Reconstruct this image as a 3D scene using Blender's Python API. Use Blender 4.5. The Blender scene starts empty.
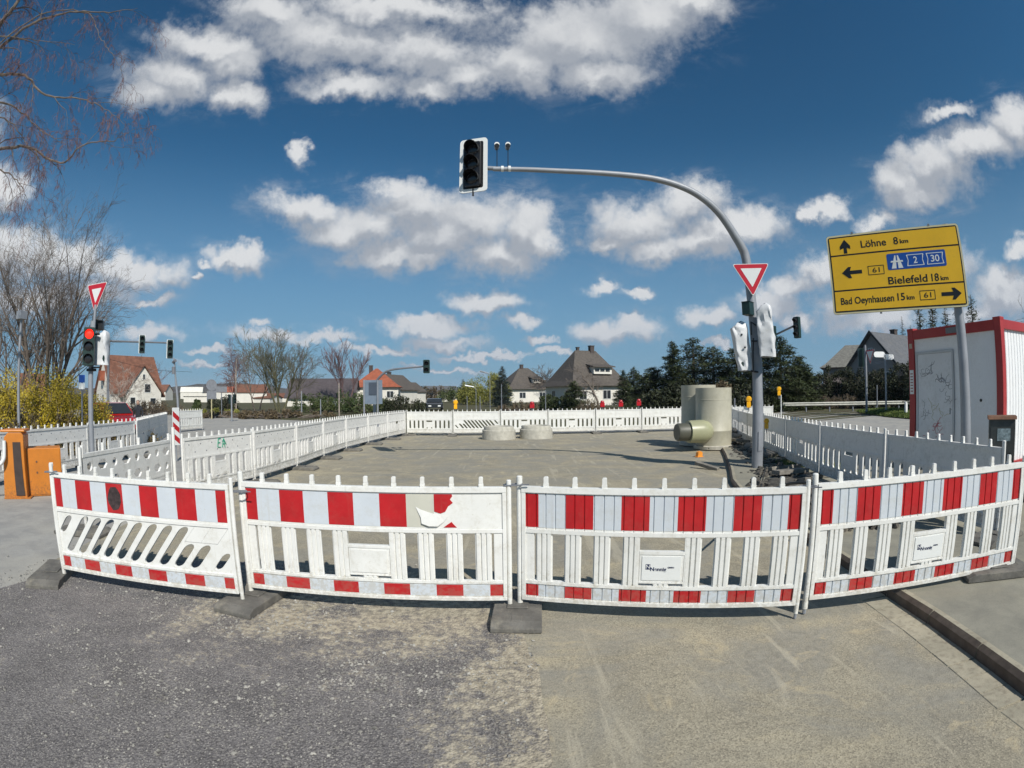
import bpy, bmesh, math, random
from mathutils import Vector, Matrix, noise
R = math.radians
PI = math.pi
scene = bpy.context.scene
COL = scene.collection

# ------------------------------------------------------------------ camera (wide action-camera lens)
F_PX = 510.8
PITCH, ROLL, CAM_H = R(1.246), R(-0.546), 1.659
cam_d = bpy.data.cameras.new('camera')
cam = bpy.data.objects.new('camera', cam_d)
COL.objects.link(cam)
scene.camera = cam
cam_d.type = 'PANO'
cam_d.panorama_type = 'FISHEYE_LENS_POLYNOMIAL'
cam_d.fisheye_fov = R(178)
cam_d.sensor_fit = 'HORIZONTAL'
cam_d.sensor_width = 36.0
cam_d.sensor_height = 27.0
cam_d.fisheye_polynomial_k0 = 0.0
cam_d.fisheye_polynomial_k1 = -1.0 / (F_PX * 36.0 / 1024.0)
cam_d.fisheye_polynomial_k2 = 0.0
cam_d.fisheye_polynomial_k3 = 0.0
cam_d.fisheye_polynomial_k4 = 0.0
cam_d.clip_start = 0.05
cam_d.clip_end = 20000
_X = Vector((1, 0, 0)); _U = Vector((0, -math.sin(PITCH), math.cos(PITCH))); _F = Vector((0, math.cos(PITCH), math.sin(PITCH)))
_cr, _sr = math.cos(ROLL), math.sin(ROLL)
_R = _cr * _X + _sr * _U
_UP = -_sr * _X + _cr * _U
_M = Matrix((( _R.x, _UP.x, -_F.x, 0), (_R.y, _UP.y, -_F.y, 0), (_R.z, _UP.z, -_F.z, CAM_H), (0, 0, 0, 1)))
cam.matrix_world = _M


def ray(px, py):
    """direction of a surveyed point of the photograph"""
    dx, dy = px - 512, 384 - py
    rr = math.hypot(dx, dy) + 1e-9
    th = rr / F_PX
    return math.sin(th) * dx / rr * _R + math.sin(th) * dy / rr * _UP + math.cos(th) * _F


def G(px, py, z=0.0):
    r = ray(px, py)
    t = (z - CAM_H) / r.z
    return Vector((r.x * t, r.y * t, z))


def P(px, py, D):
    """point on the sight line at horizontal distance D"""
    r = ray(px, py)
    t = D / math.hypot(r.x, r.y)
    return Vector((r.x * t, r.y * t, CAM_H + r.z * t))


def AZ(px, py=395):
    r = ray(px, py)
    return math.atan2(r.x, r.y)


def base(px, D, z=0.0):
    a = AZ(px)
    return Vector((math.sin(a) * D, math.cos(a) * D, z))

# ------------------------------------------------------------------ light
SUN_AZ, SUN_EL = R(152.0), R(41.0)        # clockwise from +Y
sun_dir = Vector((math.sin(SUN_AZ) * math.cos(SUN_EL), math.cos(SUN_AZ) * math.cos(SUN_EL), math.sin(SUN_EL)))
sl = bpy.data.lights.new('sun', 'SUN')
sl.energy = 4.8
sl.angle = R(0.5)
sl.color = (1.0, 0.955, 0.88)
so = bpy.data.objects.new('sun', sl)
COL.objects.link(so)
so.rotation_euler = sun_dir.to_track_quat('Z', 'Y').to_euler()
so.location = (20, -20, 40)

scene.view_settings.view_transform = 'Standard'
scene.view_settings.look = 'None'
scene.view_settings.exposure = 0.0
scene.view_settings.gamma = 1.0
scene.view_settings.use_curve_mapping = False
scene.cycles.max_bounces = 6
scene.cycles.transparent_max_bounces = 8
scene.cycles.use_denoising = True

# ------------------------------------------------------------------ sky with clouds
CLOUDS = [  # x, y, half width, half height of each puff as surveyed, weight
    (575, 40, 90, 42), (650, 18, 70, 36), (520, 62, 62, 32), (600, 72, 60, 24), (690, 5, 38, 22), (470, 78, 44, 20), (430, 92, 36, 16),
    (180, 78, 55, 26), (150, 92, 32, 18), (215, 45, 60, 22), (238, 96, 32, 20), (330, 38, 110, 30), (420, 55, 70, 34), (270, 15, 60, 22), (400, 12, 110, 22),
    (355, 85, 60, 16), (230, 62, 36, 16),
    (300, 208, 52, 17), (372, 226, 60, 26), (440, 238, 56, 28), (420, 262, 40, 14), (545, 238, 24, 22), (345, 232, 62, 22), (385, 255, 52, 20), (410, 208, 62, 26), (470, 222, 66, 34), (500, 255, 50, 26), (528, 228, 34, 30), (400, 190, 42, 15),
    (304, 153, 10, 9), (235, 257, 33, 15), (245, 251, 18, 12), (193, 274, 9, 5), (205, 260, 12, 5),
    (640, 225, 60, 30), (715, 232, 50, 22), (690, 205, 46, 24), (660, 250, 46, 18), (748, 226, 46, 20), (610, 245, 24, 10), (700, 240, 60, 20),
    (905, 185, 34, 26), (935, 165, 44, 32), (975, 145, 44, 24), (1012, 122, 32, 26), (925, 195, 44, 18), (950, 106, 22, 8),
    (828, 210, 24, 13), (875, 222, 26, 12), (812, 215, 10, 8), (1018, 250, 16, 10),
    (490, 303, 44, 13), (430, 328, 58, 11), (445, 343, 48, 8), (525, 325, 22, 8), (615, 330, 52, 13), (632, 322, 28, 12), (605, 285, 20, 7), (640, 290, 18, 5),
    (265, 333, 40, 8), (320, 340, 44, 7), (262, 321, 12, 5), (710, 318, 30, 12), (765, 302, 44, 18), (790, 285, 30, 14), (825, 268, 34, 18), (855, 300, 40, 20),
    (800, 318, 26, 9), (925, 265, 60, 26), (1000, 290, 44, 22), (880, 318, 60, 16), (975, 312, 40, 14), (1010, 295, 30, 20), (718, 343, 14, 4),
    (130, 270, 62, 17), (70, 262, 60, 20), (10, 255, 40, 26), (145, 297, 26, 6), (90, 290, 50, 14), (150, 335, 32, 10), (30, 300, 50, 18),
    (480, 355, 60, 4), (380, 352, 60, 5), (210, 350, 30, 4), (560, 352, 30, 4), (440, 368, 50, 3), (0, 190, 30, 20), (205, 366, 30, 3), (540, 343, 16, 4),
    (-60, 120, 60, 30), (1090, 200, 50, 30), (1130, 60, 60, 30), (-120, 250, 60, 20), (500, -120, 90, 40), (200, -160, 80, 30), (900, -120, 60, 40),
]
world = bpy.data.worlds.new('World')
scene.world = world
world.use_nodes = True
nt = world.node_tree
nt.nodes.clear()


class NB:
    """small node builder"""
    def __init__(s, tree):
        s.t = tree

    def n(s, kind, **kw):
        nd = s.t.nodes.new(kind)
        for k, v in kw.items():
            setattr(nd, k, v)
        return nd

    def put(s, sock, v):
        if v is None:
            return
        if isinstance(v, bpy.types.NodeSocket):
            s.t.links.new(v, sock)
        else:
            if hasattr(sock, 'default_value'):
                dv = sock.default_value
                if hasattr(dv, '__len__') and not hasattr(v, '__len__'):
                    v = [v] * len(dv)
                if hasattr(dv, '__len__') and len(dv) == 4 and len(v) == 3:
                    v = list(v) + [1]
                sock.default_value = v

    def m(s, op, a, b=None, c=None, clamp=False):
        nd = s.n('ShaderNodeMath', operation=op, use_clamp=clamp)
        s.put(nd.inputs[0], a); s.put(nd.inputs[1], b)
        if c is not None: s.put(nd.inputs[2], c)
        return nd.outputs[0]

    def v(s, op, a, b=None, c=None):
        nd = s.n('ShaderNodeVectorMath', operation=op)
        s.put(nd.inputs[0], a)
        if b is not None: s.put(nd.inputs[1], b)
        if c is not None: s.put(nd.inputs[2], c)
        return nd.outputs['Value'] if op in ('LENGTH', 'DOT_PRODUCT', 'DISTANCE') else nd.outputs[0]

    def noise(s, vec, scale, detail=4, rough=0.55, dist=0.0, color=False):
        nd = s.n('ShaderNodeTexNoise')
        s.put(nd.inputs['Vector'], vec)
        s.put(nd.inputs['Scale'], scale); s.put(nd.inputs['Detail'], detail)
        s.put(nd.inputs['Roughness'], rough); s.put(nd.inputs['Distortion'], dist)
        return nd.outputs['Color'] if color else nd.outputs['Fac']

    def ramp(s, fac, stops, interp='LINEAR'):
        nd = s.n('ShaderNodeValToRGB')
        nd.color_ramp.interpolation = interp
        el = nd.color_ramp.elements
        while len(el) < len(stops): el.new(0.5)
        for e, (p, c) in zip(el, stops):
            e.position = p
            e.color = (c, c, c, 1) if not hasattr(c, '__len__') else (*c[:3], 1)
        s.put(nd.inputs[0], fac)
        return nd.outputs[0]

    def mix(s, fac, a, b, blend='MIX'):
        nd = s.n('ShaderNodeMix', data_type='RGBA', blend_type=blend)
        s.put(nd.inputs[0], fac); s.put(nd.inputs[6], a); s.put(nd.inputs[7], b)
        return nd.outputs[2]

    def mapr(s, v, a, b, c=0.0, d=1.0, smooth=True):
        nd = s.n('ShaderNodeMapRange', interpolation_type='SMOOTHSTEP' if smooth else 'LINEAR')
        for i, q in enumerate((v, a, b, c, d)): s.put(nd.inputs[i], q)
        return nd.outputs[0]


w = NB(nt)
SKY_STRENGTH = 0.07
sky = w.n('ShaderNodeTexSky', sky_type='NISHITA')
sky.sun_disc = False
sky.sun_elevation = SUN_EL
sky.sun_rotation = SUN_AZ
sky.altitude = 80
sky.air_density = 1.0
sky.dust_density = 0.6
sky.ozone_density = 2.0
tc = w.n('ShaderNodeTexCoord')
dirv = w.v('NORMALIZE', tc.outputs['Generated'])
sep = w.n('ShaderNodeSeparateXYZ'); w.put(sep.inputs[0], dirv)
az = w.m('ARCTAN2', sep.outputs[0], sep.outputs[1])
el = w.m('ARCSINE', sep.outputs[2])
comb = w.n('ShaderNodeCombineXYZ'); w.put(comb.inputs[0], az); w.put(comb.inputs[1], el)
n1 = w.noise(dirv, 9.0, 3, 0.55, color=True)
n2 = w.noise(dirv, 34.0, 6, 0.62, color=True)
w1 = w.v('MULTIPLY', w.v('SUBTRACT', n1, (0.5, 0.5, 0.5)), (0.11, 0.075, 0))
w2 = w.v('MULTIPLY', w.v('SUBTRACT', n2, (0.5, 0.5, 0.5)), (0.05, 0.045, 0))
pos = w.v('ADD', w.v('ADD', comb.outputs[0], w1), w2)


def cloud_field(pos):
    acc = None
    for (cx, cy, rx, ry) in CLOUDS:
        r = ray(cx, cy)
        a_ = math.atan2(r.x, r.y); e_ = math.asin(max(-1, min(1, r.z)))
        sx = rx / F_PX * 1.08 / max(0.3, math.cos(e_)); sy = ry / F_PX * 1.12
        d = w.v('LENGTH', w.v('MULTIPLY_ADD', pos, (1 / sx, 1 / sy, 0), (-a_ / sx, -e_ / sy, 0)))
        if acc is None:
            acc = d
        else:
            acc = w.m('SMOOTH_MIN', acc, d, 0.25)
    return acc


fld = cloud_field(pos)
fine = w.noise(dirv, 16.0, 8, 0.6)
fine2 = w.noise(dirv, 60.0, 6, 0.65)
dd = w.m('ADD', fld, w.m('MULTIPLY', w.m('SUBTRACT', fine, 0.5), 1.1))
dd = w.m('ADD', dd, w.m('MULTIPLY', w.m('SUBTRACT', fine2, 0.5), 0.55))
core = w.mapr(dd, 1.12, 0.34, 0.0, 0.96)
# thin veils drifting off the thicker puffs
mpv = w.n('ShaderNodeMapping'); w.put(mpv.inputs['Vector'], dirv); mpv.inputs['Scale'].default_value = (1, 1, 2.6)
veil_n = w.noise(mpv.outputs[0], 7.0, 9, 0.68, 0.6)
veil = w.m('MULTIPLY', w.mapr(w.m('ADD', fld, w.m('MULTIPLY', w.m('SUBTRACT', fine2, 0.5), 0.8)), 1.7, 0.8), w.mapr(veil_n, 0.44, 0.72))
dens = w.m('MAXIMUM', core, w.m("MULTIPLY", veil, 0.30))
# sunlit tops and grey undersides: compare the field with the field a little higher up
fld_up = cloud_field(w.v('ADD', pos, (0.012, 0.035, 0)))
lit = w.m('SUBTRACT', fld_up, fld)
lit = w.m('ADD', lit, w.m('MULTIPLY', w.m('SUBTRACT', fine, 0.5), 1.0))
lit = w.mapr(lit, -0.25, 0.65)
ccol = w.mix(lit, (0.375, 0.405, 0.455), (0.74, 0.75, 0.76))
fade = w.mapr(el, 0.0, 0.30)
ccol = w.mix(fade, w.mix(0.55, ccol, (0.36, 0.41, 0.50)), ccol)
skyc = w.v('MULTIPLY', sky.outputs[0], (SKY_STRENGTH * 0.34, SKY_STRENGTH * 0.88, SKY_STRENGTH * 1.06))
skyc = w.v('MULTIPLY', skyc, w.mix(w.mapr(el, 0.0, 0.9), (1.08, 1.0, 1.0), (0.80, 0.88, 0.95)))
# pale blue air above the horizon
skyc = w.mix(w.m('MULTIPLY', w.mapr(el, 0.50, 0.0), 0.80), skyc, (0.19, 0.335, 0.50))
allc = w.mix(dens, skyc, ccol)
bg = w.n('ShaderNodeBackground'); w.put(bg.inputs[0], allc); bg.inputs[1].default_value = 1.0
wo = w.n('ShaderNodeOutputWorld'); nt.links.new(bg.outputs[0], wo.inputs[0])
world.cycles.sampling_method = 'MANUAL'
world.cycles.sample_map_resolution = 512

# ------------------------------------------------------------------ materials
MATS = {}


def mat(name, color, rough=0.6, var=0.10, vscale=6.0, bump=0.0, bscale=40.0, metal=0.0, dirt=None, dirt_amt=0.0, dirt_scale=3.0, coord='Object', spec=0.5, emis=None, coat=0.0):
    if name in MATS: return MATS[name]
    m = bpy.data.materials.new(name); m.use_nodes = True
    t = m.node_tree; b = t.nodes['Principled BSDF']; nb = NB(t)
    tc = nb.n('ShaderNodeTexCoord')
    vec = tc.outputs[coord]
    c = (*color, 1)
    f = nb.noise(vec, vscale, 5, 0.6)
    dark = tuple(x * (1 - var) for x in color); lite = tuple(min(1, x * (1 + var)) for x in color)
    col = nb.mix(nb.mapr(f, 0.3, 0.7), dark, lite)
    if dirt is not None:
        f2 = nb.noise(vec, dirt_scale, 7, 0.7, 0.3)
        f3 = nb.noise(vec, dirt_scale * 9, 5, 0.7)
        ff = nb.m('ADD', nb.m('MULTIPLY', f2, 0.65), nb.m('MULTIPLY', f3, 0.35))
        col = nb.mix(nb.m('MULTIPLY', nb.mapr(ff, 0.47, 0.68), dirt_amt), col, dirt)
    nb.put(b.inputs['Base Color'], col)
    b.inputs['Roughness'].default_value = rough
    b.inputs['Metallic'].default_value = metal
    b.inputs['Specular IOR Level'].default_value = spec
    b.inputs['Coat Weight'].default_value = coat
    if bump > 0:
        bp = nb.n('ShaderNodeBump'); bp.inputs['Strength'].default_value = bump; bp.inputs['Distance'].default_value = 0.01
        nb.put(bp.inputs['Height'], nb.noise(vec, bscale, 5, 0.65))
        nb.put(b.inputs['Normal'], bp.outputs[0])
    if emis:
        b.inputs['Emission Color'].default_value = (*emis[0], 1)
        b.inputs['Emission Strength'].default_value = emis[1]
    MATS[name] = m
    return m


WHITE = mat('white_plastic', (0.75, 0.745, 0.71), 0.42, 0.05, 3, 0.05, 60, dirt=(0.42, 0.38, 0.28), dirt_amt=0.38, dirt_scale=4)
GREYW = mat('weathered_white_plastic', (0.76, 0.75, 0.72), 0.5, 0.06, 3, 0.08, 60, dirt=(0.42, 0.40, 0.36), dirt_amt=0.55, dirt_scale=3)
RED_F = mat('red_reflective_film', (0.44, 0.014, 0.018), 0.32, 0.12, 5, 0.0, dirt=(0.38, 0.10, 0.08), dirt_amt=0.3, dirt_scale=6)
WHITE_F = mat('white_reflective_film', (0.57, 0.61, 0.65), 0.30, 0.05, 4, 0.0, dirt=(0.45, 0.44, 0.38), dirt_amt=0.35, dirt_scale=4)
FADED_F = mat('faded_reflective_film', (0.55, 0.54, 0.46), 0.4, 0.05, 4, 0.0)
RUBBER = mat('recycled_rubber', (0.125, 0.118, 0.105), 0.85, 0.25, 8, 0.5, 60, dirt=(0.30, 0.27, 0.21), dirt_amt=0.55, dirt_scale=5)
GALV = mat('galvanised_steel', (0.27, 0.285, 0.31), 0.5, 0.10, 3, 0.0, 30, metal=0.15, dirt=(0.18, 0.19, 0.21), dirt_amt=0.3, dirt_scale=1.5)
GALV_D = mat('dull_grey_steel', (0.18, 0.19, 0.21), 0.5, 0.12, 5, 0.0, 30, metal=0.1)
DKGREEN = mat('dark_green_signal_paint', (0.010, 0.030, 0.026), 0.4, 0.2, 8)
BLACK = mat('black_plastic', (0.012, 0.012, 0.013), 0.35, 0.2, 8)
LENS = mat('dark_signal_glass', (0.02, 0.02, 0.022), 0.12, 0.1, 8)
SIGN_W = mat('white_sign_film', (0.74, 0.75, 0.73), 0.35, 0.03, 3, dirt=(0.5, 0.48, 0.42), dirt_amt=0.2)
SIGN_R = mat('red_sign_film', (0.50, 0.02, 0.035), 0.35, 0.05, 3)
YEL = mat('yellow_sign_film', (0.83, 0.48, 0.018), 0.4, 0.05, 1.5, dirt=(0.62, 0.36, 0.03), dirt_amt=0.3, dirt_scale=2)
BLU = mat('blue_sign_film', (0.012, 0.075, 0.34), 0.35, 0.05, 3)
CREAM = mat('pale_yellow_edge', (0.70, 0.62, 0.36), 0.4, 0.05, 3)
TARP = mat('white_tarpaulin', (0.62, 0.63, 0.64), 0.45, 0.06, 6, 0.35, 14, dirt=(0.42, 0.41, 0.38), dirt_amt=0.4)
ORANGE = mat('orange_paint', (0.56, 0.19, 0.022), 0.42, 0.08, 3, dirt=(0.35, 0.13, 0.03), dirt_amt=0.4, dirt_scale=4)
GRP = mat('beige_green_plastic_pipe', (0.43, 0.41, 0.325), 0.5, 0.08, 3, 0.03, 30, dirt=(0.33, 0.31, 0.21), dirt_amt=0.5, dirt_scale=2)
GRP_G = mat('olive_plastic_pipe', (0.34, 0.34, 0.215), 0.35, 0.08, 3, dirt=(0.26, 0.28, 0.12), dirt_amt=0.5)
CONC = mat('pale_concrete', (0.45, 0.43, 0.37), 0.85, 0.12, 9, 0.3, 50, dirt=(0.25, 0.23, 0.18), dirt_amt=0.4)
CONT_W = mat('off_white_container_panel', (0.80, 0.80, 0.80), 0.42, 0.03, 2, dirt=(0.60, 0.59, 0.56), dirt_amt=0.4, dirt_scale=2)
CONT_R = mat('red_container_paint', (0.36, 0.03, 0.03), 0.4, 0.1, 3, dirt=(0.30, 0.06, 0.04), dirt_amt=0.4)
BARK = mat('grey_brown_bark', (0.15, 0.122, 0.10), 0.9, 0.35, 6, 0.6, 30)
BARK_B = mat('reddish_twig_bark', (0.16, 0.085, 0.078), 0.9, 0.3, 6)
BARK_G = mat('mossy_bark', (0.10, 0.095, 0.05), 0.9, 0.3, 6, 0.5, 30)
BIRCH = mat('pale_birch_bark', (0.34, 0.29, 0.25), 0.85, 0.3, 6)
ROOF_D = mat('dark_roof_tiles', (0.085, 0.072, 0.062), 0.8, 0.25, 3, 0.5, 5, dirt=(0.13, 0.11, 0.08), dirt_amt=0.6, dirt_scale=0.6)
ROOF_G = mat('grey_slate_roof', (0.10, 0.105, 0.115), 0.75, 0.2, 3, 0.4, 5, dirt=(0.15, 0.14, 0.12), dirt_amt=0.5, dirt_scale=0.5)
ROOF_R = mat('weathered_red_roof_tiles', (0.175, 0.076, 0.046), 0.8, 0.3, 1.6, 0.5, 5, dirt=(0.13, 0.05, 0.03), dirt_amt=0.7, dirt_scale=0.5)
ROOF_O = mat('orange_red_roof_tiles', (0.30, 0.085, 0.042), 0.75, 0.2, 2, 0.5, 5)
WALL_W = mat('white_render_wall', (0.70, 0.67, 0.60), 0.85, 0.06, 0.8, 0.1, 10, dirt=(0.45, 0.42, 0.36), dirt_amt=0.4, dirt_scale=0.4)
WALL_C = mat('cream_render_wall', (0.55, 0.48, 0.33), 0.85, 0.08, 0.8)
WALL_G = mat('grey_render_wall', (0.30, 0.27, 0.26), 0.85, 0.08, 0.8)
GLASSM = mat('dark_window_glass', (0.03, 0.035, 0.04), 0.08, 0.1, 1)
WOODT = mat('brown_wood', (0.16, 0.085, 0.045), 0.7, 0.2, 3)
PAINT_RED = mat('red_car_paint', (0.42, 0.012, 0.010), 0.25, 0.03, 2, coat=0.6)
PAINT_DK = mat('dark_car_paint', (0.02, 0.024, 0.03), 0.25, 0.03, 2, coat=0.6)
REDLAMP = mat('red_lamp_plastic', (0.42, 0.012, 0.02), 0.25, 0.1, 6)
YELLAMP = mat('yellow_lamp_plastic', (0.85, 0.42, 0.01), 0.3, 0.1, 6)
GREENP = mat('green_spray_paint', (0.02, 0.30, 0.18), 0.6, 0.1, 6)
GREYP = mat('grey_spray_paint', (0.16, 0.16, 0.18), 0.6, 0.2, 6)
REDP = mat('red_spray_paint', (0.45, 0.05, 0.08), 0.6, 0.2, 6)
INK = mat('dark_blue_ink', (0.02, 0.03, 0.08), 0.5, 0.1, 6)
CABLEM = mat('black_cable', (0.015, 0.015, 0.016), 0.6, 0.1, 6)


def grime(m, col_, amt, zscale):
    """splashed mud that settled on the lower rails, and rain streaks"""
    t = m.node_tree; nb = NB(t); b = t.nodes['Principled BSDF']; src = b.inputs['Base Color'].links[0].from_socket
    tc = nb.n('ShaderNodeTexCoord'); v = tc.outputs['Object']; sx = nb.n('ShaderNodeSeparateXYZ'); nb.put(sx.inputs[0], v)
    n_ = nb.noise(v, 26, 6, 0.75); low = nb.mapr(sx.outputs[2], zscale, 0.0)
    f = nb.m('MULTIPLY', nb.mapr(nb.m('ADD', n_, nb.m('MULTIPLY', low, 0.20)), 0.60, 0.74), amt)
    mp = nb.n('ShaderNodeMapping'); nb.put(mp.inputs['Vector'], v); mp.inputs['Scale'].default_value = (34, 20, 1.6)
    st = nb.m('MULTIPLY', nb.mapr(nb.noise(mp.outputs[0], 1.0, 4, 0.6), 0.58, 0.75), amt * 0.5)
    t.links.new(nb.mix(nb.m('MAXIMUM', f, st), src, col_), b.inputs['Base Color'])


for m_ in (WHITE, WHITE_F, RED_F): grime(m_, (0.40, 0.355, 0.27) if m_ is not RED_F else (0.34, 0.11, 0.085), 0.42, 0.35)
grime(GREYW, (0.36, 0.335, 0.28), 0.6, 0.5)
grime(CONT_W, (0.42, 0.40, 0.36), 0.35, 0.8)
grime(ORANGE, (0.22, 0.10, 0.04), 0.55, 0.4)


def leafmat(name, a, b, scale=0.8, trans=0.15):
    m = bpy.data.materials.new(name); m.use_nodes = True
    t = m.node_tree; nb = NB(t); bs = t.nodes['Principled BSDF']
    tc = nb.n('ShaderNodeTexCoord')
    f = nb.noise(tc.outputs['Object'], scale, 4, 0.7)
    f2 = nb.noise(tc.outputs['Object'], scale * 14, 2, 0.7)
    ff = nb.m('ADD', nb.m('MULTIPLY', f, 0.6), nb.m('MULTIPLY', f2, 0.4))
    nb.put(bs.inputs['Base Color'], nb.mix(nb.mapr(ff, 0.36, 0.64), a, b))
    bs.inputs['Roughness'].default_value = 0.6
    bs.inputs['Specular IOR Level'].default_value = 0.25
    return m


CONIF = leafmat('dark_conifer_needles', (0.024, 0.036, 0.016), (0.085, 0.105, 0.042))
CONIF_B = leafmat('blue_spruce_needles', (0.028, 0.045, 0.042), (0.075, 0.10, 0.088))
HEDGE = leafmat('evergreen_hedge_leaves', (0.018, 0.024, 0.012), (0.052, 0.058, 0.028))
FORS = leafmat('yellow_forsythia_blossom', (0.26, 0.20, 0.03), (0.60, 0.46, 0.035), 0.8)
FORS_D = leafmat('brown_green_undergrowth', (0.07, 0.055, 0.025), (0.16, 0.12, 0.045), 0.5)
WILLOW = leafmat('fresh_willow_leaves', (0.14, 0.15, 0.03), (0.30, 0.29, 0.07), 0.5)
BROWNB = leafmat('bare_brown_twigs', (0.08, 0.06, 0.035), (0.17, 0.13, 0.075), 0.5)
GREENB = leafmat('green_bush_leaves', (0.03, 0.055, 0.018), (0.10, 0.12, 0.04), 0.6)
GRASSM = leafmat('grass_blades', (0.075, 0.115, 0.025), (0.17, 0.215, 0.055), 1.0)


def ground_material(name, kind):
    m = bpy.data.materials.new(name); m.use_nodes = True
    t = m.node_tree; nb = NB(t); b = t.nodes['Principled BSDF']
    tc = nb.n('ShaderNodeTexCoord'); v = tc.outputs['Object']
    big = nb.noise(v, 0.55, 5, 0.6, 0.4); mid = nb.noise(v, 2.6, 6, 0.68, 0.3); sml = nb.noise(v, 18, 6, 0.72); tiny = nb.noise(v, 120, 3, 0.7)
    vor = nb.n('ShaderNodeTexVoronoi'); vor.feature = 'F1'; nb.put(vor.inputs['Vector'], nb.v('ADD', v, nb.v('MULTIPLY', nb.noise(v, 40, 2, 0.6, color=True), (0.012, 0.012, 0)))); vor.inputs['Scale'].default_value = 62
    vorb = nb.n('ShaderNodeTexVoronoi'); vorb.feature = 'F1'; nb.put(vorb.inputs['Vector'], v); vorb.inputs['Scale'].default_value = 26
    if kind == 'dark':
        col = nb.mix(nb.mapr(mid, 0.3, 0.7), (0.100, 0.096, 0.098), (0.165, 0.158, 0.160))
        # pale stones showing in the milled surface
        st = nb.mapr(vor.outputs['Distance'], 0.36, 0.22)
        sc = nb.n('ShaderNodeSeparateColor'); nb.put(sc.inputs[0], vor.outputs['Color'])
        st = nb.m('MULTIPLY', st, nb.mapr(sc.outputs[0], 0.45, 0.75))
        col = nb.mix(nb.m('MULTIPLY', st, 0.85), col, (0.34, 0.325, 0.30))
        v2 = nb.n('ShaderNodeTexVoronoi'); v2.feature = 'F1'; nb.put(v2.inputs['Vector'], v); v2.inputs['Scale'].default_value = 130
        s2 = nb.n('ShaderNodeSeparateColor'); nb.put(s2.inputs[0], v2.outputs['Color'])
        col = nb.mix(nb.m('MULTIPLY', nb.mapr(s2.outputs[1], 0.45, 0.9), 0.55), col, (0.25, 0.24, 0.225))
        col = nb.mix(nb.m('MULTIPLY', nb.mapr(s2.outputs[2], 0.6, 0.9), 0.6), col, (0.035, 0.033, 0.034))
        col = nb.mix(nb.m('MULTIPLY', nb.mapr(tiny, 0.47, 0.60), 0.55), col, (0.045, 0.043, 0.046))
        stb = nb.m('MULTIPLY', nb.mapr(vorb.outputs['Distance'], 0.34, 0.20), nb.mapr(nb.noise(v, 3.3, 3, 0.6), 0.5, 0.62))
        col = nb.mix(nb.m('MULTIPLY', stb, 0.4), col, (0.26, 0.25, 0.23))
        # sand and dust lying towards the fence and the patch edge
        sx = nb.n('ShaderNodeSeparateXYZ'); nb.put(sx.inputs[0], v)
        d1 = nb.m('SUBTRACT', sx.outputs[1], nb.m('MULTIPLY', sx.outputs[0], 0.05))
        near = nb.mapr(d1, 2.1, 3.7)
        edge = nb.mapr(sx.outputs[0], -0.95, 0.15)
        sand = nb.m('MAXIMUM', nb.m('MULTIPLY', near, nb.mapr(sx.outputs[0], -3.2, -2.0)), edge)
        sand = nb.m('ADD', nb.m('MULTIPLY', sand, 0.42), nb.m('SUBTRACT', nb.m('ADD', nb.m('MULTIPLY', mid, 1.15), nb.m('ADD', nb.m('MULTIPLY', sml, 0.9), nb.m('MULTIPLY', tiny, 0.5))), 1.10))
        col = nb.mix(nb.mapr(sand, 0.33, 0.66), col, nb.mix(nb.mapr(sml, 0.35, 0.65), (0.17, 0.152, 0.118), (0.33, 0.30, 0.235)))
        bump_h = nb.m('ADD', nb.m('MULTIPLY', sml, 0.6), nb.m('MULTIPLY', nb.m('SUBTRACT', 1.0, vor.outputs['Distance']), 0.5))
        bs_, bd = 0.9, 0.012
    elif kind == 'site':
        col = nb.mix(nb.mapr(mid, 0.3, 0.7), (0.215, 0.205, 0.175), (0.285, 0.272, 0.23))
        mp = nb.n('ShaderNodeMapping'); nb.put(mp.inputs['Vector'], v); mp.inputs['Scale'].default_value = (0.4, 0.9, 1); mp.inputs['Rotation'].default_value = (0, 0, 0.25)
        streak = nb.noise(mp.outputs[0], 1.5, 7, 0.65, 1.2)
        col = nb.mix(nb.m('MULTIPLY', nb.mapr(streak, 0.46, 0.70), 0.75), col, (0.36, 0.33, 0.255))
        col = nb.mix(nb.m('MULTIPLY', nb.mapr(big, 0.52, 0.68), 0.5), col, (0.165, 0.162, 0.155))
        col = nb.mix(nb.m('MULTIPLY', nb.mapr(sml, 0.48, 0.66), 0.38), col, (0.13, 0.125, 0.11))
        col = nb.mix(nb.m('MULTIPLY', nb.mapr(tiny, 0.46, 0.60), 0.45), col, (0.11, 0.107, 0.098))
        st = nb.mapr(vor.outputs['Distance'], 0.28, 0.16)
        sc = nb.n('ShaderNodeSeparateColor'); nb.put(sc.inputs[0], vor.outputs['Color'])
        col = nb.mix(nb.m('MULTIPLY', nb.m('MULTIPLY', st, nb.mapr(sc.outputs[1], 0.7, 0.9)), 0.35), col, (0.36, 0.34, 0.29))
        # dark rolled cracks
        vc = nb.n('ShaderNodeTexVoronoi'); vc.feature = 'DISTANCE_TO_EDGE'; vc.inputs['Scale'].default_value = 0.33
        nb.put(vc.inputs['Vector'], nb.v('ADD', v, nb.v('MULTIPLY', nb.noise(v, 1.4, 5, 0.7, color=True), (0.9, 0.9, 0.0))))
        ck = nb.m('MULTIPLY', nb.mapr(vc.outputs['Distance'], 0.006, 0.002), nb.mapr(big, 0.5, 0.56))
        col = nb.mix(nb.m('MULTIPLY', ck, 0.35), col, (0.06, 0.058, 0.052))
        v2 = nb.n('ShaderNodeTexVoronoi'); v2.feature = 'F1'; nb.put(v2.inputs['Vector'], v); v2.inputs['Scale'].default_value = 105
        s2 = nb.n('ShaderNodeSeparateColor'); nb.put(s2.inputs[0], v2.outputs['Color'])
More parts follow.
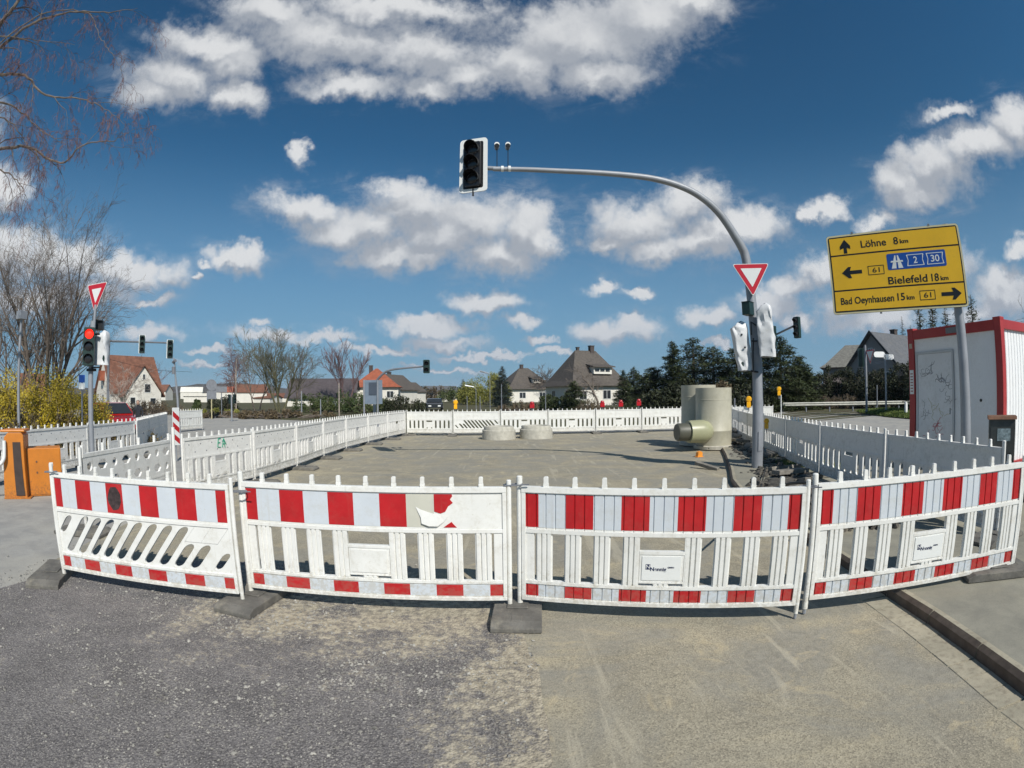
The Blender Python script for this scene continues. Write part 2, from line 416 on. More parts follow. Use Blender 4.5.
        col = nb.mix(nb.m('MULTIPLY', nb.mapr(s2.outputs[1], 0.55, 0.95), 0.45), col, (0.37, 0.35, 0.30))
        col = nb.mix(nb.m('MULTIPLY', nb.mapr(s2.outputs[2], 0.6, 0.95), 0.5), col, (0.105, 0.10, 0.09))
        # grey worn areas between the dusty ones
        pn = nb.noise(v, 0.85, 6, 0.62, 1.0)
        col = nb.mix(nb.m('MULTIPLY', nb.mapr(pn, 0.42, 0.60), 0.70), col, nb.mix(nb.mapr(sml, 0.35, 0.65), (0.145, 0.148, 0.148), (0.225, 0.228, 0.222)))
        pn2 = nb.noise(v, 2.1, 6, 0.7, 1.4)
        col = nb.mix(nb.m('MULTIPLY', nb.mapr(pn2, 0.55, 0.70), 0.55), col, (0.38, 0.335, 0.245))
        spot = nb.m('MULTIPLY', nb.mapr(vorb.outputs['Distance'], 0.16, 0.08), nb.mapr(pn2, 0.40, 0.30))
        col = nb.mix(nb.m('MULTIPLY', spot, 0.5), col, (0.07, 0.068, 0.06))
        # pale tyre scuffs
        mq = nb.n('ShaderNodeMapping'); nb.put(mq.inputs['Vector'], v); mq.inputs['Rotation'].default_value = (0, 0, -0.55); mq.inputs['Scale'].default_value = (2.2, 0.22, 1)
        sc_n = nb.noise(mq.outputs[0], 2.4, 5, 0.6, 0.8)
        col = nb.mix(nb.m('MULTIPLY', nb.mapr(sc_n, 0.58, 0.68), 0.45), col, (0.36, 0.345, 0.30))
        bump_h = nb.m('ADD', nb.m('MULTIPLY', tiny, 0.35), nb.m('ADD', nb.m('MULTIPLY', sml, 0.4), nb.m('MULTIPLY', v2.outputs['Distance'], 0.3)))
        bs_, bd = 0.6, 0.008
    elif kind == 'road':
        col = nb.mix(nb.mapr(mid, 0.3, 0.7), (0.20, 0.20, 0.205), (0.27, 0.268, 0.265))
        col = nb.mix(nb.m('MULTIPLY', nb.mapr(big, 0.45, 0.65), 0.4), col, (0.33, 0.315, 0.28))
        col = nb.mix(nb.m('MULTIPLY', nb.mapr(tiny, 0.5, 0.65), 0.35), col, (0.12, 0.12, 0.125))
        bump_h = nb.m('ADD', nb.m('MULTIPLY', tiny, 0.35), nb.m('MULTIPLY', sml, 0.4))
        bs_, bd = 0.35, 0.008
    elif kind == 'pave':
        col = nb.mix(nb.mapr(mid, 0.3, 0.7), (0.17, 0.168, 0.155), (0.24, 0.235, 0.21))
        col = nb.mix(nb.m('MULTIPLY', nb.mapr(big, 0.45, 0.65), 0.5), col, (0.27, 0.25, 0.20))
        col = nb.mix(nb.m('MULTIPLY', nb.mapr(tiny, 0.5, 0.65), 0.3), col, (0.09, 0.09, 0.09))
        bump_h = nb.m('ADD', nb.m('MULTIPLY', tiny, 0.35), nb.m('MULTIPLY', sml, 0.4))
        bs_, bd = 0.4, 0.008
    elif kind == 'kerb':
        col = nb.mix(nb.mapr(mid, 0.3, 0.7), (0.26, 0.245, 0.20), (0.36, 0.335, 0.27))
        col = nb.mix(nb.m('MULTIPLY', nb.mapr(sml, 0.45, 0.7), 0.5), col, (0.13, 0.11, 0.09))
        bump_h = nb.m('ADD', nb.m('MULTIPLY', tiny, 0.35), nb.m('MULTIPLY', sml, 0.6))
        bs_, bd = 0.6, 0.01
    else:  # earth / grass verge
        col = nb.mix(nb.mapr(mid, 0.3, 0.7), (0.05, 0.06, 0.022), (0.11, 0.10, 0.05))
        col = nb.mix(nb.mapr(big, 0.45, 0.62), col, (0.09, 0.075, 0.05))
        bump_h = nb.m('ADD', nb.m('MULTIPLY', mid, 0.5), nb.m('MULTIPLY', sml, 0.6))
        bs_, bd = 0.7, 0.03
    gain = {'site': (1.36, 1.28, 1.12), 'dark': (1.42, 1.38, 1.33), 'road': (1.36, 1.33, 1.24), 'pave': (1.22, 1.19, 1.08), 'kerb': (1.15, 1.12, 1.05), 'verge': (1, 1, 1)}[kind]
    col = nb.v('MULTIPLY', col, gain)
    nb.put(b.inputs['Base Color'], col)
    b.inputs['Roughness'].default_value = 0.9
    b.inputs['Specular IOR Level'].default_value = 0.25
    bp = nb.n('ShaderNodeBump'); bp.inputs['Strength'].default_value = bs_; bp.inputs['Distance'].default_value = bd
    nb.put(bp.inputs['Height'], bump_h); nb.put(b.inputs['Normal'], bp.outputs[0])
    return m


GM = {k: ground_material('ground_' + k, k) for k in ('dark', 'site', 'road', 'pave', 'kerb', 'verge')}

# ------------------------------------------------------------------ mesh tools


class MB:
    def __init__(s, M=None):
        s.v = []; s.f = []; s.mi = []; s.M = M or Matrix.Identity(4)

    def add(s, vs, fs, m=0):
        o = len(s.v)
        s.v += [tuple(s.M @ Vector(p)) for p in vs]
        s.f += [tuple(i + o for i in f) for f in fs]
        s.mi += [m] * len(fs)

    def box(s, x0, x1, y0, y1, z0, z1, m=0, T=None):
        vs = [(x0, y0, z0), (x1, y0, z0), (x1, y1, z0), (x0, y1, z0), (x0, y0, z1), (x1, y0, z1), (x1, y1, z1), (x0, y1, z1)]
        if T is not None: vs = [tuple(T @ Vector(p)) for p in vs]
        s.add(vs, [(0, 3, 2, 1), (4, 5, 6, 7), (0, 1, 5, 4), (1, 2, 6, 5), (2, 3, 7, 6), (3, 0, 4, 7)], m)

    def prism(s, poly, y0, y1, m=0, plane='xz', T=None):
        """extrude a polygon; plane xz extrudes along y, plane xy extrudes along z"""
        n = len(poly)
        if plane == 'xz':
            a = [(p[0], y0, p[1]) for p in poly]; b = [(p[0], y1, p[1]) for p in poly]
        elif plane == 'xy':
            a = [(p[0], p[1], y0) for p in poly]; b = [(p[0], p[1], y1) for p in poly]
        else:
            a = [(y0, p[0], p[1]) for p in poly]; b = [(y1, p[0], p[1]) for p in poly]
        vs = a + b
        if T is not None: vs = [tuple(T @ Vector(p)) for p in vs]
        fs = [tuple(range(n)), tuple(range(2 * n - 1, n - 1, -1))] + [(i, i + n, (i + 1) % n + n, (i + 1) % n) for i in range(n)]
        s.add(vs, fs, m)

    def tube(s, pts, rad, n=8, m=0, caps=True):
        pts = [Vector(p) for p in pts]
        if not hasattr(rad, '__len__'): rad = [rad] * len(pts)
        vs = []; fs = []
        prev = None
        for i, p in enumerate(pts):
            d = (pts[min(i + 1, len(pts) - 1)] - pts[max(i - 1, 0)])
            if d.length < 1e-9: d = Vector((0, 0, 1))
            d.normalize()
            if prev is None:
                u = d.cross(Vector((0, 0, 1)))
                if u.length < 0.05: u = d.cross(Vector((1, 0, 0)))
            else:
                u = prev - d * prev.dot(d)
            u.normalize(); prev = u
            v2 = d.cross(u)
            for k in range(n):
                a = 2 * PI * k / n
                vs.append(tuple(p + (u * math.cos(a) + v2 * math.sin(a)) * rad[i]))
        for i in range(len(pts) - 1):
            for k in range(n):
                fs.append((i * n + k, i * n + (k + 1) % n, (i + 1) * n + (k + 1) % n, (i + 1) * n + k))
        if caps:
            fs.append(tuple(range(n - 1, -1, -1))); fs.append(tuple(range((len(pts) - 1) * n, len(pts) * n)))
        s.add(vs, fs, m)

    def lathe(s, prof, n=32, m=0, c=(0, 0, 0), T=None):
        """prof: list of (radius, z)"""
        vs = []; fs = []
        for (r, z) in prof:
            for k in range(n):
                a = 2 * PI * k / n
                vs.append((c[0] + r * math.cos(a), c[1] + r * math.sin(a), c[2] + z))
        if T is not None: vs = [tuple(T @ Vector(p)) for p in vs]
        for i in range(len(prof) - 1):
            for k in range(n):
                fs.append((i * n + k, i * n + (k + 1) % n, (i + 1) * n + (k + 1) % n, (i + 1) * n + k))
        if prof[0][0] > 1e-6 and prof[0] != prof[-1]:
            fs.append(tuple(range(n - 1, -1, -1)))
            fs.append(tuple(range((len(prof) - 1) * n, len(prof) * n)))
        s.add(vs, fs, m)

    def holed(s, outer, hole, y0, y1, m=0):
        """plate cell (convex outer, convex hole, both xz) of thickness y0..y1"""
        cx = sum(p[0] for p in hole) / len(hole); cz = sum(p[1] for p in hole) / len(hole)

        def hit(poly, a):
            dx, dz = math.cos(a), math.sin(a); best = None
            for i in range(len(poly)):
                ax, az_ = poly[i][0] - cx, poly[i][1] - cz; bx, bz = poly[(i + 1) % len(poly)][0] - cx, poly[(i + 1) % len(poly)][1] - cz
                ex, ez = bx - ax, bz - az_
                den = dx * ez - dz * ex
                if abs(den) < 1e-12: continue
                t = (ax * ez - az_ * ex) / den; u = (ax * dz - az_ * dx) / den
                if t > 0 and -1e-6 <= u <= 1 + 1e-6 and (best is None or t > best): best = t
            return (cx + dx * (best or 0), cz + dz * (best or 0))
        ang = sorted(set([round(math.atan2(p[1] - cz, p[0] - cx), 5) for p in hole] + [round(math.atan2(p[1] - cz, p[0] - cx), 5) for p in outer]))
        O = [hit(outer, a) for a in ang]; H = [hit(hole, a) for a in ang]
        n = len(ang)
        vs = [(p[0], y0, p[1]) for p in O] + [(p[0], y0, p[1]) for p in H] + [(p[0], y1, p[1]) for p in O] + [(p[0], y1, p[1]) for p in H]
        fs = []
        for i in range(n):
            j = (i + 1) % n
            fs += [(i, j, n + j, n + i), (2 * n + j, 2 * n + i, 3 * n + i, 3 * n + j), (n + i, n + j, 3 * n + j, 3 * n + i)]
        s.add(vs, fs, m)

    def build(s, name, mats, parent=None, loc=None, smooth=False, bevel=0, rotz=None):
        me = bpy.data.meshes.new(name)
        me.from_pydata(s.v, [], s.f)
        if not isinstance(mats, (list, tuple)): mats = [mats]
        for m_ in mats: me.materials.append(m_)
        if any(s.mi): me.polygons.foreach_set('material_index', s.mi)
        me.update()
        if len(s.f) < 60000:
            bm = bmesh.new(); bm.from_mesh(me)
            bmesh.ops.recalc_face_normals(bm, faces=bm.faces)
            bm.to_mesh(me); bm.free()
        if smooth:
            me.polygons.foreach_set('use_smooth', [True] * len(me.polygons))
            try:
                me.set_sharp_from_angle(angle=R(38))
            except Exception:
                pass
        ob = bpy.data.objects.new(name, me)
        COL.objects.link(ob)
        if parent is not None: ob.parent = parent
        if loc is not None: ob.location = loc
        if rotz is not None: ob.rotation_euler = (0, 0, rotz)
        if bevel > 0:
            b = ob.modifiers.new('bevel', 'BEVEL'); b.width = bevel; b.segments = 2; b.limit_method = 'ANGLE'; b.angle_limit = R(40)
        return ob


def stadium(cx, cz, half_w, half_h, n=5, shear=0.0):
    """rounded slot outline, optionally leaning (dx per dz = shear)"""
    r = min(half_w, half_h); pts = []
    for (sx, sz, a0) in ((1, 1, 0), (-1, 1, 90), (-1, -1, 180), (1, -1, 270)):
        for k in range(n):
            a = R(a0 + 90 * k / (n - 1))
            x = sx * (half_w - r) + r * math.cos(a); z = sz * (half_h - r) + r * math.sin(a)
            pts.append((cx + x + shear * z, cz + z))
    out = []
    for p in pts:
        if not out or (abs(p[0] - out[-1][0]) + abs(p[1] - out[-1][1])) > 1e-6: out.append(p)
    return out


def empty(name, loc, rotz=0.0):
    o = bpy.data.objects.new(name, None); COL.objects.link(o)
    o.location = loc; o.rotation_euler = (0, 0, rotz); o.empty_display_size = 0.2
    return o


def tag(o, label, cat, group=None):
    o['label'] = label; o['category'] = cat
    if group: o['group'] = group
    return o


def struct(o):
    o['kind'] = 'structure'
    return o


def kids(o): return [c for c in bpy.data.objects if c.parent == o]


def copy_tree(o, parent=None):
    c = o.copy(); COL.objects.link(c); c.parent = parent
    for ch in TREE.get(o.name, None) or kids(o):
        copy_tree(ch, c)
    return c


TREE = {}


def rz(a): return Matrix.Rotation(a, 4, 'Z')


FONT_CACHE = {}


def text(name, s, size, mat_, parent, loc, rot=(PI / 2, 0, 0), ext=0.001, sx=1.0, align='CENTER', bold=0.0):
    cu = bpy.data.curves.new(name, 'FONT')
    cu.body = s; cu.size = size; cu.extrude = ext; cu.align_x = align; cu.align_y = 'CENTER'; cu.offset = bold
    tmp = bpy.data.objects.new(name + '_tmp', cu); COL.objects.link(tmp)
    dg = bpy.context.evaluated_depsgraph_get()
    me = bpy.data.meshes.new_from_object(tmp.evaluated_get(dg))
    bpy.data.objects.remove(tmp); bpy.data.curves.remove(cu)
    me.name = name
    me.materials.clear(); me.materials.append(mat_)
    o = bpy.data.objects.new(name, me); COL.objects.link(o)
    o.parent = parent; o.location = loc; o.rotation_euler = rot; o.scale = (sx, 1, 1)
    return o

# ================================================================== GROUND
def sheet(name, poly, z, m, cell=None, wob=0.0, seed=0):
    """flat sheet; its outline is roughened when wob > 0"""
    pts = []
    n = len(poly)
    for i in range(n):
        a = Vector((*poly[i][:2], 0)); b = Vector((*poly[(i + 1) % n][:2], 0))
        k = max(1, int((b - a).length / cell)) if cell else 1
        for j in range(k):
            p = a.lerp(b, j / k)
            if wob > 0:
                nz = noise.noise_vector(p * 2.3 + Vector((seed, 0, 0))) * wob + noise.noise_vector(p * 9 + Vector((seed, 3, 0))) * wob * 0.4
                p = p + Vector((nz.x, nz.y, 0))
            pts.append((p.x, p.y, z))
    bm = bmesh.new()
    vs = [bm.verts.new(p) for p in pts]
    bmesh.ops.contextual_create(bm, geom=vs)
    bmesh.ops.triangulate(bm, faces=bm.faces)
    bmesh.ops.recalc_face_normals(bm, faces=bm.faces)
    for f in bm.faces:
        if f.normal.z < 0: f.normal_flip()
    me = bpy.data.meshes.new(name); bm.to_mesh(me); bm.free()
    me.materials.append(m)
    o = bpy.data.objects.new(name, me); COL.objects.link(o)
    return struct(o)


sheet('ground', [(-4000, -4000), (4000, -4000), (4000, 4000), (-4000, 4000)], -0.012, GM['verge'])
sheet('road', [(-17, -20), (40, -20), (47, 10), (34.5, 31), (23.2, 38.2), (12.5, 26), (10.5, 22.6), (-4.9, 22.4), (-7, 30), (-60, 52), (-70, 44), (-17, 18.5), (-17, 4)], -0.005, GM['road'], 1.5, 0.12, 5)
sheet('construction_surface', [(0.1, -8), (0.1, 3.0), (-4.6, 3.4), (-5.5, 7), (-5.3, 15), (-4.7, 21.9), (9.8, 22.3), (7.4, 14), (6.0, 9.0), (5.3, 5), (3.2, 3.0), (3.0, -8)], 0.0, GM['site'], 0.6, 0.04, 2)
sheet('broken_asphalt', [(0.22, -8), (0.17, 1.9), (0.10, 3.0), (0.05, 3.9), (-1.0, 4.6), (-2.6, 4.5), (-3.9, 4.0), (-4.35, 3.15), (-4.42, 2.5), (-4.9, 0.4), (-5.6, -8)], 0.004, GM['dark'], 0.15, 0.05, 7)

# raised pavement with kerb stones on the right
KERB = [(2.55, -8), (2.62, 0.6), (2.70, 1.35), (2.80, 1.9), (2.90, 2.5), (2.97, 3.1), (3.12, 4.2), (3.30, 5.6), (3.52, 7.2), (3.95, 8.6), (4.5, 9.9), (5.4, 12.2), (6.5, 15.2)]
PZ = 0.10
mb = MB()
poly = [(x + 0.082, y) for x, y in KERB] + [(8.2, 15.2), (9.5, 12), (16, 9.5), (16, -8)]
sheet('pavement', poly, PZ - 0.004, GM['pave'])
for i in range(len(KERB) - 1):
    a = Vector((*KERB[i], 0)); b = Vector((*KERB[i + 1], 0))
    k = max(1, round((b - a).length / 0.95))
    for j in range(k):
        p, q = a.lerp(b, j / k), a.lerp(b, (j + 1) / k)
        d = (q - p).normalized(); nrm = Vector((d.y, -d.x, 0))
        p2, q2 = p + d * 0.004, q - d * 0.004
        h = PZ + random.Random(i * 31 + j).uniform(-0.004, 0.003)
        prof = [(0.0, -0.1), (0.0, h - 0.03), (0.035, h), (0.085, h + .001), (0.142, -0.1)]
        vs = [tuple(c + nrm * u + Vector((0, 0, z))) for c in (p2, q2) for (u, z) in prof]
        n = len(prof)
        mb.add(vs, [tuple(range(n)), tuple(range(2 * n - 1, n - 1, -1))] + [(r_, r_ + n, (r_ + 1) % n + n, (r_ + 1) % n) for r_ in range(n)])
        mb.mi[-5] = 1; mb.mi[-4] = 1  # road-side face and chamfer get the brown with painted-in shade
        # gutter stones along the foot of the kerb
        for gk in range(3 if p2.y < 3.3 else 0):
            p3, q3 = p2.lerp(q2, gk / 3), p2.lerp(q2, (gk + 1) / 3 - 0.012)
            gz = 0.005 + random.Random(i * 77 + j * 5 + gk).uniform(-0.0015, 0.0015)
            prof = [(-0.24, 0.0), (-0.235, gz), (-0.008, gz + 0.004), (-0.003, 0.0)]
            vs = [tuple(c + nrm * u + Vector((0, 0, z))) for c in (p3, q3) for (u, z) in prof]; n = 4
            mb.add(vs, [tuple(range(n)), tuple(range(2 * n - 1, n - 1, -1))] + [(r_, r_ + n, (r_ + 1) % n + n, (r_ + 1) % n) for r_ in range(n)])
KERB_SHADE = mat('brown_kerb_face_shade', (0.12, 0.092, 0.072), 0.9, 0.25, 8, 0.4, 50, dirt=(0.19, 0.165, 0.13), dirt_amt=0.4, dirt_scale=6)  # stone brown darkened: shade of the kerb's road-side face is in the colour
struct(mb.build('kerb', [GM['kerb'], KERB_SHADE]))
# loose stones lying on the rough surface: nobody could count them
rnd = random.Random(4)
mb = MB()
for i in range(17000):
    if i < 12500:
        x = rnd.uniform(-4.9, 0.15); y = rnd.uniform(0.6, 4.4)
        s_ = rnd.choice((0.003, 0.004, 0.004, 0.005, 0.006, 0.009))
    else:
        x = rnd.gauss(-1.7, 1.1); y = rnd.gauss(2.75, 0.5); s_ = rnd.choice((0.004, 0.006, 0.008, 0.012))
        if x > 0.1: continue
    if noise.noise(Vector((x * 1.3, y * 1.3, 4.0))) + 0.5 * noise.noise(Vector((x * 5, y * 5, 1.0))) < rnd.uniform(-0.35, 0.45): continue
    s_ *= rnd.uniform(0.7, 1.4)
    T = Matrix.Translation((x, y, 0.004 + s_ * 0.3)) @ Matrix.Rotation(rnd.uniform(0, 6.3), 4, 'Z') @ Matrix.Rotation(rnd.uniform(-0.5, 0.5), 4, 'X')
    vs = [(s_ * rnd.uniform(0.7, 1.3) * p[0], s_ * rnd.uniform(0.7, 1.3) * p[1], s_ * rnd.uniform(0.5, 0.8) * p[2]) for p in ((1, 0, 0), (0, 1, 0), (-1, 0, 0), (0, -1, 0), (0, 0, 1), (0, 0, -1))]
    vs = [tuple(T @ Vector(p)) for p in vs]
    mb.add(vs, [(0, 1, 4), (1, 2, 4), (2, 3, 4), (3, 0, 4), (1, 0, 5), (2, 1, 5), (3, 2, 5), (0, 3, 5)])
GRAV = mat('loose_gravel_stone', (0.29, 0.275, 0.245), 0.9, 0.45, 9)
o = mb.build('gravel', GRAV); o['kind'] = 'stuff'

# ================================================================== BARRIER PANELS
H = 0.88


def panel_frame(mb, top_y=0.026):
    mb.box(0.03, 1.97, -top_y, top_y, 0.838, 0.88)
    mb.box(0.05, 1.95, -0.021, 0.021, 0.535, 0.566)
    mb.box(0.05, 1.95, -0.021, 0.021, 0.136, 0.164)
    mb.box(0.03, 1.97, -top_y, top_y, 0.0, 0.030)
    mb.box(0.03, 0.058, -0.0235, 0.0235, 0.030, 0.838)
    mb.box(1.942, 1.97, -0.0235, 0.0235, 0.030, 0.838)
    for k in range(9):
        x = 0.2 + 0.2 * k
        mb.box(x - 0.017, x + 0.017, -0.016, 0.016, 0.88, 0.905)
        mb.prism([(x - 0.015, 0.905), (x + 0.015, 0.905), (x + 0.015, 0.948), (x + 0.009, 0.955), (x - 0.009, 0.955), (x - 0.015, 0.948)], -0.014, 0.014)


def corrugated(mb, x0, x1, z0, z1, m=0, off=0.0, ribbed=True, groove_z=True):
    """front skin at y = -0.012 (plus ribs); one solid strip"""
    pts = []
    if ribbed:
        p = 0.0667
        xs = [x0]
        k = math.floor(x0 / p)
        while k * p < x1 + p:
            for dx, y in ((-0.005, 0), (-0.002, 1), (0.002, 1), (0.005, 0)):
                X = k * p + dx
                if x0 < X < x1: pts.append((X, y))
            k += 1
        def yat(X):
            r = abs((X / p + 0.5) % 1.0 - 0.5) * p
            return 1 if r < 0.002 else (max(0.0, (0.005 - r) / 0.003) if r < 0.005 else 0)
        pts = [(x0, yat(x0))] + pts + [(x1, yat(x1))]
    else:
        pts = [(x0, 0), (x1, 0)]
    vs = []; fs = []
    yf = -0.012 - off
    for (X, g) in pts:
        vs += [(X, yf + g * 0.008, z0), (X, yf + g * 0.008, z1)]
    n = len(pts)
    yb = 0.012 if off == 0 else -0.002
    vs += [(x0, yb, z0), (x0, yb, z1), (x1, yb, z0), (x1, yb, z1)]
    for i in range(n - 1): fs.append((2 * i, 2 * i + 2, 2 * i + 3, 2 * i + 1))
    b = 2 * n
    fs.append((b, b + 1, b + 3, b + 2)); fs.append((0, 1, b + 1, b)); fs.append((2 * n - 2, b + 2, b + 3, 2 * n - 1))
    fs.append(tuple([2 * i for i in range(n)] + [b + 2, b])); fs.append(tuple([2 * i + 1 for i in range(n - 1, -1, -1)] + [b + 1, b + 3]))
    mb.add(vs, fs, m)


def uprights_wide(mb):
    c = 1.0
    spots = [(c + s * d, 0.115) for d in (0.21, 0.41, 0.61, 0.81) for s in (-1, 1)]
    for (x, w_) in spots:
        mb.box(x - w_ / 2, x + w_ / 2, -0.008, 0.008, 0.164, 0.535)
        for k in (-1, 0, 1):
            mb.prism([(x + k * 0.036 - 0.013, -0.019), (x + k * 0.036 + 0.013, -0.019), (x + k * 0.036 + 0.016, 0.019), (x + k * 0.036 - 0.016, 0.019)], 0.164, 0.535, plane='xy')
    for x0, x1 in ((0.058, 0.118), (1.882, 1.942)):
        mb.box(x0, x1, -0.014, 0.014, 0.164, 0.535)
    mb.box(0.85, 1.15, -0.016, 0.016, 0.20, 0.405)
    mb.box(0.848, 1.152, -0.020, 0.020, 0.405, 0.43)
    mb.box(0.848, 1.152, -0.020, 0.020, 0.185, 0.20)
    mb.box(0.945, 1.055, -0.010, 0.010, 0.164, 0.185)
    mb.box(0.835, 0.848, -0.018, 0.018, 0.164, 0.535); mb.box(1.152, 1.165, -0.018, 0.018, 0.164, 0.535)
    for k in (-1, 0, 1): mb.box(1.0 + k * 0.036 - 0.013, 1.0 + k * 0.036 + 0.013, -0.019, 0.019, 0.164, 0.185)


def slots_narrow(mb):
    for k in range(10):
        x0 = 0.058 + k * (1.884 / 10); x1 = x0 + 1.884 / 10
        if k in (4, 5): continue
        mb.holed([(x0, 0.164), (x1, 0.164), (x1, 0.535), (x0, 0.535)], stadium((x0 + x1) / 2, 0.35, 0.038, 0.168, 3), -0.012, 0.012)
    a, b = 0.058 + 4 * 0.1884, 0.058 + 6 * 0.1884
    mb.holed([(a, 0.42), (b, 0.42), (b, 0.535), (a, 0.535)], [(a + .06, .45), (b - .06, .45), (b - .06, .51), (a + .06, .51)], -0.012, 0.012)
    mb.box(a, b, -0.012, 0.012, 0.25, 0.42)
    mid = (a + b) / 2
    mb.holed([(a, 0.164), (mid, 0.164), (mid, 0.25), (a, 0.25)], stadium(a + 0.09, 0.205, 0.03, 0.025, 3), -0.012, 0.012)
    mb.holed([(mid, 0.164), (b, 0.164), (b, 0.25), (mid, 0.25)], stadium(b - 0.09, 0.205, 0.03, 0.025, 3), -0.012, 0.012)


def slots_slanted(mb, flip=False):
    z0, z1 = 0.164, 0.535
    sh = 0.85; zc = (z0 + z1) / 2; dx = sh * (z1 - z0) / 2
    n = 10; x0 = 0.058 + dx; x1 = 1.942 - dx; p = (x1 - x0) / n
    s = MB()
    for k in range(n):
        a = x0 + k * p; b = a + p
        if k >= n - 2:
            zt = 0.40
            s.holed([(a - dx, z0), (b - dx, z0), (b - dx + sh * (zt - z0), zt), (a - dx + sh * (zt - z0), zt)], stadium((a + b) / 2 + sh * ((z0 + zt) / 2 - zc), (z0 + zt) / 2, 0.046, 0.102, 5, sh), -0.013, 0.013)
            s.prism([(a - dx + sh * (zt - z0), zt), (b - dx + sh * (zt - z0), zt), (b + dx, z1), (a + dx, z1)], -0.013, 0.013)
        else:
            s.holed([(a - dx, z0), (b - dx, z0), (b + dx, z1), (a + dx, z1)], stadium((a + b) / 2, zc, 0.046, 0.172, 5, sh), -0.013, 0.013)
    s.holed([(0.058, z0), (x0 + dx, z1), (0.058, z1)], stadium(0.155, z1 - 0.105, 0.040, 0.080, 5, sh), -0.013, 0.013)
    s.holed([(x1 - dx, z0), (1.942, z0), (1.942, z1)], stadium(1.855, z0 + 0.095, 0.034, 0.070, 5, sh), -0.013, 0.013)
    if flip: s.v = [(2 - x, y, z) for x, y, z in s.v]
    mb.add(s.v, s.f)


def film_blocks(kind):
    """red and white blocks along the panel"""
    out = [(0.06, 0.15, 'r')]
    x = 0.15; c = 'w'
    for _ in range(9):
        out.append((x, x + 0.189, c)); x += 0.189; c = 'r' if c == 'w' else 'w'
    out.append((x, 1.94, 'r'))
    return out


def make_panel(kind, label, film=False, ribbed=False, mat_=None, plate=None, torn=False, rivets=False, name='fence_barrier'):
    mat_ = mat_ or WHITE
    root = empty(name, (0, 0, 0))
    tag(root, label, 'barrier')
    mb = MB()
    panel_frame(mb)
    corrugated(mb, 0.058, 1.942, 0.566, 0.838, ribbed=ribbed)
    corrugated(mb, 0.058, 1.942, 0.030, 0.136, ribbed=ribbed)
    if kind == 'wide': uprights_wide(mb)
    elif kind == 'narrow': slots_narrow(mb)
    elif kind == 'slanted': slots_slanted(mb)
    elif kind == 'slanted_back': slots_slanted(mb, True)
    if rivets:
        for k in range(12):
            x = 0.17 + k * 0.15; z = 0.64 if k % 2 else 0.765
            mb.lathe([(0.012, -0.002), (0.012, 0.002)], 8, 1, T=Matrix.Translation((x, -0.0125, z)) @ Matrix.Rotation(PI / 2, 4, 'X'))
    parts = [mb.build('panel', [mat_, GALV_D], root, bevel=0.0035 if film else 0.0)]
    for (x, r, z1, nm) in ((0.012, 0.021, 0.955, 'post'), (1.988, 0.017, 0.93, 'post')):
        p = MB(); p.tube([(x, 0, -0.075), (x, 0, z1 - 0.006), (x, 0, z1)], [r, r, r * 0.7], 12)
        p.tube([(x, 0, -0.115), (x, 0, -0.07)], r * 0.7, 8, 1)
        parts.append(p.build('post', [mat_, GALV], root, smooth=True))
    if film:
        up = MB(); lo = MB(); seg = film_blocks(0)
        for (a, b, c) in seg:
            if torn and a > 1.2:
                continue
            corrugated(up, a, b, 0.580, 0.828, 0 if c == 'r' else 1, 0.0025, ribbed)
        for (a, b, c) in seg:
            corrugated(lo, a, b, 0.038, 0.128, 0 if c == 'r' else 1, 0.0025, ribbed)
        if torn:
            # what is left of the film: a faded field, one torn red scrap, a strip hanging loose
            up.prism([(1.284, .58), (1.475, .58), (1.475, .828), (1.284, .828)], -0.0145, -0.002, 2)
            up.prism([(1.478, .828), (1.478, .70), (1.52, .685), (1.555, .70), (1.575, .74), (1.607, .765), (1.588, .79), (1.605, .815), (1.60, .828)], -0.0165, -0.002, 0)
            up.prism([(1.54, .58), (1.63, .58), (1.612, .60), (1.595, .622), (1.565, .60)], -0.0165, -0.002, 0)
            fl = MB()
            fl.add([(1.350, -.0175, .735), (1.385, -.020, .715), (1.455, -.022, .690), (1.520, -.021, .672), (1.575, -.0175, .665), (1.545, -.019, .625), (1.50, -.030, .590), (1.44, -.034, .592), (1.39, -.032, .612), (1.385, -.026, .655)],
                   [(0, 1, 9), (1, 2, 8, 9), (2, 7, 8), (2, 3, 6, 7), (3, 5, 6), (3, 4, 5)])
            fo = fl.build('loose_film', WHITE, root); sm = fo.modifiers.new('thickness', 'SOLIDIFY'); sm.thickness = 0.001
        parts.append(up.build('reflective_band', [RED_F, WHITE_F, FADED_F], root))
        parts.append(lo.build('reflective_band', [RED_F, WHITE_F, FADED_F], root))
    if plate == 'text':
        pl = MB(); pl.box(0.868, 1.132, -0.0205, -0.0155, 0.212, 0.393)
        po = pl.build('name_plate', SIGN_W, root)
        lg = MB()
        lg.box(0.893, 0.925, -0.0218, -0.0202, 0.295, 0.335)
        lg.build('logo', INK, po)
        text('lettering', 'N', 0.042, SIGN_W, po, (0.909, -0.0222, 0.315), ext=0.0006)
        text('lettering', 'Nennig', 0.038, INK, po, (0.979, -0.0212, 0.297), ext=0.0006, bold=0.0012)
        text('lettering', 'GMBH', 0.016, INK, po, (1.065, -0.0212, 0.311), ext=0.0006, bold=0.0006)
    elif plate == 'blank':
        pl = MB(); pl.box(0.868, 1.132, -0.0205, -0.0155, 0.212, 0.393)
        pl.build('name_plate', WHITE, root)
    return root


def place_panel(root, a, b, z=0.12):
    a = Vector((a[0], a[1], 0)); b = Vector((b[0], b[1], 0)); d = b - a
    root.location = (a.x, a.y, z)
    root.rotation_euler = (0, 0, math.atan2(d.y, d.x))
    root.scale = (d.length / 2.0, 1, 1)


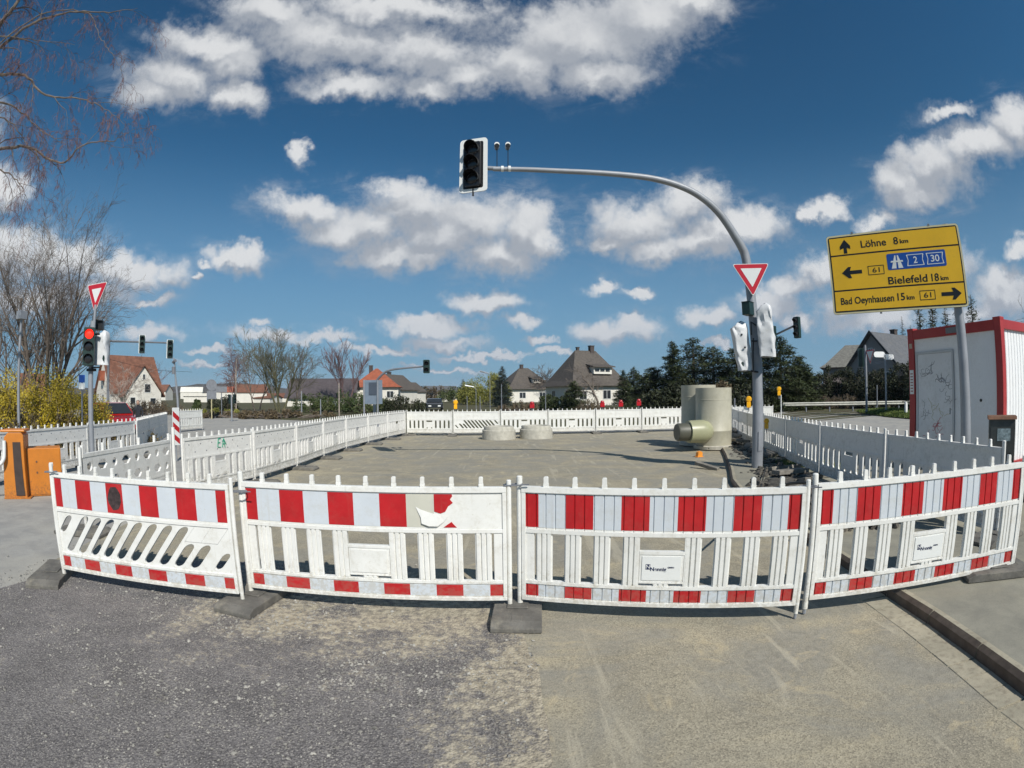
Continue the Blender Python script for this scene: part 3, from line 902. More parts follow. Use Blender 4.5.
def pol(x, y, a, l): return (x, y), (x + l * math.cos(a), y + l * math.sin(a))


b1 = make_panel('slanted', 'red and white barrier with slanted slots, a black round smudge on one red block', film=True)
place_panel(b1, *pol(-4.041, 3.142, 0.136, 1.95))
# black round paint smudge over one red block
sm = MB(); sm.prism([(0.81 + 0.075 * math.cos(t * .4) * (1 + .06 * math.sin(t * 1.7)), 0.705 + 0.10 * math.sin(t * .4) * (1 + .05 * math.cos(t * 2.3))) for t in range(16)], -0.0162, -0.0145)
SMUD = mat('soot_black_smudge', (0.045, 0.03, 0.03), 0.8, 0.5, 30)
sm.build('smudge', SMUD, b1)
b2 = make_panel('wide', 'red and white barrier with its reflective film torn off at the right end', film=True, plate='blank', torn=True)
place_panel(b2, *pol(-2.142, 3.572, 0.034, 2.125))
b3 = make_panel('wide', 'ribbed red and white barrier with a name plate, in front of the curved signal mast', film=True, ribbed=True, plate='text')
place_panel(b3, *pol(0.035, 3.672, -0.285, 2.10))
b4 = make_panel('wide', 'ribbed red and white barrier with a name plate, standing across the kerb by the container', film=True, ribbed=True, plate='text')
place_panel(b4, (2.13, 3.13), (4.23, 2.66), 0.125)
b4.rotation_euler.y = R(-0.9)
for b_ in (b1, b2, b3, b4): b_['group'] = 'red and white barriers along the front'


def clamp(x, y, z, rot, label):
    c = MB(); c.tube([(-0.055, -0.03, 0), (0.055, -0.034, 0.004), (0.068, 0, 0.006), (0.055, 0.034, 0.004), (-0.055, 0.03, 0), (-0.068, 0, 0), (-0.055, -0.03, 0)], 0.006, 6)
    c.tube([(0.05, -0.03, 0.004), (0.12, -0.045, 0.012)], 0.005, 6)
    o = c.build('wire_tie', GALV_D, None, (x, y, z), rotz=rot, smooth=True)
    tag(o, label, 'wire tie', 'wire ties joining the front barriers')


clamp(-2.10, 3.49, 0.93, 0.1, 'wire tie joining the smudged barrier to the torn one')
clamp(-0.0, 3.655, 1.01, -0.1, 'wire tie joining the torn barrier to the ribbed one')
clamp(2.06, 3.12, 0.99, -0.9, 'wire tie joining the two ribbed barriers')
clamp(-4.02, 3.13, 1.00, 0.2, 'wire tie on the outer post of the smudged barrier')

# rubber feet -----------------------------------------------------------------
fm = MB()
L2, W2 = 0.38, 0.18
fm.prism([(-L2, 0.0), (L2, 0.0), (L2, 0.035), (L2 - 0.07, 0.068), (-L2 + 0.07, 0.068), (-L2, 0.035)], -W2, W2, plane='xz')
fm.box(-0.10, 0.10, -0.08, 0.08, 0.068, 0.080)
for x in (-0.27, 0.27):
    fm.box(x - 0.05, x + 0.05, -0.04, 0.04, 0.05, 0.0715)
foot0 = fm.build('ballast_block', RUBBER, bevel=0.008)
foot_first = [True]


def foot(x, y, rot, label, group, z=0.002):
    if foot_first[0]:
        o = foot0; foot_first[0] = False
    else:
        o = foot0.copy(); COL.objects.link(o)
    o.location = (x, y, z); o.rotation_euler = (0, 0, rot)
    tag(o, label, 'barrier foot', group)
    return o


FG = 'rubber feet under the front barriers'
foot(-4.22, 3.16, PI / 2 + 0.5, 'rubber foot under the outer end of the smudged barrier', FG)
foot(-2.08, 3.58, PI / 2 - 0.12, 'rubber foot between the smudged barrier and the torn barrier', FG, 0.006)
foot(0.03, 3.66, PI / 2 - 0.05, 'rubber foot between the torn barrier and the ribbed barrier', FG, 0.006)
foot(4.02, 2.72, PI / 2 + 1.15, 'tilted rubber foot on the pavement under the ribbed barrier by the container', FG, PZ)

# other fence lines -------------------------------------------------------------
ORD = ['nearest', 'second', 'third', 'fourth', 'fifth', 'sixth', 'seventh', 'eighth', 'ninth', 'tenth', 'eleventh', 'twelfth']
proto = {}
proto['wide'] = make_panel('wide', '', mat_=GREYW, rivets=True)
proto['narrow'] = make_panel('narrow', '', mat_=WHITE)
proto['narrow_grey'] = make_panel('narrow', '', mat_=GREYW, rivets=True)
proto['slant'] = make_panel('slanted_back', '', mat_=WHITE)
proto['solid'] = None
bpy.context.view_layer.update()
for k_, r_ in proto.items():
    if r_: TREE[r_.name] = kids(r_)
used = set()


def put_panel(kind, a, b, label, group, z=0.12):
    if kind not in used:
        r_ = proto[kind]; used.add(kind)
    else:
        src = proto[kind]
        r_ = src.copy(); COL.objects.link(r_)
        for ch in TREE[src.name]:
            c = ch.copy(); COL.objects.link(c); c.parent = r_
    place_panel(r_, a, b, z)
    tag(r_, label, 'barrier', group)
    return r_


def shrink(a, b, g=0.04):
    a = Vector((*a, 0)); b = Vector((*b, 0)); d = (b - a).normalized() * (g / 2)
    return (a + d)[:2], (b - d)[:2]


left = [(-5.22, 6.85), (-4.95, 8.85), (-4.92, 10.87), (-5.03, 12.9), (-5.07, 14.95), (-4.95, 17.0), (-4.76, 19.05), (-4.48, 21.1)]
lp = []
for i in range(7):
    a, b = shrink(left[i], left[i + 1])
    lp.append(put_panel('wide', a, b, f'weathered white barrier, {ORD[i]} from the red-striped front row in the left fence line' if i else 'weathered white barrier with green graffiti in the left fence line', 'white barriers of the left fence line'))
    if i:
        foot(left[i][0] + 0.12, left[i][1], 0.05, f'rubber foot under the {ORD[i - 1]} joint of the left fence line', 'rubber feet of the left fence line')
foot(left[7][0] + 0.05, left[7][1] - 0.05, 0.7, 'rubber foot at the corner of left and rear fence lines', 'rubber feet of the left fence line')
# green graffiti on the first one
g_ = MB()
def stroke(mb_, pts, r=0.006, m=0):
    mb_.tube([(x, -0.0145, z) for x, z in pts], r, 5, m)
stroke(g_, [(0.95, .81), (0.93, .67), (1.01, .66)], .009); stroke(g_, [(0.94, .74), (1.0, .745)], .009); stroke(g_, [(0.95, .81), (1.02, .815)], .009)
stroke(g_, [(1.06, .66), (1.09, .81), (1.14, .65)], .010); stroke(g_, [(1.07, .71), (1.13, .72)], .009); stroke(g_, [(1.10, .80), (1.17, .70)], .012)
g_.build('graffiti', GREENP, lp[0])

far = [(-4.45, 20.93 + 0.2), (-2.46, 21.0), (-0.50, 21.15), (1.49, 21.35), (3.52, 21.45), (5.56, 21.5), (7.6, 21.55), (9.62, 21.5)]
for i in range(7):
    a, b = shrink(far[i], far[i + 1])
    kind = 'slant' if i == 1 else 'narrow'
    lab = 'white barrier with slanted slots in the rear fence line, behind the left concrete ring' if i == 1 else f'white barrier, {ORD[i] if i else "leftmost"} from the left in the rear fence line'
    if i == 0: lab = 'white barrier at the left corner of the rear fence line'
    put_panel(kind, a, b, lab, 'white barriers of the rear fence line')
    if i: foot(far[i][0], far[i][1] - 0.12, PI / 2 + 0.03, f'rubber foot under the {ORD[i - 1].replace("nearest", "first")} joint from the left in the rear fence line', 'rubber feet of the rear fence line')
put_panel('narrow', (9.95, 21.7), (11.85, 21.15), 'white barrier beyond the corner, just right of the signal mast', 'white barriers beyond the rear corner')

right = [(9.45, 20.9), (8.7, 18.9), (8.0, 16.85), (7.35, 14.8), (6.75, 12.55), (6.15, 10.35), (5.55, 8.05), (5.22, 5.8), (4.98, 3.42)]
for i in range(8):
    a, b = shrink(right[i], right[i + 1])
    j = 7 - i
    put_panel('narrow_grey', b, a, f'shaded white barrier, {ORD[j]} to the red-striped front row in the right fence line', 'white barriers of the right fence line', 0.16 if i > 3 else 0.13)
    foot(right[i + 1][0] - 0.05, right[i + 1][1], 0.1, f'rubber foot under the {ORD[j].replace("nearest", "first")} joint of the right fence line', 'rubber feet of the right fence line', PZ if i > 2 else 0.002)

outer = [(-9.2, 2.6), (-9.36, 4.65), (-9.52, 6.7), (-9.80, 8.95), (-10.30, 11.3)]
for i in range(4):
    a, b = shrink(outer[i], outer[i + 1])
    put_panel('wide', a, b, f'weathered white barrier, {["outermost", "behind the barrier gate", "behind the orange cabinet", "farthest"][i]} in the outer left fence line', 'white barriers of the outer left fence line')
    foot(outer[i + 1][0], outer[i + 1][1], 0.1, f'rubber foot, {ORD[i]} in the outer left fence line', 'rubber feet of the outer left fence line')
o2 = [(-10.30, 11.36), (-11.33, 13.13), (-12.36, 14.9), (-13.40, 16.7)]
for i in range(3):
    a, b = shrink(o2[i], o2[i + 1], 0.03)
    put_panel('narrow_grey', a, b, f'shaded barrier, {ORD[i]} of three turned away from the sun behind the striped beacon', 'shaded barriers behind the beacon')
put_panel('narrow', (-15.55, 20.3), (-15.42, 22.2), 'white barrier standing alone beside the striped beacon', None)

# fence unit with round and square holes ---------------------------------------
hb = empty('fence_barrier', (0, 0, 0))
tag(hb, 'grey white barrier with two rows of round and square holes behind the smudged barrier', 'barrier')
mb = MB()
mb.box(0.03, 2.37, -0.024, 0.024, 0.80, 0.85); mb.box(0.03, 2.37, -0.024, 0.024, 0.0, 0.04); mb.box(0.03, 2.37, -0.020, 0.020, 0.30, 0.34)
for row, (z0, z1) in enumerate(((0.56, 0.80), (0.34, 0.56))):
    for k in range(8):
        a = 0.03 + k * 0.2925; b = a + 0.2925; c = (a + b) / 2; zc = (z0 + z1) / 2
        if k % 2 == row: hole = stadium(c, zc, 0.055, 0.055, 6)
        else: hole = stadium(c, zc, 0.11, 0.06, 2)
        mb.holed([(a, z0), (b, z0), (b, z1), (a, z1)], hole, -0.018, 0.018)
for k in range(6):
    a = 0.03 + k * 0.39; b = a + 0.39
    mb.holed([(a, 0.04), (b, 0.04), (b, 0.30), (a, 0.30)], stadium((a + b) / 2, 0.17, 0.14, 0.09, 3), -0.015, 0.015)
for k in range(6):
    x = 0.05 + k * 0.46
    mb.tube([(x, 0, 0.85), (x, 0, 0.95)], 0.024, 8)
mb.build('panel', GREYW, hb, bevel=0.003)
for x in (0.0, 2.40):
    p = MB(); p.tube([(x, 0, -0.1), (x, 0, 0.93)], 0.024, 10); p.build('post', GREYW, hb, smooth=True)
hb.location = (-5.18, 4.55, 0.12); hb.rotation_euler = (0, 0, math.atan2(6.85 - 4.55, -5.5 + 5.18))
foot(-5.2, 4.5, 0.2, 'rubber foot under the near post of the holed barrier', 'rubber feet of the left fence line')
foot(-5.35, 6.9, 0.2, 'rubber foot where the holed barrier meets the left fence line', 'rubber feet of the left fence line')
mb = MB(); mb.tube([(-5.32, 6.78, 0.05), (-5.32, 6.78, 1.18)], 0.028, 10)
tag(mb.build('fence_post', WHITE, smooth=True), 'white tubular post between the holed barrier and the green graffiti barrier', 'post')

# ================================================================== SIGNAL MAST AND TRAFFIC LIGHTS
def onY(px, py, Y):
    r = ray(px, py); t = Y / r.y
    return Vector((r.x * t, Y, CAM_H + r.z * t))


mast = empty('signal_mast', (5.05, 9.68, 0))
tag(mast, 'tall grey signal mast whose arm curves left over the building site', 'signal mast')
arm_px = [(746, 259), (741.5, 247), (735, 236), (728, 225), (719, 213), (707, 201.5), (692, 191.5), (674, 184), (655, 179), (635, 176), (600, 173), (560, 171), (525, 169.5), (493, 169)]
pts = []
for i, (x, y) in enumerate(arm_px):
    Y = 9.68 - 0.35 * i / (len(arm_px) - 1)
    pts.append(onY(x, y, Y) - Vector((5.05, 9.68, 0)))
p0 = pts[0]
mb = MB()
mb.tube([(0, 0, -0.1), (0, 0, 0.15), (0, 0, 1.6), (0.0, 0, 2.2), (p0.x * 0.3, 0, 3.0)], [0.125, 0.122, 0.116, 0.112, 0.105], 20)
mb.build('pole', GALV, mast, smooth=True)
mb = MB()
rr = [0.098, 0.094, 0.09, 0.086, 0.082, 0.078, 0.074, 0.070, 0.066, 0.062, 0.057, 0.053, 0.050, 0.047]
# smooth the surveyed curve
allp = [Vector((p0.x * 0.3, 0, 3.0)), Vector((p0.x * 0.6, 0, (3.0 + p0.z) / 2))] + pts
allr = [0.104, 0.101] + rr


def catmull(P_, R_, k=4):
    o = []; q = []
    for i in range(len(P_) - 1):
        a, b, c, d = P_[max(i - 1, 0)], P_[i], P_[i + 1], P_[min(i + 2, len(P_) - 1)]
        for j in range(k):
            t = j / k
            o.append(0.5 * ((2 * b) + (c - a) * t + (2 * a - 5 * b + 4 * c - d) * t * t + (-a + 3 * b - 3 * c + d) * t ** 3))
            q.append(R_[i] + (R_[i + 1] - R_[i]) * t)
    o.append(P_[-1]); q.append(R_[-1])
    return o, q


cp, cr_ = catmull(allp, allr)
mb.tube(cp, cr_, 16)
mb.build('arm', GALV, mast, smooth=True)
mb = MB()
mb.box(-0.045, 0.045, -0.128, -0.115, 0.45, 0.85)
mb.build('access_cover', GALV, mast)
mb = MB(); mb.lathe([(0.118, 1.55), (0.118, 1.57)], 20); mb.build('band', GALV, mast)
endp = pts[-1]
mb = MB()
for dx in (0.16, 0.30):
    mb = MB(); mb.tube([endp + Vector((dx, 0, -0.0)), endp + Vector((dx + 0.05, 0, -0.0))], 0.062, 14)
    mb.build('arm_clamp', SIGN_W, mast, smooth=True)
for k, (x, y, yb) in enumerate(((497, 147, 168), (508, 147, 169))):
    top = onY(x, y, 9.33) - Vector((5.05, 9.68, 0)); bot = onY(x, yb, 9.33) - Vector((5.05, 9.68, 0))
    d = MB(); d.tube([bot, top], 0.009, 6)
    d.tube([top + Vector((-0.01, 0.10, 0.02)), top + Vector((0.0, -0.10, -0.02))], [0.045, 0.05], 12)
    do = d.build('detector_camera', BLACK, mast, smooth=True)
    d = MB(); d.tube([top + Vector((-0.01, 0.11, 0.045)), top + Vector((0.0, -0.06, 0.035))], 0.052, 12)
    d.build('sun_shield', SIGN_W, do, smooth=True)


def head_parts(root, n=3, s=1.0, back=False, lit=None, body=DKGREEN, visor_len=0.24, lens_r=0.105):
    """signal head facing local -y, centred on the origin, n lenses high"""
    hh = 0.32 * n
    mb = MB()
    prof = stadium(0, 0, 0.16, hh / 2 + 0.02, 4)
    mb.prism(stadium(0, 0, 0.165, hh / 2 + 0.02, 4) if False else [(x * 1.0, z) for x, z in stadium_r(0.165, hh / 2 + 0.02, 0.05)], -0.08, 0.10)
    mb.build('housing', body, root, bevel=0.006)
    if back:
        b = MB()
        O = stadium_r(0.285, hh / 2 + 0.12, 0.07)
        I = stadium_r(0.205, hh / 2 + 0.045, 0.035)
        b.holed(O, I, -0.012, 0.012)
        bo = b.build('backboard', SIGN_W, root)
        b = MB(); b.prism([(x * 0.999, z * 0.999) for x, z in I], -0.004, 0.008)
        b.build('dark_field', BLACK, bo)
    for k in range(n):
        z = hh / 2 - 0.16 - 0.32 * k
        col = LENS
        e = lit == k
        l = MB(); l.lathe([(0.0, 0.030), (lens_r * 0.5, 0.026), (lens_r * 0.85, 0.014), (lens_r, 0.0), (lens_r, -0.01)], 20, T=Matrix.Translation((0, -0.085, z)) @ Matrix.Rotation(PI / 2, 4, 'X'))
        lo = l.build('lens', RED_LIT if e else LENS, root, smooth=True)
        if e: lo['label'] = 'lit red lens'
        v = MB(); vs = []; fs = []
        nn = 18
        for j in range(nn + 1):
            a = R(-35) + R(250) * j / nn
            ln = visor_len * (0.35 + 0.65 * max(0, math.sin(a)) ** 0.6) if math.sin(a) > 0 else visor_len * 0.35
            for (r_, y_) in ((lens_r * 1.12, -0.08), (lens_r * 1.12, -0.08 - ln), (lens_r * 1.05, -0.08 - ln), (lens_r * 1.05, -0.08)):
                vs.append((r_ * math.cos(a), y_, z + r_ * math.sin(a) - (abs(y_) - 0.08) * 0.12))
        for j in range(nn):
            for q in range(4):
                fs.append((j * 4 + q, (j + 1) * 4 + q, (j + 1) * 4 + (q + 1) % 4, j * 4 + (q + 1) % 4))
        fs += [(0, 1, 2, 3), (nn * 4 + 3, nn * 4 + 2, nn * 4 + 1, nn * 4)]
        v.add(vs, fs)
        v.build('visor', BLACK, root, smooth=True)
    if s != 1.0: root.scale = (s, s, s)


def stadium_r(hw, hh, r, n=4):
    pts = []
    for (sx, sz, a0) in ((1, 1, 0), (-1, 1, 90), (-1, -1, 180), (1, -1, 270)):
        for k in range(n):
            a = R(a0 + 90 * k / (n - 1))
            pts.append((sx * (hw - r) + r * math.cos(a), sz * (hh - r) + r * math.sin(a)))
    return pts


RED_LIT = mat('lit_red_signal', (0.6, 0.02, 0.01), 0.3, 0.02, emis=((1.0, 0.018, 0.008), 2.2))
hp = onY(473.5, 165, 9.33)
h0 = empty('traffic_light', hp, R(-14)); tag(h0, 'large unlit black traffic light with white border hanging at the end of the curved arm', 'traffic light')
head_parts(h0, 3, 1.0, back=True, body=BLACK, lens_r=0.13, visor_len=0.22)
mb = MB(); mb.tube([(0.12, 0.07, -0.05), (0.55, 0.16, -0.09)], 0.045, 10); mb.build('bracket', GALV, h0, smooth=True); mb = MB(); mb.tube([(0, 0.0, -0.5), (0, 0.0, -0.68)], 0.02, 8); mb.build('lower_bolt', BLACK, h0)


def tri_sign(root, side, rim=0.12, double=True):
    hgt = side * 0.866
    V3 = [(-side / 2, hgt / 2), (0, -hgt / 2), (side / 2, hgt / 2)]

    def rounded(P3, r):
        out = []
        n = 3
        for i in range(3):
            p = Vector(P3[i]); a = (Vector(P3[i - 1]) - p).normalized(); b = (Vector(P3[(i + 1) % 3]) - p).normalized()
            d = r / math.tan(R(30)); bis = (a + b).normalized(); c = p + bis * (r / math.sin(R(30)))
            s0 = p + a * d; s1 = p + b * d
            e0 = s0 - c; e1 = s1 - c; a0 = math.atan2(e0.y, e0.x); a1 = math.atan2(e1.y, e1.x)
            da = (a1 - a0 + PI) % (2 * PI) - PI
            for k in range(5):
                t = a0 + da * k / 4
                out.append((c.x + r * math.cos(t), c.y + r * math.sin(t)))
        return out

    def inset(d):
        c = Vector((0, hgt / 2 - hgt / 3)); rin = hgt / 3
        k = (rin - d) / rin
        return [tuple(c + (Vector(p) - c) * k) for p in V3]
    mb = MB(); mb.prism(rounded(V3, 0.03), 0.0, 0.014)
    mb.build('plate', GALV_D, root)
    mb = MB(); mb.prism(rounded(V3, 0.03), -0.004, -0.0005); mb.build('white_edge', SIGN_W, root)
    mb = MB(); mb.prism(rounded(inset(0.012), 0.024), -0.0065, -0.0045); mb.build('red_border', SIGN_R, root)
    mb = MB(); mb.prism(rounded(inset(0.012 + rim * 0.72), 0.008), -0.009, -0.007); mb.build('white_field', SIGN_W, root)


ys = empty('yield_sign', P(752, 280, 10.72), R(-20)); tag(ys, 'red and white give way sign on the curved signal mast', 'traffic sign')
tri_sign(ys, 0.80)
for z in (-0.05, 0.18):
    mb = MB(); mb.box(-0.02, 0.02, 0.015, 0.10, z, z + .05); mb.build('bracket', GALV_D, ys)


def bag(name, label, loc, w_, h, yaw, lean=0.0, seed=0, bottom=0.8, holes=()):
    """wrinkled tarpaulin pulled over a signal head"""
    rnd = random.Random(seed)
    root = empty(name, loc, yaw); tag(root, label, 'covered traffic light')
    n, m_ = 28, 26
    vs = []; fs = []
    for i in range(m_ + 1):
        t = i / m_
        z = h / 2 - h * t
        wr = w_ / 2 * (0.35 + 0.65 * min(1, (t / 0.10)) ** 0.5) * (1.0 - (1 - bottom) * t)
        for k in range(n):
            a = 2 * PI * k / n
            c, s = math.cos(a), math.sin(a)
            e = 0.45
            x = math.copysign(abs(c) ** e, c) * wr; y = math.copysign(abs(s) ** e, s) * wr * 0.62
            nz = noise.noise(Vector((x * 10 + seed, z * 2.2, y * 10))) * 0.026 + noise.noise(Vector((x * 4 + z * 4 + seed * 2, z * 6 + x * 14, y * 5))) * 0.020
            x += nz + lean * t * h; y += nz * 1.4 * (1 if s < 0 else .6)
            vs.append((x, y, z + (0.03 * noise.noise(Vector((a, seed, 0))) if i in (0, m_) else 0) + (0.05 * math.cos(a) if i < 3 else 0)))
    for i in range(m_):
        for k in range(n):
            fs.append((i * n + k, i * n + (k + 1) % n, (i + 1) * n + (k + 1) % n, (i + 1) * n + k))
    fs.append(tuple(range(n)))
    b = MB(); b.add(vs, fs); bo = b.build('cover', TARP, root, smooth=True)
    if holes:
        for (x, z) in holes:
            e_ = MB(); e_.lathe([(0.022, -0.004), (0.022, 0.004)], 10, T=Matrix.Translation((x, -w_ * 0.345, z)) @ Matrix.Rotation(PI / 2, 4, 'X'))
            e_.build('eyelet', BLACK, bo)
    mb = MB(); mb.prism(stadium_r(w_ * 0.36 * bottom, 0.08, 0.03), -0.07, 0.07, T=Matrix.Translation((lean * h * .9, 0, -h / 2 + 0.10)))
    mb.build('housing', DKGREEN, root)
    for zz in (h * .28, -h * .22):
        mb = MB(); mb.tube([(0, w_ * .3, zz), (0.0, w_ * .3 + 0.18, zz)], 0.02, 8); mb.build('bracket', BLACK, root)
    return root


bag('covered_signal_head', 'traffic light wrapped in white tarpaulin, left of the curved mast, with dark eyelets', P(739, 347, 10.75), 0.36, 0.98, R(-8), 0.13, 3, 0.78, ((0.03, 0.24), (0.09, -0.02)))
bag('covered_signal_head', 'taller traffic light wrapped in white tarpaulin on the right of the curved mast', P(764.5, 331, 10.62), 0.34, 1.05, R(-30), 0.05, 8, 0.95)
mb = MB(); mb.box(-0.09, 0.09, -0.12, 0.12, -0.13, 0.13); mb.box(-0.10, 0.10, -0.13, 0.13, 0.13, 0.145)
tag(mb.build('signal_box', DKGREEN, None, P(748, 309, 10.7), bevel=0.01, rotz=R(-50)), 'small dark green box on the curved mast below the give way sign', 'signal box')
mb = MB()
q = P(751, 322, 10.7); q2 = P(750.5, 385, 10.7)
mb.tube([P(757, 326, 10.82), q, P(751.5, 335, 10.68)], 0.018, 6); mb.tube([P(757, 341, 10.82), P(752, 341, 10.68)], 0.018, 6); mb.tube([P(758, 372, 10.82), P(751, 371, 10.72)], 0.022, 6)
mb.tube([P(753.5, 338, 10.7), P(753, 355, 10.7), P(753.5, 372, 10.7)], 0.016, 6)
mb.v = [tuple(Vector(p) - Vector((5.05, 9.68, 0))) for p in mb.v]
mb.build('mounting_arm', BLACK, mast)
mb = MB(); pp = [P(x, y, 10.9) - Vector((5.05, 9.68, 0)) for x, y in ((753, 395), (751.5, 386), (753.5, 372), (756, 355))]
mb.tube(pp, 0.012, 6); mb.build('cable', CABLEM, mast)

# ------------------------------------------------ far signal behind the mast (on a cantilever)
m2 = empty('signal_mast', base(760, 23.5)); tag(m2, 'dark signal mast with a short rising arm, partly hidden by the curved mast', 'signal mast')
mb = MB(); mb.tube([(0, 0, -0.05), (0, 0, 4.0)], [0.09, 0.07], 12); mb.build('pole', GALV_D, m2, smooth=True)
mb = MB(); e1 = P(774, 335.5, 23) - m2.location; e2 = P(798, 324, 21.5) - m2.location
mb.tube([(0, 0, 3.7), e1, e2], 0.045, 8); mb.build('arm', GALV_D, m2, smooth=True)
for k, (x, y, D, lab) in enumerate(((773, 336, 22.7, 'dark traffic light seen beside the right tarpaulin cover'), (797, 327.5, 21.4, 'dark traffic light at the end of the arm to the right of the curved mast'))):
    h_ = empty('traffic_light', P(x, y, D), R(-70)); tag(h_, lab, 'traffic light'); head_parts(h_, 3, 0.86, visor_len=0.2)

# ------------------------------------------------ left signal pole with the red light
LP = base(90.6, 10.5)
m3 = empty('signal_pole', LP); tag(m3, 'slim grey pole carrying the lit red traffic light on the left', 'signal pole')
mb = MB(); mb.tube([(0, 0, -0.05), (0, 0, 3.05)], 0.052, 14); mb.tube([(0.04, 0, 2.2), (0.04, 0, 3.35)], 0.028, 10); mb.build('pole', GALV, m3, smooth=True)
mb = MB(); mb.box(-0.07, 0.10, -0.06, 0.06, 2.12, 2.17); mb.build('bracket', BLACK, m3); mb = MB(); mb.box(-0.02, 0.25, -0.03, 0.03, 2.175, 2.2); mb.build('bracket', BLACK, m3); mb = MB(); mb.box(-0.02, 0.2, -0.03, 0.03, 2.78, 2.81); mb.build('bracket', BLACK, m3)
h3 = empty('traffic_light', P(89, 346.5, 10.35), R(40)); tag(h3, 'traffic light showing red on the slim pole at left', 'traffic light')
head_parts(h3, 3, 0.70, lit=0, visor_len=0.10, lens_r=0.125)
h3b = empty('signal_box', P(100, 325.5, 10.7), R(30)); tag(h3b, 'small dark square signal box beneath the left give way sign', 'signal box')
mb = MB(); mb.box(-0.08, 0.08, -0.07, 0.07, -0.09, 0.09); mb.build('housing', BLACK, h3b, bevel=0.008)
mb = MB(); mb.box(-0.085, 0.085, -0.12, -0.07, 0.075, 0.09); mb.build('visor', BLACK, h3b)
ys2 = empty('yield_sign', P(96, 298.5, 10.5), R(-8)); tag(ys2, 'give way sign seen at an angle above the red traffic light', 'traffic sign')
tri_sign(ys2, 0.66)
ys2.rotation_euler = (0, 0, R(90))
ys2.rotation_euler = (0, 0, R(-4))
b3_ = bag('covered_signal_head', 'traffic light wrapped in crumpled white tarpaulin beside the red light', P(101.5, 349, 10.55), 0.30, 0.60, R(20), 0.0, 21, 1.0)

# cantilever with two dark heads behind it
m4 = empty('signal_mast', base(108, 33)); tag(m4, 'thin horizontal signal arm behind the crumpled tarpaulin on the left', 'signal mast')
a1 = P(172, 343, 30) - m4.location; a0 = P(108, 341, 33) - m4.location
mb = MB(); mb.tube([(0, 0, -0.05), (0, 0, a0.z)], [0.10, 0.08], 12); mb.build('pole', GALV_D, m4, smooth=True)
mb = MB(); mb.tube([Vector((0, 0, a0.z)), a1], [0.06, 0.045], 8); mb.build('arm', GALV_D, m4, smooth=True)
for (x, y, D, lab) in ((142, 344, 31, 'first of two dark traffic lights on the thin arm above the white house'), (170, 349, 30, 'second dark traffic light at the tip of the thin arm above the house roof')):
    h_ = empty('traffic_light', P(x, y, D), R(42)); tag(h_, lab, 'traffic light')
    head_parts(h_, 3, 0.98, visor_len=0.2)
    mb = MB(); mb.holed(stadium_r(0.2, 0.53, 0.03), stadium_r(0.165, 0.49, 0.03), 0.085, 0.1); mb.build('white_rim', SIGN_W, h_)

# cantilever with a single head in the middle distance
m5 = empty('signal_mast', base(374.5, 27)); tag(m5, 'pale curved signal mast beside the blue grey sign back', 'signal mast')
cpx = [(374, 393), (375, 385), (378, 379), (384, 373), (391, 370), (400, 368.6), (412, 367.5), (424, 366.5)]
pp = [P(x, y, 27 - 0.15 * i) - m5.location for i, (x, y) in enumerate(cpx)]
mb = MB(); mb.tube([(0, 0, -0.05), (0, 0, 1.2), pp[0]], [0.09, 0.085, 0.08], 10); mb.build('pole', GALV, m5, smooth=True)
c_, r_ = catmull(pp, [0.078, 0.072, 0.066, 0.06, 0.055, 0.05, 0.045, 0.04]); mb = MB(); mb.tube(c_, r_, 8); mb.build('arm', GALV_D, m5, smooth=True)
h_ = empty('traffic_light', P(426.5, 366.5, 25.8), R(6)); tag(h_, 'dark traffic light at the tip of the pale curved mast in the middle distance', 'traffic light')
head_parts(h_, 2, 1.0, visor_len=0.2)

# ------------------------------------------------ yellow direction sign
SW, SH = 2.67, 1.50
ds = empty('direction_sign', (0, 0, 0)); tag(ds, 'yellow direction sign listing Löhne, Bielefeld and Bad Oeynhausen on a leaning grey post', 'road sign')
ctr = (P(825, 237, 10) + P(958, 223.5, 10) + P(836, 316, 10) + P(967, 305, 10)) / 4
ds_yaw = -R(44.1)
ds.location = (ctr.x, ctr.y, ctr.z); ds.rotation_euler = (0, 0, ds_yaw)
mb = MB(); mb.prism(stadium_r(SW / 2, SH / 2, 0.06), 0.0, 0.03); mb.build('panel', GALV_D, ds)
mb = MB(); mb.prism(stadium_r(SW / 2 - .003, SH / 2 - .003, 0.06), -0.004, -0.0005); ed = mb.build('edge', CREAM, ds)
mb = MB(); mb.prism(stadium_r(SW / 2 - 0.035, SH / 2 - 0.035, 0.035), -0.007, -0.0045); mb.build('border', BLACK, ds)


def su(u): return -SW / 2 + u * SW
def sv(v): return SH / 2 - v * SH


for nm, va, vb in (('upper_field', 0.04, 0.255), ('middle_field', 0.275, 0.70), ('lower_field', 0.72, 0.96)):
    mb = MB(); mb.prism([(su(0.022), sv(vb)), (su(0.978), sv(vb)), (su(0.978), sv(va)), (su(0.022), sv(va))], -0.010, -0.0075); mb.build('field', YEL, ds)


def tfit(nm, s, u0, u1, v, h, m_, parent, y=-0.0115, bold=0.0):
    """lettering fitted into u0..u1 at height h around v"""
    o = text(nm, s, h * 1.42, m_, parent, (0, y, 0), ext=0.0008, align='LEFT', bold=bold)
    xs = [q.co.x for q in o.data.vertices]; zs = [q.co.y for q in o.data.vertices]
    w_ = max(xs) - min(xs); k = (u1 - u0) * SW / w_
    o.scale = (k, 1, 1); o.location = (su(u0) - min(xs) * k, y, sv(v) - h * 0.5 - 0.0)
    # baseline at the bottom of the cap height
    o.location.z = sv(v) - h / 2 - base_y(o, s)
    return o


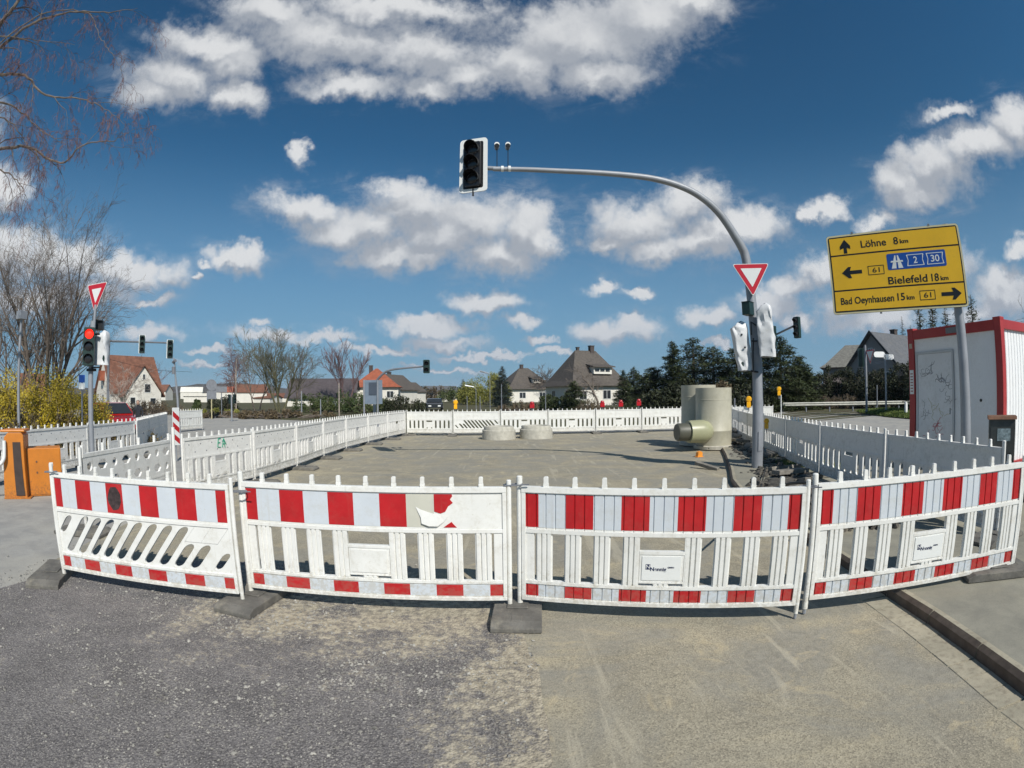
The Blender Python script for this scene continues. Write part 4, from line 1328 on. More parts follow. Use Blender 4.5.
def base_y(o, s):
    zs = sorted(q.co.y for q in o.data.vertices)
    return BASELINE * 0 + (min(zs) if not any(c in s for c in 'gjpqy,') else min(zs) + (max(zs) - min(zs)) * 0.21)


BASELINE = 0
tfit('lettering', 'Löhne', 0.255, 0.445, 0.150, 0.135, BLACK, ds, bold=0.003)
tfit('lettering', '8', 0.50, 0.535, 0.150, 0.135, BLACK, ds, bold=0.003)
tfit('lettering', 'km', 0.548, 0.61, 0.163, 0.075, BLACK, ds, bold=0.003)
tfit('lettering', 'Bielefeld', 0.425, 0.715, 0.635, 0.135, BLACK, ds, bold=0.003)
tfit('lettering', '18', 0.745, 0.80, 0.635, 0.135, BLACK, ds, bold=0.003)
tfit('lettering', 'km', 0.812, 0.87, 0.65, 0.075, BLACK, ds, bold=0.003)
tfit('lettering', 'Bad Oeynhausen', 0.062, 0.455, 0.845, 0.125, BLACK, ds, bold=0.003)
tfit('lettering', '15', 0.48, 0.535, 0.838, 0.13, BLACK, ds, bold=0.003)
tfit('lettering', 'km', 0.548, 0.605, 0.852, 0.075, BLACK, ds, bold=0.003)
for (u0, u1, v0, v1) in ((0.285, 0.405, 0.43, 0.545), (0.645, 0.76, 0.78, 0.895)):
    O = [(su(u0), sv(v1)), (su(u1), sv(v1)), (su(u1), sv(v0)), (su(u0), sv(v0))]
    d = 0.012; I = [(O[0][0] + d, O[0][1] + d), (O[1][0] - d, O[1][1] + d), (O[2][0] - d, O[2][1] - d), (O[3][0] + d, O[3][1] - d)]
    mb = MB(); mb.holed(O, I, -0.0125, -0.0102); mb.build('number_frame', BLACK, ds)
    um = (u0 + u1) / 2
    tfit('lettering', '61', um - 0.027, um + 0.027, (v0 + v1) / 2, 0.09, BLACK, ds, bold=0.001)


def arrow(u, v, L, ang):
    T = Matrix.Translation((su(u), 0, sv(v))) @ Matrix.Rotation(ang, 4, 'Y')
    P_ = [(-L / 2, -0.03), (L / 2 - 0.13, -0.03), (L / 2 - 0.19, -0.115), (L / 2 - 0.10, -0.105), (L / 2, 0), (L / 2 - 0.10, 0.105), (L / 2 - 0.19, 0.115), (L / 2 - 0.13, 0.03), (-L / 2, 0.03)]
    a = MB()
    a.prism([(-L / 2, -0.034), (L / 2 - 0.08, -0.034), (L / 2 - 0.08, 0.034), (-L / 2, 0.034)], -0.0125, -0.0102, T=T)
    a.prism([(L / 2 - 0.15, 0.0), (L / 2 - 0.19, -0.105), (L / 2 - 0.13, -0.105), (L / 2, 0.0)], -0.0132, -0.0104, T=T)
    a.prism([(L / 2 - 0.15, 0.0), (L / 2, 0.0), (L / 2 - 0.13, 0.105), (L / 2 - 0.19, 0.105)], -0.0132, -0.0104, T=T)
    a.build('arrow', BLACK, ds)


arrow(0.135, 0.155, 0.27, R(-90)); arrow(0.165, 0.49, 0.40, PI); arrow(0.88, 0.84, 0.40, 0)
mb = MB(); mb.prism([(x + su(0.652), z + sv(0.405)) for x, z in stadium_r(0.585, 0.150, 0.03)], -0.0125, -0.0102)
bl = mb.build('motorway_panel', BLU, ds)
mb = MB()
for sg in (-1, 1):
    mb.prism([(su(0.505) + sg * 0.115, sv(0.49)), (su(0.505) + sg * 0.02, sv(0.49)), (su(0.505) + sg * 0.012, sv(0.33)), (su(0.505) + sg * 0.035, sv(0.33))], -0.0145, -0.0127)
mb.prism([(su(0.505) - 0.125, sv(0.415)), (su(0.505) + 0.125, sv(0.415)), (su(0.505) + 0.115, sv(0.395)), (su(0.505) - 0.115, sv(0.395))], -0.0165, -0.0147)
mb.build('motorway_symbol', SIGN_W, bl)
for (uc, s_) in ((0.643, '2'), (0.79, '30')):
    O = [(su(uc) - 0.175, sv(0.335)), (su(uc) - 0.15, sv(0.405)), (su(uc) - 0.175, sv(0.475)), (su(uc) + 0.175, sv(0.475)), (su(uc) + 0.15, sv(0.405)), (su(uc) + 0.175, sv(0.335))]
    mb = MB()
    mb.box(su(uc) - 0.17, su(uc) + 0.17, -0.0145, -0.0127, sv(0.335) - 0.012, sv(0.335)); mb.box(su(uc) - 0.17, su(uc) + 0.17, -0.0145, -0.0127, sv(0.475), sv(0.475) + 0.012)
    for sg in (-1, 1):
        for (za, zb) in ((sv(0.335) - .012, sv(0.405)), (sv(0.475) + .012, sv(0.405))):
            mb.prism([(su(uc) + sg * 0.17, za), (su(uc) + sg * 0.148, zb), (su(uc) + sg * 0.136, zb), (su(uc) + sg * 0.152, za)], -0.0145, -0.0127)
    mb.build('number_frame', SIGN_W, bl)
    hw = 0.014 if s_ == '2' else 0.032
    tfit('lettering', s_, uc - hw, uc + hw, 0.405, 0.12, SIGN_W, bl, y=-0.0140, bold=0.002)
pb = P(966, 455, 10.12); pt = P(955.5, 300, 10.12)
mb = MB(); Tm = (Matrix.Translation(ds.location) @ rz(ds_yaw)).inverted()
bt = Vector((pb.x, pb.y, 0)); tp = Vector((pt.x, pt.y, ctr.z + SH / 2 + 0.03))
mb.tube([Tm @ bt, Tm @ tp], [0.105, 0.085], 18); mb.build('post', GALV, ds, smooth=True)
for z in (-0.5, 0.5):
    mb = MB(); mb.box(-SW / 2 + 0.05, SW / 2 - 0.05, 0.032, 0.075, z - 0.03, z + 0.03); mb.build('rail', GALV_D, ds)
for u in (0.20, 0.78):
    mb = MB(); mb.box(su(u) - 0.02, su(u) + 0.02, -0.01, 0.04, SH / 2, SH / 2 + 0.035); mb.build('clip', GALV_D, ds)
mb = MB(); mb.box(su(.35) - 0.02, su(.35) + 0.02, 0.0, 0.04, -SH / 2 - 0.03, -SH / 2); mb.build('clip', GALV_D, ds)

# ================================================================== CONTAINER AND CABINETS
CW, CL, CT, CB = 2.44, 6.06, 2.88, PZ + 0.04
ct = empty('site_container', (8.66, 6.04, 0)); tag(ct, 'white site office container with red frame behind the direction sign post', 'container')
ct.rotation_euler = (0, 0, math.atan2(8.46 - 6.04, 8.33 - 8.66))
# local x runs along the short door face (near corner 0 .. far corner CW); local -y goes away to the right
mb = MB()
pw = 0.16
for (x0, x1) in ((0, pw), (CW - pw, CW)):
    for (y0, y1) in ((-pw, 0.0), (-CL, -CL + pw)):
        mb.box(x0, x1, y0, y1, CB, CT)
for (y0, y1) in ((-pw, -0.004), (-CL + .004, -CL + pw)):
    mb.box(pw, CW - pw, y0, y1, CT - 0.20, CT - 0.006); mb.box(pw, CW - pw, y0, y1, CB + .004, CB + 0.14)
for (x0, x1) in ((0.004, pw), (CW - pw, CW - .004)):
    mb.box(x0, x1, -CL + pw, -pw, CT - 0.18, CT - 0.006); mb.box(x0, x1, -CL + pw, -pw, CB + .004, CB + 0.14)
for x in (0.0, CW - 0.17):
    for y in (-0.17, -CL): mb.box(x - 0.006, x + 0.176, y - 0.006, y + 0.176, CT - 0.02, CT + 0.035)
mb.build('frame', CONT_R, ct, bevel=0.008)
mb = MB()
mb.box(pw, CW - pw, -pw + 0.02, -0.045, CB + 0.14, CT - 0.2)
# long side walls with vertical ribs
for (yy, sgn, X) in ((0, 1, 0.06), (0, -1, CW - 0.06)):
    n = 40; prof = []
    L_ = CL - 2 * pw
    for k in range(n):
        a = -pw - L_ * k / n; st = L_ / n
        dpt = 0.014 * sgn
        prof += [(X, a), (X, a - st * 0.72), (X + dpt, a - st * 0.80), (X + dpt, a - st * 0.92)]
    vs = []; fs = []
    for (x, y) in prof: vs += [(x, y, CB + 0.14), (x, y, CT - 0.18)]
    for i in range(len(prof) - 1): fs.append((2 * i, 2 * i + 2, 2 * i + 3, 2 * i + 1))
    mb.add(vs, fs)
mb.box(pw, CW - pw, -CL + 0.05, -CL + pw - 0.02, CB + 0.14, CT - 0.2)
mb.build('wall', CONT_W, ct)
mb = MB(); mb.box(0.07, CW - 0.07, -CL + 0.07, -0.07, CT - 0.05, CT - 0.01); mb.build('roof', CONT_W, ct)
dx0, dx1 = 1.27, 2.20; dz1 = CT - 0.52
mb = MB(); mb.holed([(dx0 - 0.05, CB + .14), (dx1 + 0.05, CB + .14), (dx1 + 0.05, dz1 + 0.05), (dx0 - 0.05, dz1 + 0.05)], [(dx0, CB + .17), (dx1, CB + .17), (dx1, dz1), (dx0, dz1)], -0.044, -0.015)
mb.build('door_frame', mat('light_grey_frame', (0.50, 0.51, 0.52), 0.5, 0.05, 3), ct, bevel=0.004)
mb = MB(); mb.box(dx0 + .004, dx1 - .004, -0.044, -0.026, CB + 0.174, dz1 - .004); dr = mb.build('door', mat('pale_grey_door', (0.70, 0.705, 0.71), 0.45, 0.05, 2, dirt=(0.42, 0.41, 0.38), dirt_amt=0.5, dirt_scale=2), ct)
mb = MB(); mb.box(dx0 + 0.05, dx0 + 0.07, -0.026, -0.015, 1.15, 1.27); mb.build('handle', GALV, dr)
rnd = random.Random(11)
for (mt, cx, cz, w_, h_, n_, r_) in ((GREYP, 1.88, 2.03, 0.16, 0.08, 9, 0.006), (GREYP, 1.42, 1.86, 0.13, 0.11, 10, 0.006), (GREYP, 1.42, 1.55, 0.09, 0.2, 7, 0.005), (REDP, 1.78, 0.78, 0.17, 0.16, 12, 0.007), (mat('faint_yellow_spray', (0.55, 0.52, 0.36), 0.6, 0.1), 1.62, 1.22, 0.3, 0.06, 8, 0.008), (GREYP, 2.05, 1.15, 0.06, 0.16, 5, 0.005)):
    g = MB()
    for k in range(n_):
        a = rnd.uniform(0, 6.3); p_ = Vector((cx + rnd.uniform(-w_, w_), -0.024, cz + rnd.uniform(-h_, h_))); pl_ = [p_]
        for j in range(5):
            a += rnd.uniform(-1.3, 1.3); p_ = p_ + Vector((math.cos(a) * 0.045, 0, math.sin(a) * 0.045)); pl_.append(p_)
        g.tube(pl_, r_ * 0.6, 4)
    g.build('graffiti', mt, dr)
mb = MB(); mb.box(1.02, 1.36, -0.002, 0.010, CT - 0.16, CT - 0.05); mb.build('maker_plate', GALV_D, ct)
mb = MB(); mb.box(CW - 0.135, CW - 0.025, 0.002, 0.008, 1.55, 2.05)
wp = mb.build('warning_plate', SIGN_W, ct)
mb = MB()
for k in range(7): mb.box(CW - 0.115, CW - 0.045, 0.009, 0.0105, 1.60 + k * 0.06, 1.625 + k * 0.06)
mb.build('lettering', mat('grey_red_print', (0.35, 0.16, 0.16), 0.6, 0.3, 30), wp)
mb = MB(); mb.box(CW - 0.12, CW - 0.04, 0.002, 0.008, 2.50, 2.60); mb.build('sticker', mat('beige_sticker', (0.45, 0.36, 0.28), 0.6), ct)
mb = MB(); mb.lathe([(0.03, -0.01), (0.03, 0.015)], 12, T=Matrix.Translation((0.56, -0.045, 1.42)) @ Matrix.Rotation(PI / 2, 4, 'X')); mb.build('socket', BLACK, ct)
for (x, y) in ((0.2, -0.2), (CW - 0.2, -0.2), (0.2, -CL + 0.2), (CW - 0.2, -CL + 0.2)):
    mb = MB(); mb.box(x - 0.12, x + 0.12, y - 0.12, y + 0.12, PZ - 0.002, CB); mb.build('base_block', CONC, ct)

CAB = mat('dark_grey_cabinet', (0.055, 0.062, 0.06), 0.5, 0.2, 5, 0.05, dirt=(0.12, 0.11, 0.09), dirt_amt=0.5)
RUST = mat('rusty_brown_lid', (0.17, 0.085, 0.05), 0.8, 0.3, 8, 0.3)
for k, (px, D, lab, yaw, w_, hh) in enumerate(((1002, 8.75, 'dark grey street cabinet with rusty lid and pale stickers by the container corner', 0.9, 0.46, 1.14), (1050, 8.3, 'dark street cabinet with a black lid at the right edge of the picture', 0.9, 0.7, 1.18))):
    c = empty('street_cabinet', base(px, D, PZ), -yaw); tag(c, lab, 'street cabinet')
    mb = MB(); mb.box(-w_ / 2, w_ / 2, -0.18, 0.18, 0.0, 0.06); mb.build('plinth', CONC, c)
    mb = MB(); mb.box(-w_ / 2 + .01, w_ / 2 - .01, -0.17, 0.17, 0.06, hh - 0.05); mb.build('body', CAB, c, bevel=0.006)
    mb = MB(); mb.prism([(-0.20, hh - 0.05), (0.20, hh - 0.05), (0.17, hh), (-0.17, hh)], -w_ / 2 - 0.015, w_ / 2 + 0.015, plane='yz'); mb.build('lid', RUST if k == 0 else BLACK, c, bevel=0.005)
    mb = MB(); mb.box(-w_ / 2 + 0.04, w_ / 2 - 0.04, -0.176, -0.171, 0.10, hh - 0.1); dd_ = mb.build('door', CAB, c)
    mb = MB(); mb.box(w_ / 2 - 0.10, w_ / 2 - 0.08, -0.19, -0.1765, 0.5, 0.62); mb.build('handle', BLACK, dd_)
    if k == 0:
        mb = MB(); mb.box(-0.08, 0.14, -0.1795, -0.1765, hh - 0.36, hh - 0.18); mb.build('poster', mat('torn_blue_poster', (0.30, 0.38, 0.40), 0.6, 0.4, 25), dd_)
        mb = MB(); mb.box(-w_ / 2 + .0065, -w_ / 2 + .0095, -0.10, 0.08, hh - 0.5, hh - 0.26); mb.build('sticker', mat('pale_sticker', (0.45, 0.44, 0.40), 0.6, 0.3, 25), c)

# ================================================================== MANHOLE UNITS, RINGS, RUBBLE
def manhole(px, D, hgt, r, label, stub=None):
    b = base(px, D); t = empty('manhole_unit', b); tag(t, label, 'manhole unit', 'plastic manhole units')
    mb = MB()
    prof = [(r * 0.97, 0.12), (r, 0.20), (r, hgt * 0.30), (r * 1.012, hgt * 0.305), (r * 1.012, hgt * 0.315), (r, hgt * 0.32), (r, hgt * 0.80), (r * 1.008, hgt * 0.803), (r * 1.008, hgt * 0.813), (r, hgt * 0.816), (r, hgt), (r * 0.95, hgt), (r * 0.95, 0.3)]
    mb.lathe(prof, 48); mb.build('shaft', GRP, t, smooth=True)
    mb = MB(); mb.lathe([(r * 0.80, 0.0), (r * 1.10, 0.03), (r * 1.12, 0.12), (r * 0.98, 0.14), (r * 0.5, 0.14), (0.01, 0.14)], 40); mb.build('base_ring', CONC, t, smooth=True)
    return t


mA = manhole(713.5, 15.4, 1.80, 0.545, 'tall beige plastic manhole unit with olive stub and dark collar, nearer of the pair')
mB = manhole(698.5, 16.45, 1.90, 0.56, 'plain beige plastic manhole unit half hidden behind its twin with the stub')
mb = MB()
Cz = 0.57
dirx = Vector((-0.97, -0.10, 0)).normalized()
def along(z, d): return Vector((dirx.x * d, dirx.y * d, z))
off_ = Vector((-0.02, -0.40, 0)); mb.tube([along(Cz, d_) + off_ for d_ in (0.20, 0.22, 0.27, 0.36, 0.48, 0.62, 0.98)], [0.05, 0.13, 0.21, 0.28, 0.32, 0.33, 0.315], 28); st_ = mb.build('stub', GRP_G, mA, smooth=True)
mb = MB(); mb.tube([along(Cz, 0.97) + off_, along(Cz, 1.30) + off_, along(Cz, 1.34) + off_], [0.25, 0.25, 0.23], 24); mb.build('collar', mat('dark_green_grey_collar', (0.085, 0.085, 0.065), 0.5), st_, smooth=True)
mb = MB(); mb.box(0.30, 0.46, -0.468, -0.455, 1.50, 1.53); mb.box(0.30, 0.42, -0.47, -0.455, 1.42, 1.44)
for k, (x, y, D, lab) in enumerate(((498.5, 438, 19.3, 'pale concrete manhole ring on the left of the pair lying on the site'), (535.8, 436.5, 19.6, 'pale concrete manhole ring on the right of the pair lying on the site'))):
    mb = MB()
    r = 0.635
    mb.lathe([(r, 0.0), (r, 0.05), (r * 0.99, 0.34), (r * 0.96, 0.36), (r * 0.90, 0.365), (r * 0.89, 0.47), (r * 0.87, 0.49), (r * 0.72, 0.49), (r * 0.70, 0.47), (r * 0.70, 0.0), (r, 0.0)], 40)
    tag(mb.build('concrete_ring', CONC, None, base(x, D, 0.002), smooth=True), lab, 'concrete ring', 'concrete rings on the site')
mb = MB(); mb.prism([(-0.09, 0), (0.08, 0), (0.09, 0.11), (0.03, 0.15), (-0.06, 0.13)], -0.05, 0.05); mb.box(-0.11, 0.11, -0.06, 0.06, -0.002, 0.015)
tag(mb.build('marker_block', mat('orange_marker_plastic', (0.75, 0.27, 0.03), 0.5), None, G(699, 457) + Vector((0, 0, 0.003)), rotz=0.4, bevel=0.006), 'small orange block on the ground before the manhole units', 'marker block')

# broken paving and spoil along the right fence line
rnd = random.Random(23)
SPOIL = mat('dark_spoil', (0.07, 0.064, 0.055), 0.95, 0.4, 9, 0.8, 30, dirt=(0.22, 0.20, 0.16), dirt_amt=0.8, dirt_scale=6)
STONE = mat('grey_paving_stone', (0.20, 0.185, 0.16), 0.9, 0.3, 7, 0.4, 40, dirt=(0.10, 0.09, 0.075), dirt_amt=0.6, dirt_scale=6)
mb = MB()
path = [(3.9, 4.6), (4.2, 6.4), (4.9, 8.6), (5.75, 10.4), (6.3, 12.6), (6.95, 14.8), (7.6, 16.8), (8.3, 18.8)]
for i in range(1500):
    k = rnd.randrange(len(path) - 1); t = rnd.random(); a = Vector((*path[k], 0)); b = Vector((*path[k + 1], 0))
    p = a.lerp(b, t) + Vector((rnd.gauss(0, 0.26), rnd.gauss(0, 0.2), 0))
    s_ = rnd.choice((0.02, 0.03, 0.045, 0.07))
    z = (0.03 + 0.06 * rnd.random() if p.y > 8 else PZ) + s_ * 0.3
    T = Matrix.Translation((p.x, p.y, z)) @ Matrix.Rotation(rnd.uniform(0, 6), 4, 'Z') @ Matrix.Rotation(rnd.uniform(-.6, .6), 4, 'X')
    vs = [tuple(T @ Vector((s_ * q[0] * rnd.uniform(.6, 1.3), s_ * q[1] * rnd.uniform(.6, 1.3), s_ * q[2] * rnd.uniform(.4, .9)))) for q in ((-1, -1, -1), (1, -1, -1), (1, 1, -1), (-1, 1, -1), (-.7, -.7, 1), (.7, -.7, 1), (.7, .7, 1), (-.7, .7, 1))]
    mb.add(vs, [(0, 3, 2, 1), (4, 5, 6, 7), (0, 1, 5, 4), (1, 2, 6, 5), (2, 3, 7, 6), (3, 0, 4, 7)])
o = mb.build('rubble', SPOIL); o['kind'] = 'stuff'
# heap of earth under it
nx, ny = 16, 120; vs = []; fs = []
for j in range(ny + 1):
    t = j / ny * (len(path) - 1); k = min(int(t), len(path) - 2); a = Vector((*path[k], 0)).lerp(Vector((*path[k + 1], 0)), t - k)
    for i in range(nx + 1):
        u = (i / nx - 0.5) * 2
        hgt = max(0, 1 - u * u) * (0.09 + 0.13 * noise.noise(Vector((a.x * 1.5 + u, a.y * 1.3, 0))) + 0.05 * noise.noise(Vector((a.x * 6 + u * 4, a.y * 6, 2))))
        zb = PZ if a.y < 8 else 0.0
        vs.append((a.x + u * (0.55 + 0.15 * noise.noise(Vector((a.y * 2, 5, 0)))), a.y, zb - 0.02 + max(0.0, hgt)))
for j in range(ny):
    for i in range(nx): fs.append((j * (nx + 1) + i, j * (nx + 1) + i + 1, (j + 1) * (nx + 1) + i + 1, (j + 1) * (nx + 1) + i))
mb = MB(); mb.add(vs, fs); o = mb.build('spoil_heap', SPOIL, smooth=True); o['kind'] = 'stuff'
slab0 = None
KL = ['kerb stone lying in the spoil at the foot of the curved mast', 'long kerb stone beside the shaded fence line, near the mast', 'grey slab on the spoil under the shaded fence', 'grey slab standing on edge in the spoil behind the mast', 'paving slab lying flat between the manhole units and the fence', 'upright paving slab beyond the manhole units', 'broken slab nearest to the striped front barriers', 'paving slab leaning on the spoil right of the manhole units', 'kerb stone lying before the manhole units, left of the mast', 'thin slab sticking up far along the shaded fence', 'slab lying across the spoil right of the mast', 'small slab half buried left of the shaded fence']
SP = [(5.35, 9.0, .12, 0.3, .9, .12), (4.75, 7.4, .15, 1.2, 1.0, .10), (4.5, 6.2, .14, 0.2, .5, .3), (6.0, 11.0, .17, 0.5, .5, .35), (6.5, 12.9, .15, 0.9, .5, .3), (7.0, 15.2, .22, 0.4, .5, .4), (4.0, 5.0, .12, 1.0, .45, .3), (6.7, 14.0, .2, 0.2, .55, .35), (4.2, 10.45, .03, 2.2, .6, .10), (7.9, 17.2, .25, 0.1, .5, .4), (5.0, 8.2, .18, 0.1, .7, .25), (4.35, 7.0, .13, 0.6, .3, .2)]
for k, (x, y, z, yaw, l_, w_) in enumerate(SP):
    mb = MB(); n_ = 0.05
    mb.box(-l_ / 2, l_ / 2, -w_ / 2, w_ / 2, -0.04, 0.04)
    nm = 'kerb_stone' if 'kerb' in KL[k] else 'paving_slab'
    o = mb.build(nm, STONE, None, (x, y, z + 0.04), bevel=0.01)
    o.rotation_euler = (rnd.uniform(-.35, .35) if 'flat' not in KL[k] else 0, rnd.uniform(-.2, .2), yaw)
    tag(o, KL[k], 'kerb stone' if 'kerb' in KL[k] else 'paving slab', 'loose stones along the right fence line')
mb = MB(); c_, r_ = catmull([Vector(p) for p in ((2.12, 3.2, 1.0), (2.2, 3.7, 0.9), (2.6, 4.8, 0.55), (3.4, 6.4, 0.2), (4.3, 8.0, 0.16), (5.0, 9.2, 0.16))], [0.012] * 6, 5)
mb.tube(c_, r_, 8); tag(mb.build('cable', CABLEM, smooth=True), 'black cable running from the front barriers back to the mast', 'cable')

# ================================================================== LAMPS ON THE FENCES
def lamp(px, py, D, label, m_, yaw=0.0, h=0.34, kind='red'):
    b = P(px, py, D); t = empty('warning_lamp', (b.x, b.y, b.z), yaw); tag(t, label, 'warning lamp', 'red warning lamps on the rear fence' if kind == 'red' else None)
    mb = MB()
    if kind == 'red':
        t.scale = (0.82, 0.82, 0.82)
        mb.prism([(x, z - 0.02) for x, z in stadium_r(0.12, 0.12, 0.03)], -0.07, 0.07); mb.build('battery_box', m_, t, bevel=0.01)
        mb = MB(); mb.lathe([(0.105, 0.10), (0.10, 0.16), (0.075, 0.20), (0.03, 0.215), (0.0, 0.217)], 16); mb.build('lens', m_, t, smooth=True)
        mb = MB(); mb.tube([(0, 0, -0.14), (0, 0, -0.30)], 0.03, 8); mb.build('holder', GALV_D, t)
    else:
        mb.box(-0.07, 0.07, -0.05, 0.05, -0.17, 0.02); mb.build('battery_box', m_, t, bevel=0.01)
        mb = MB(); mb.lathe([(0.0, 0.06), (0.08, 0.05), (0.105, 0.01), (0.105, -0.01), (0.08, -0.05), (0.0, -0.06)], 16, T=Matrix.Translation((0, 0, 0.11)) @ Matrix.Rotation(PI / 2, 4, 'X')); mb.build('lens', m_, t, smooth=True)
        mb = MB(); mb.tube([(0, 0, -0.17), (0, 0, -0.32)], 0.02, 8); mb.build('holder', GALV_D, t)
    return t


for (x, y, lab) in ((532, 405.5, 'red warning lamp standing alone, leftmost on the rear fence'), (602.3, 404.5, 'red warning lamp on the rear fence, first of three in front of the big roof'), (620.7, 404, 'red warning lamp in the middle of the three on the rear fence'), (638.7, 403, 'red warning lamp nearest the manhole units on the rear fence')):
    lamp(x, y, 21.9 if x < 560 else 22.3, lab, REDLAMP)
lamp(455.5, 405, 21.3, 'yellow warning lamp on the rear fence above the slanted slots', YELLAMP, 0.1, kind='y')
lamp(748.7, 402.5, 17.5, 'yellow warning lamp just left of the curved mast', YELLAMP, -0.4, kind='y')
lamp(779, 391.5, 23, 'yellow warning lamp raised on a thin post beyond the rear corner', YELLAMP, -0.4, kind='y')
lamp(766.5, 424, 11.6, 'yellow lamp low on the shaded fence, right of the mast', YELLAMP, -0.9, kind='y').scale = (0.6, 0.6, 0.6)
mb = MB(); q = P(781, 396, 23); mb.tube([(q.x, q.y, 0), (q.x, q.y, q.z + 0.05)], 0.022, 8); tag(mb.build('lamp_post', SIGN_W, smooth=True), 'thin white post holding the raised yellow lamp', 'post')
mb = MB(); q = base(734.5, 21); mb.tube([(q.x, q.y, 0), (q.x, q.y, 1.42)], 0.035, 8); tag(mb.build('fence_post', GALV_D, smooth=True), 'dark post at the rear right corner of the fences', 'post')

# ================================================================== BARRIER GATE (ORANGE)
bgx = empty('barrier_gate', (-8.13, 5.54, 0), R(40)); tag(bgx, 'orange barrier gate with a dark grille and a white bent boom at far left', 'barrier gate')
mb = MB()
T = Matrix.Identity(4)
mb.prism([(-0.27, 0.0), (0.19, 0.0), (0.19, 1.02), (0.15, 1.08), (-0.10, 1.08), (-0.19, 1.0)], -0.20, 0.20); mb.build('column', ORANGE, bgx, bevel=0.012)
mb = MB(); mb.prism([(0.175, 0.06), (0.178, 0.06), (0.178, 0.94), (0.175, 0.94)], -0.12, 0.14)
mb.prism([(-0.02, 0.05), (0.15, 0.05), (0.13, 0.92), (-0.02, 0.92)], -0.214, -0.204)
mb.build('grille', mat('dark_brown_grille', (0.045, 0.03, 0.025), 0.7, 0.2), bgx)
mb = MB(); mb.box(-0.26, 0.22, -0.215, 0.23, 1.081, 1.12); mb.build('cap', ORANGE, bgx, bevel=0.012)
mb = MB(); mb.box(-0.26, 0.26, -0.24, 0.24, -0.002, 0.02); mb.build('base_plate', ORANGE, bgx)
mb = MB(); c_, r_ = catmull([Vector(p) for p in ((-0.17, -0.25, 0.95), (-0.175, -0.26, 0.78), (-0.20, -0.28, 0.64), (-0.34, -0.33, 0.54), (-0.75, -0.45, 0.44), (-1.6, -0.8, 0.36))], [0.036] * 6, 4)
mb.tube(c_, r_, 10); mb.build('boom', SIGN_W, bgx, smooth=True)
ob = empty('control_cabinet', (-7.96, 6.05, 0), R(52)); tag(ob, 'orange control cabinet standing right behind the barrier gate', 'cabinet')
mb = MB(); mb.box(-0.33, 0.33, -0.25, 0.25, 0.0, 0.80); mb.build('body', ORANGE, ob, bevel=0.008)
mb = MB(); mb.box(-0.31, 0.31, -0.258, -0.2515, 0.03, 0.78); dr = mb.build('door', ORANGE, ob)
for z in (0.40, 0.58):
    mb = MB(); mb.lathe([(0.018, -0.004), (0.018, 0.008)], 10, T=Matrix.Translation((-0.14, -0.258, z)) @ Matrix.Rotation(PI / 2, 4, 'X')); mb.build('lock', RUST, dr)
mb = MB(); mb.box(0.10, 0.17, -0.2615, -0.2585, 0.50, 0.56); mb.build('sticker', SIGN_W, dr)

# camera pole at far left
cpl = empty('camera_pole', base(18.5, 17)); tag(cpl, 'slim pole with a small grey camera housing on top before the yellow bush', 'camera pole')
zt = P(24, 312, 17).z
mb = MB(); mb.tube([(0, 0, 0), (0, 0, zt)], [0.055, 0.042], 10); mb.build('pole', GALV, cpl, smooth=True)
mb = MB(); mb.box(-0.13, 0.13, -0.14, 0.14, zt - 0.22, zt + 0.02); mb.build('camera_housing', GALV, cpl, bevel=0.01)
mb = MB(); mb.tube([(0, 0, zt), (0, 0, zt + 0.5)], 0.012, 6); mb.build('antenna', GALV, cpl)

# striped beacon and camera mast next to it
bp_ = empty('striped_beacon', base(175.5, 14.0), R(75)); tag(bp_, 'red and white striped beacon board at the corner of the left fences', 'beacon')
zb, ztp = 0.42, 1.38
mb = MB(); mb.prism([(-0.115, zb), (0.115, zb), (0.115, ztp), (-0.115, ztp)], -0.01, 0.01); mb.build('board', SIGN_W, bp_)
mb = MB()
def clipx(z0): return [(-0.108, z0), (0.108, z0 - 0.16), (0.108, z0 - 0.02), (-0.108, z0 + 0.14)]
for z0 in (0.60, 0.88, 1.16): mb.prism(clipx(z0), -0.0135, -0.0105)
mb.build('stripe', RED_F, bp_)
mb = MB(); mb.tube([(0, 0.03, 0.0), (0, 0.03, 1.3)], 0.02, 8); mb.build('post', GALV, bp_)
cm = empty('camera_pole', base(180, 15.5)); tag(cm, 'slim white pole with a small camera rising behind the striped beacon', 'camera pole')
tpz = P(174, 358, 15.5) - cm.location
mb = MB(); mb.tube([(0, 0, 0), (tpz.x * .4, tpz.y * .4, tpz.z * .6), tpz], [0.045, 0.035, 0.02], 8); mb.build('pole', GALV, cm, smooth=True)
mb = MB(); mb.tube([tpz + Vector((-0.03, 0, -0.12)), tpz + Vector((0.1, -0.05, -0.08))], 0.045, 8); mb.tube([tpz + Vector((0, 0, -0.45)), tpz + Vector((0, 0, -0.25))], 0.06, 8); mb.build('camera', GALV_D, cm)

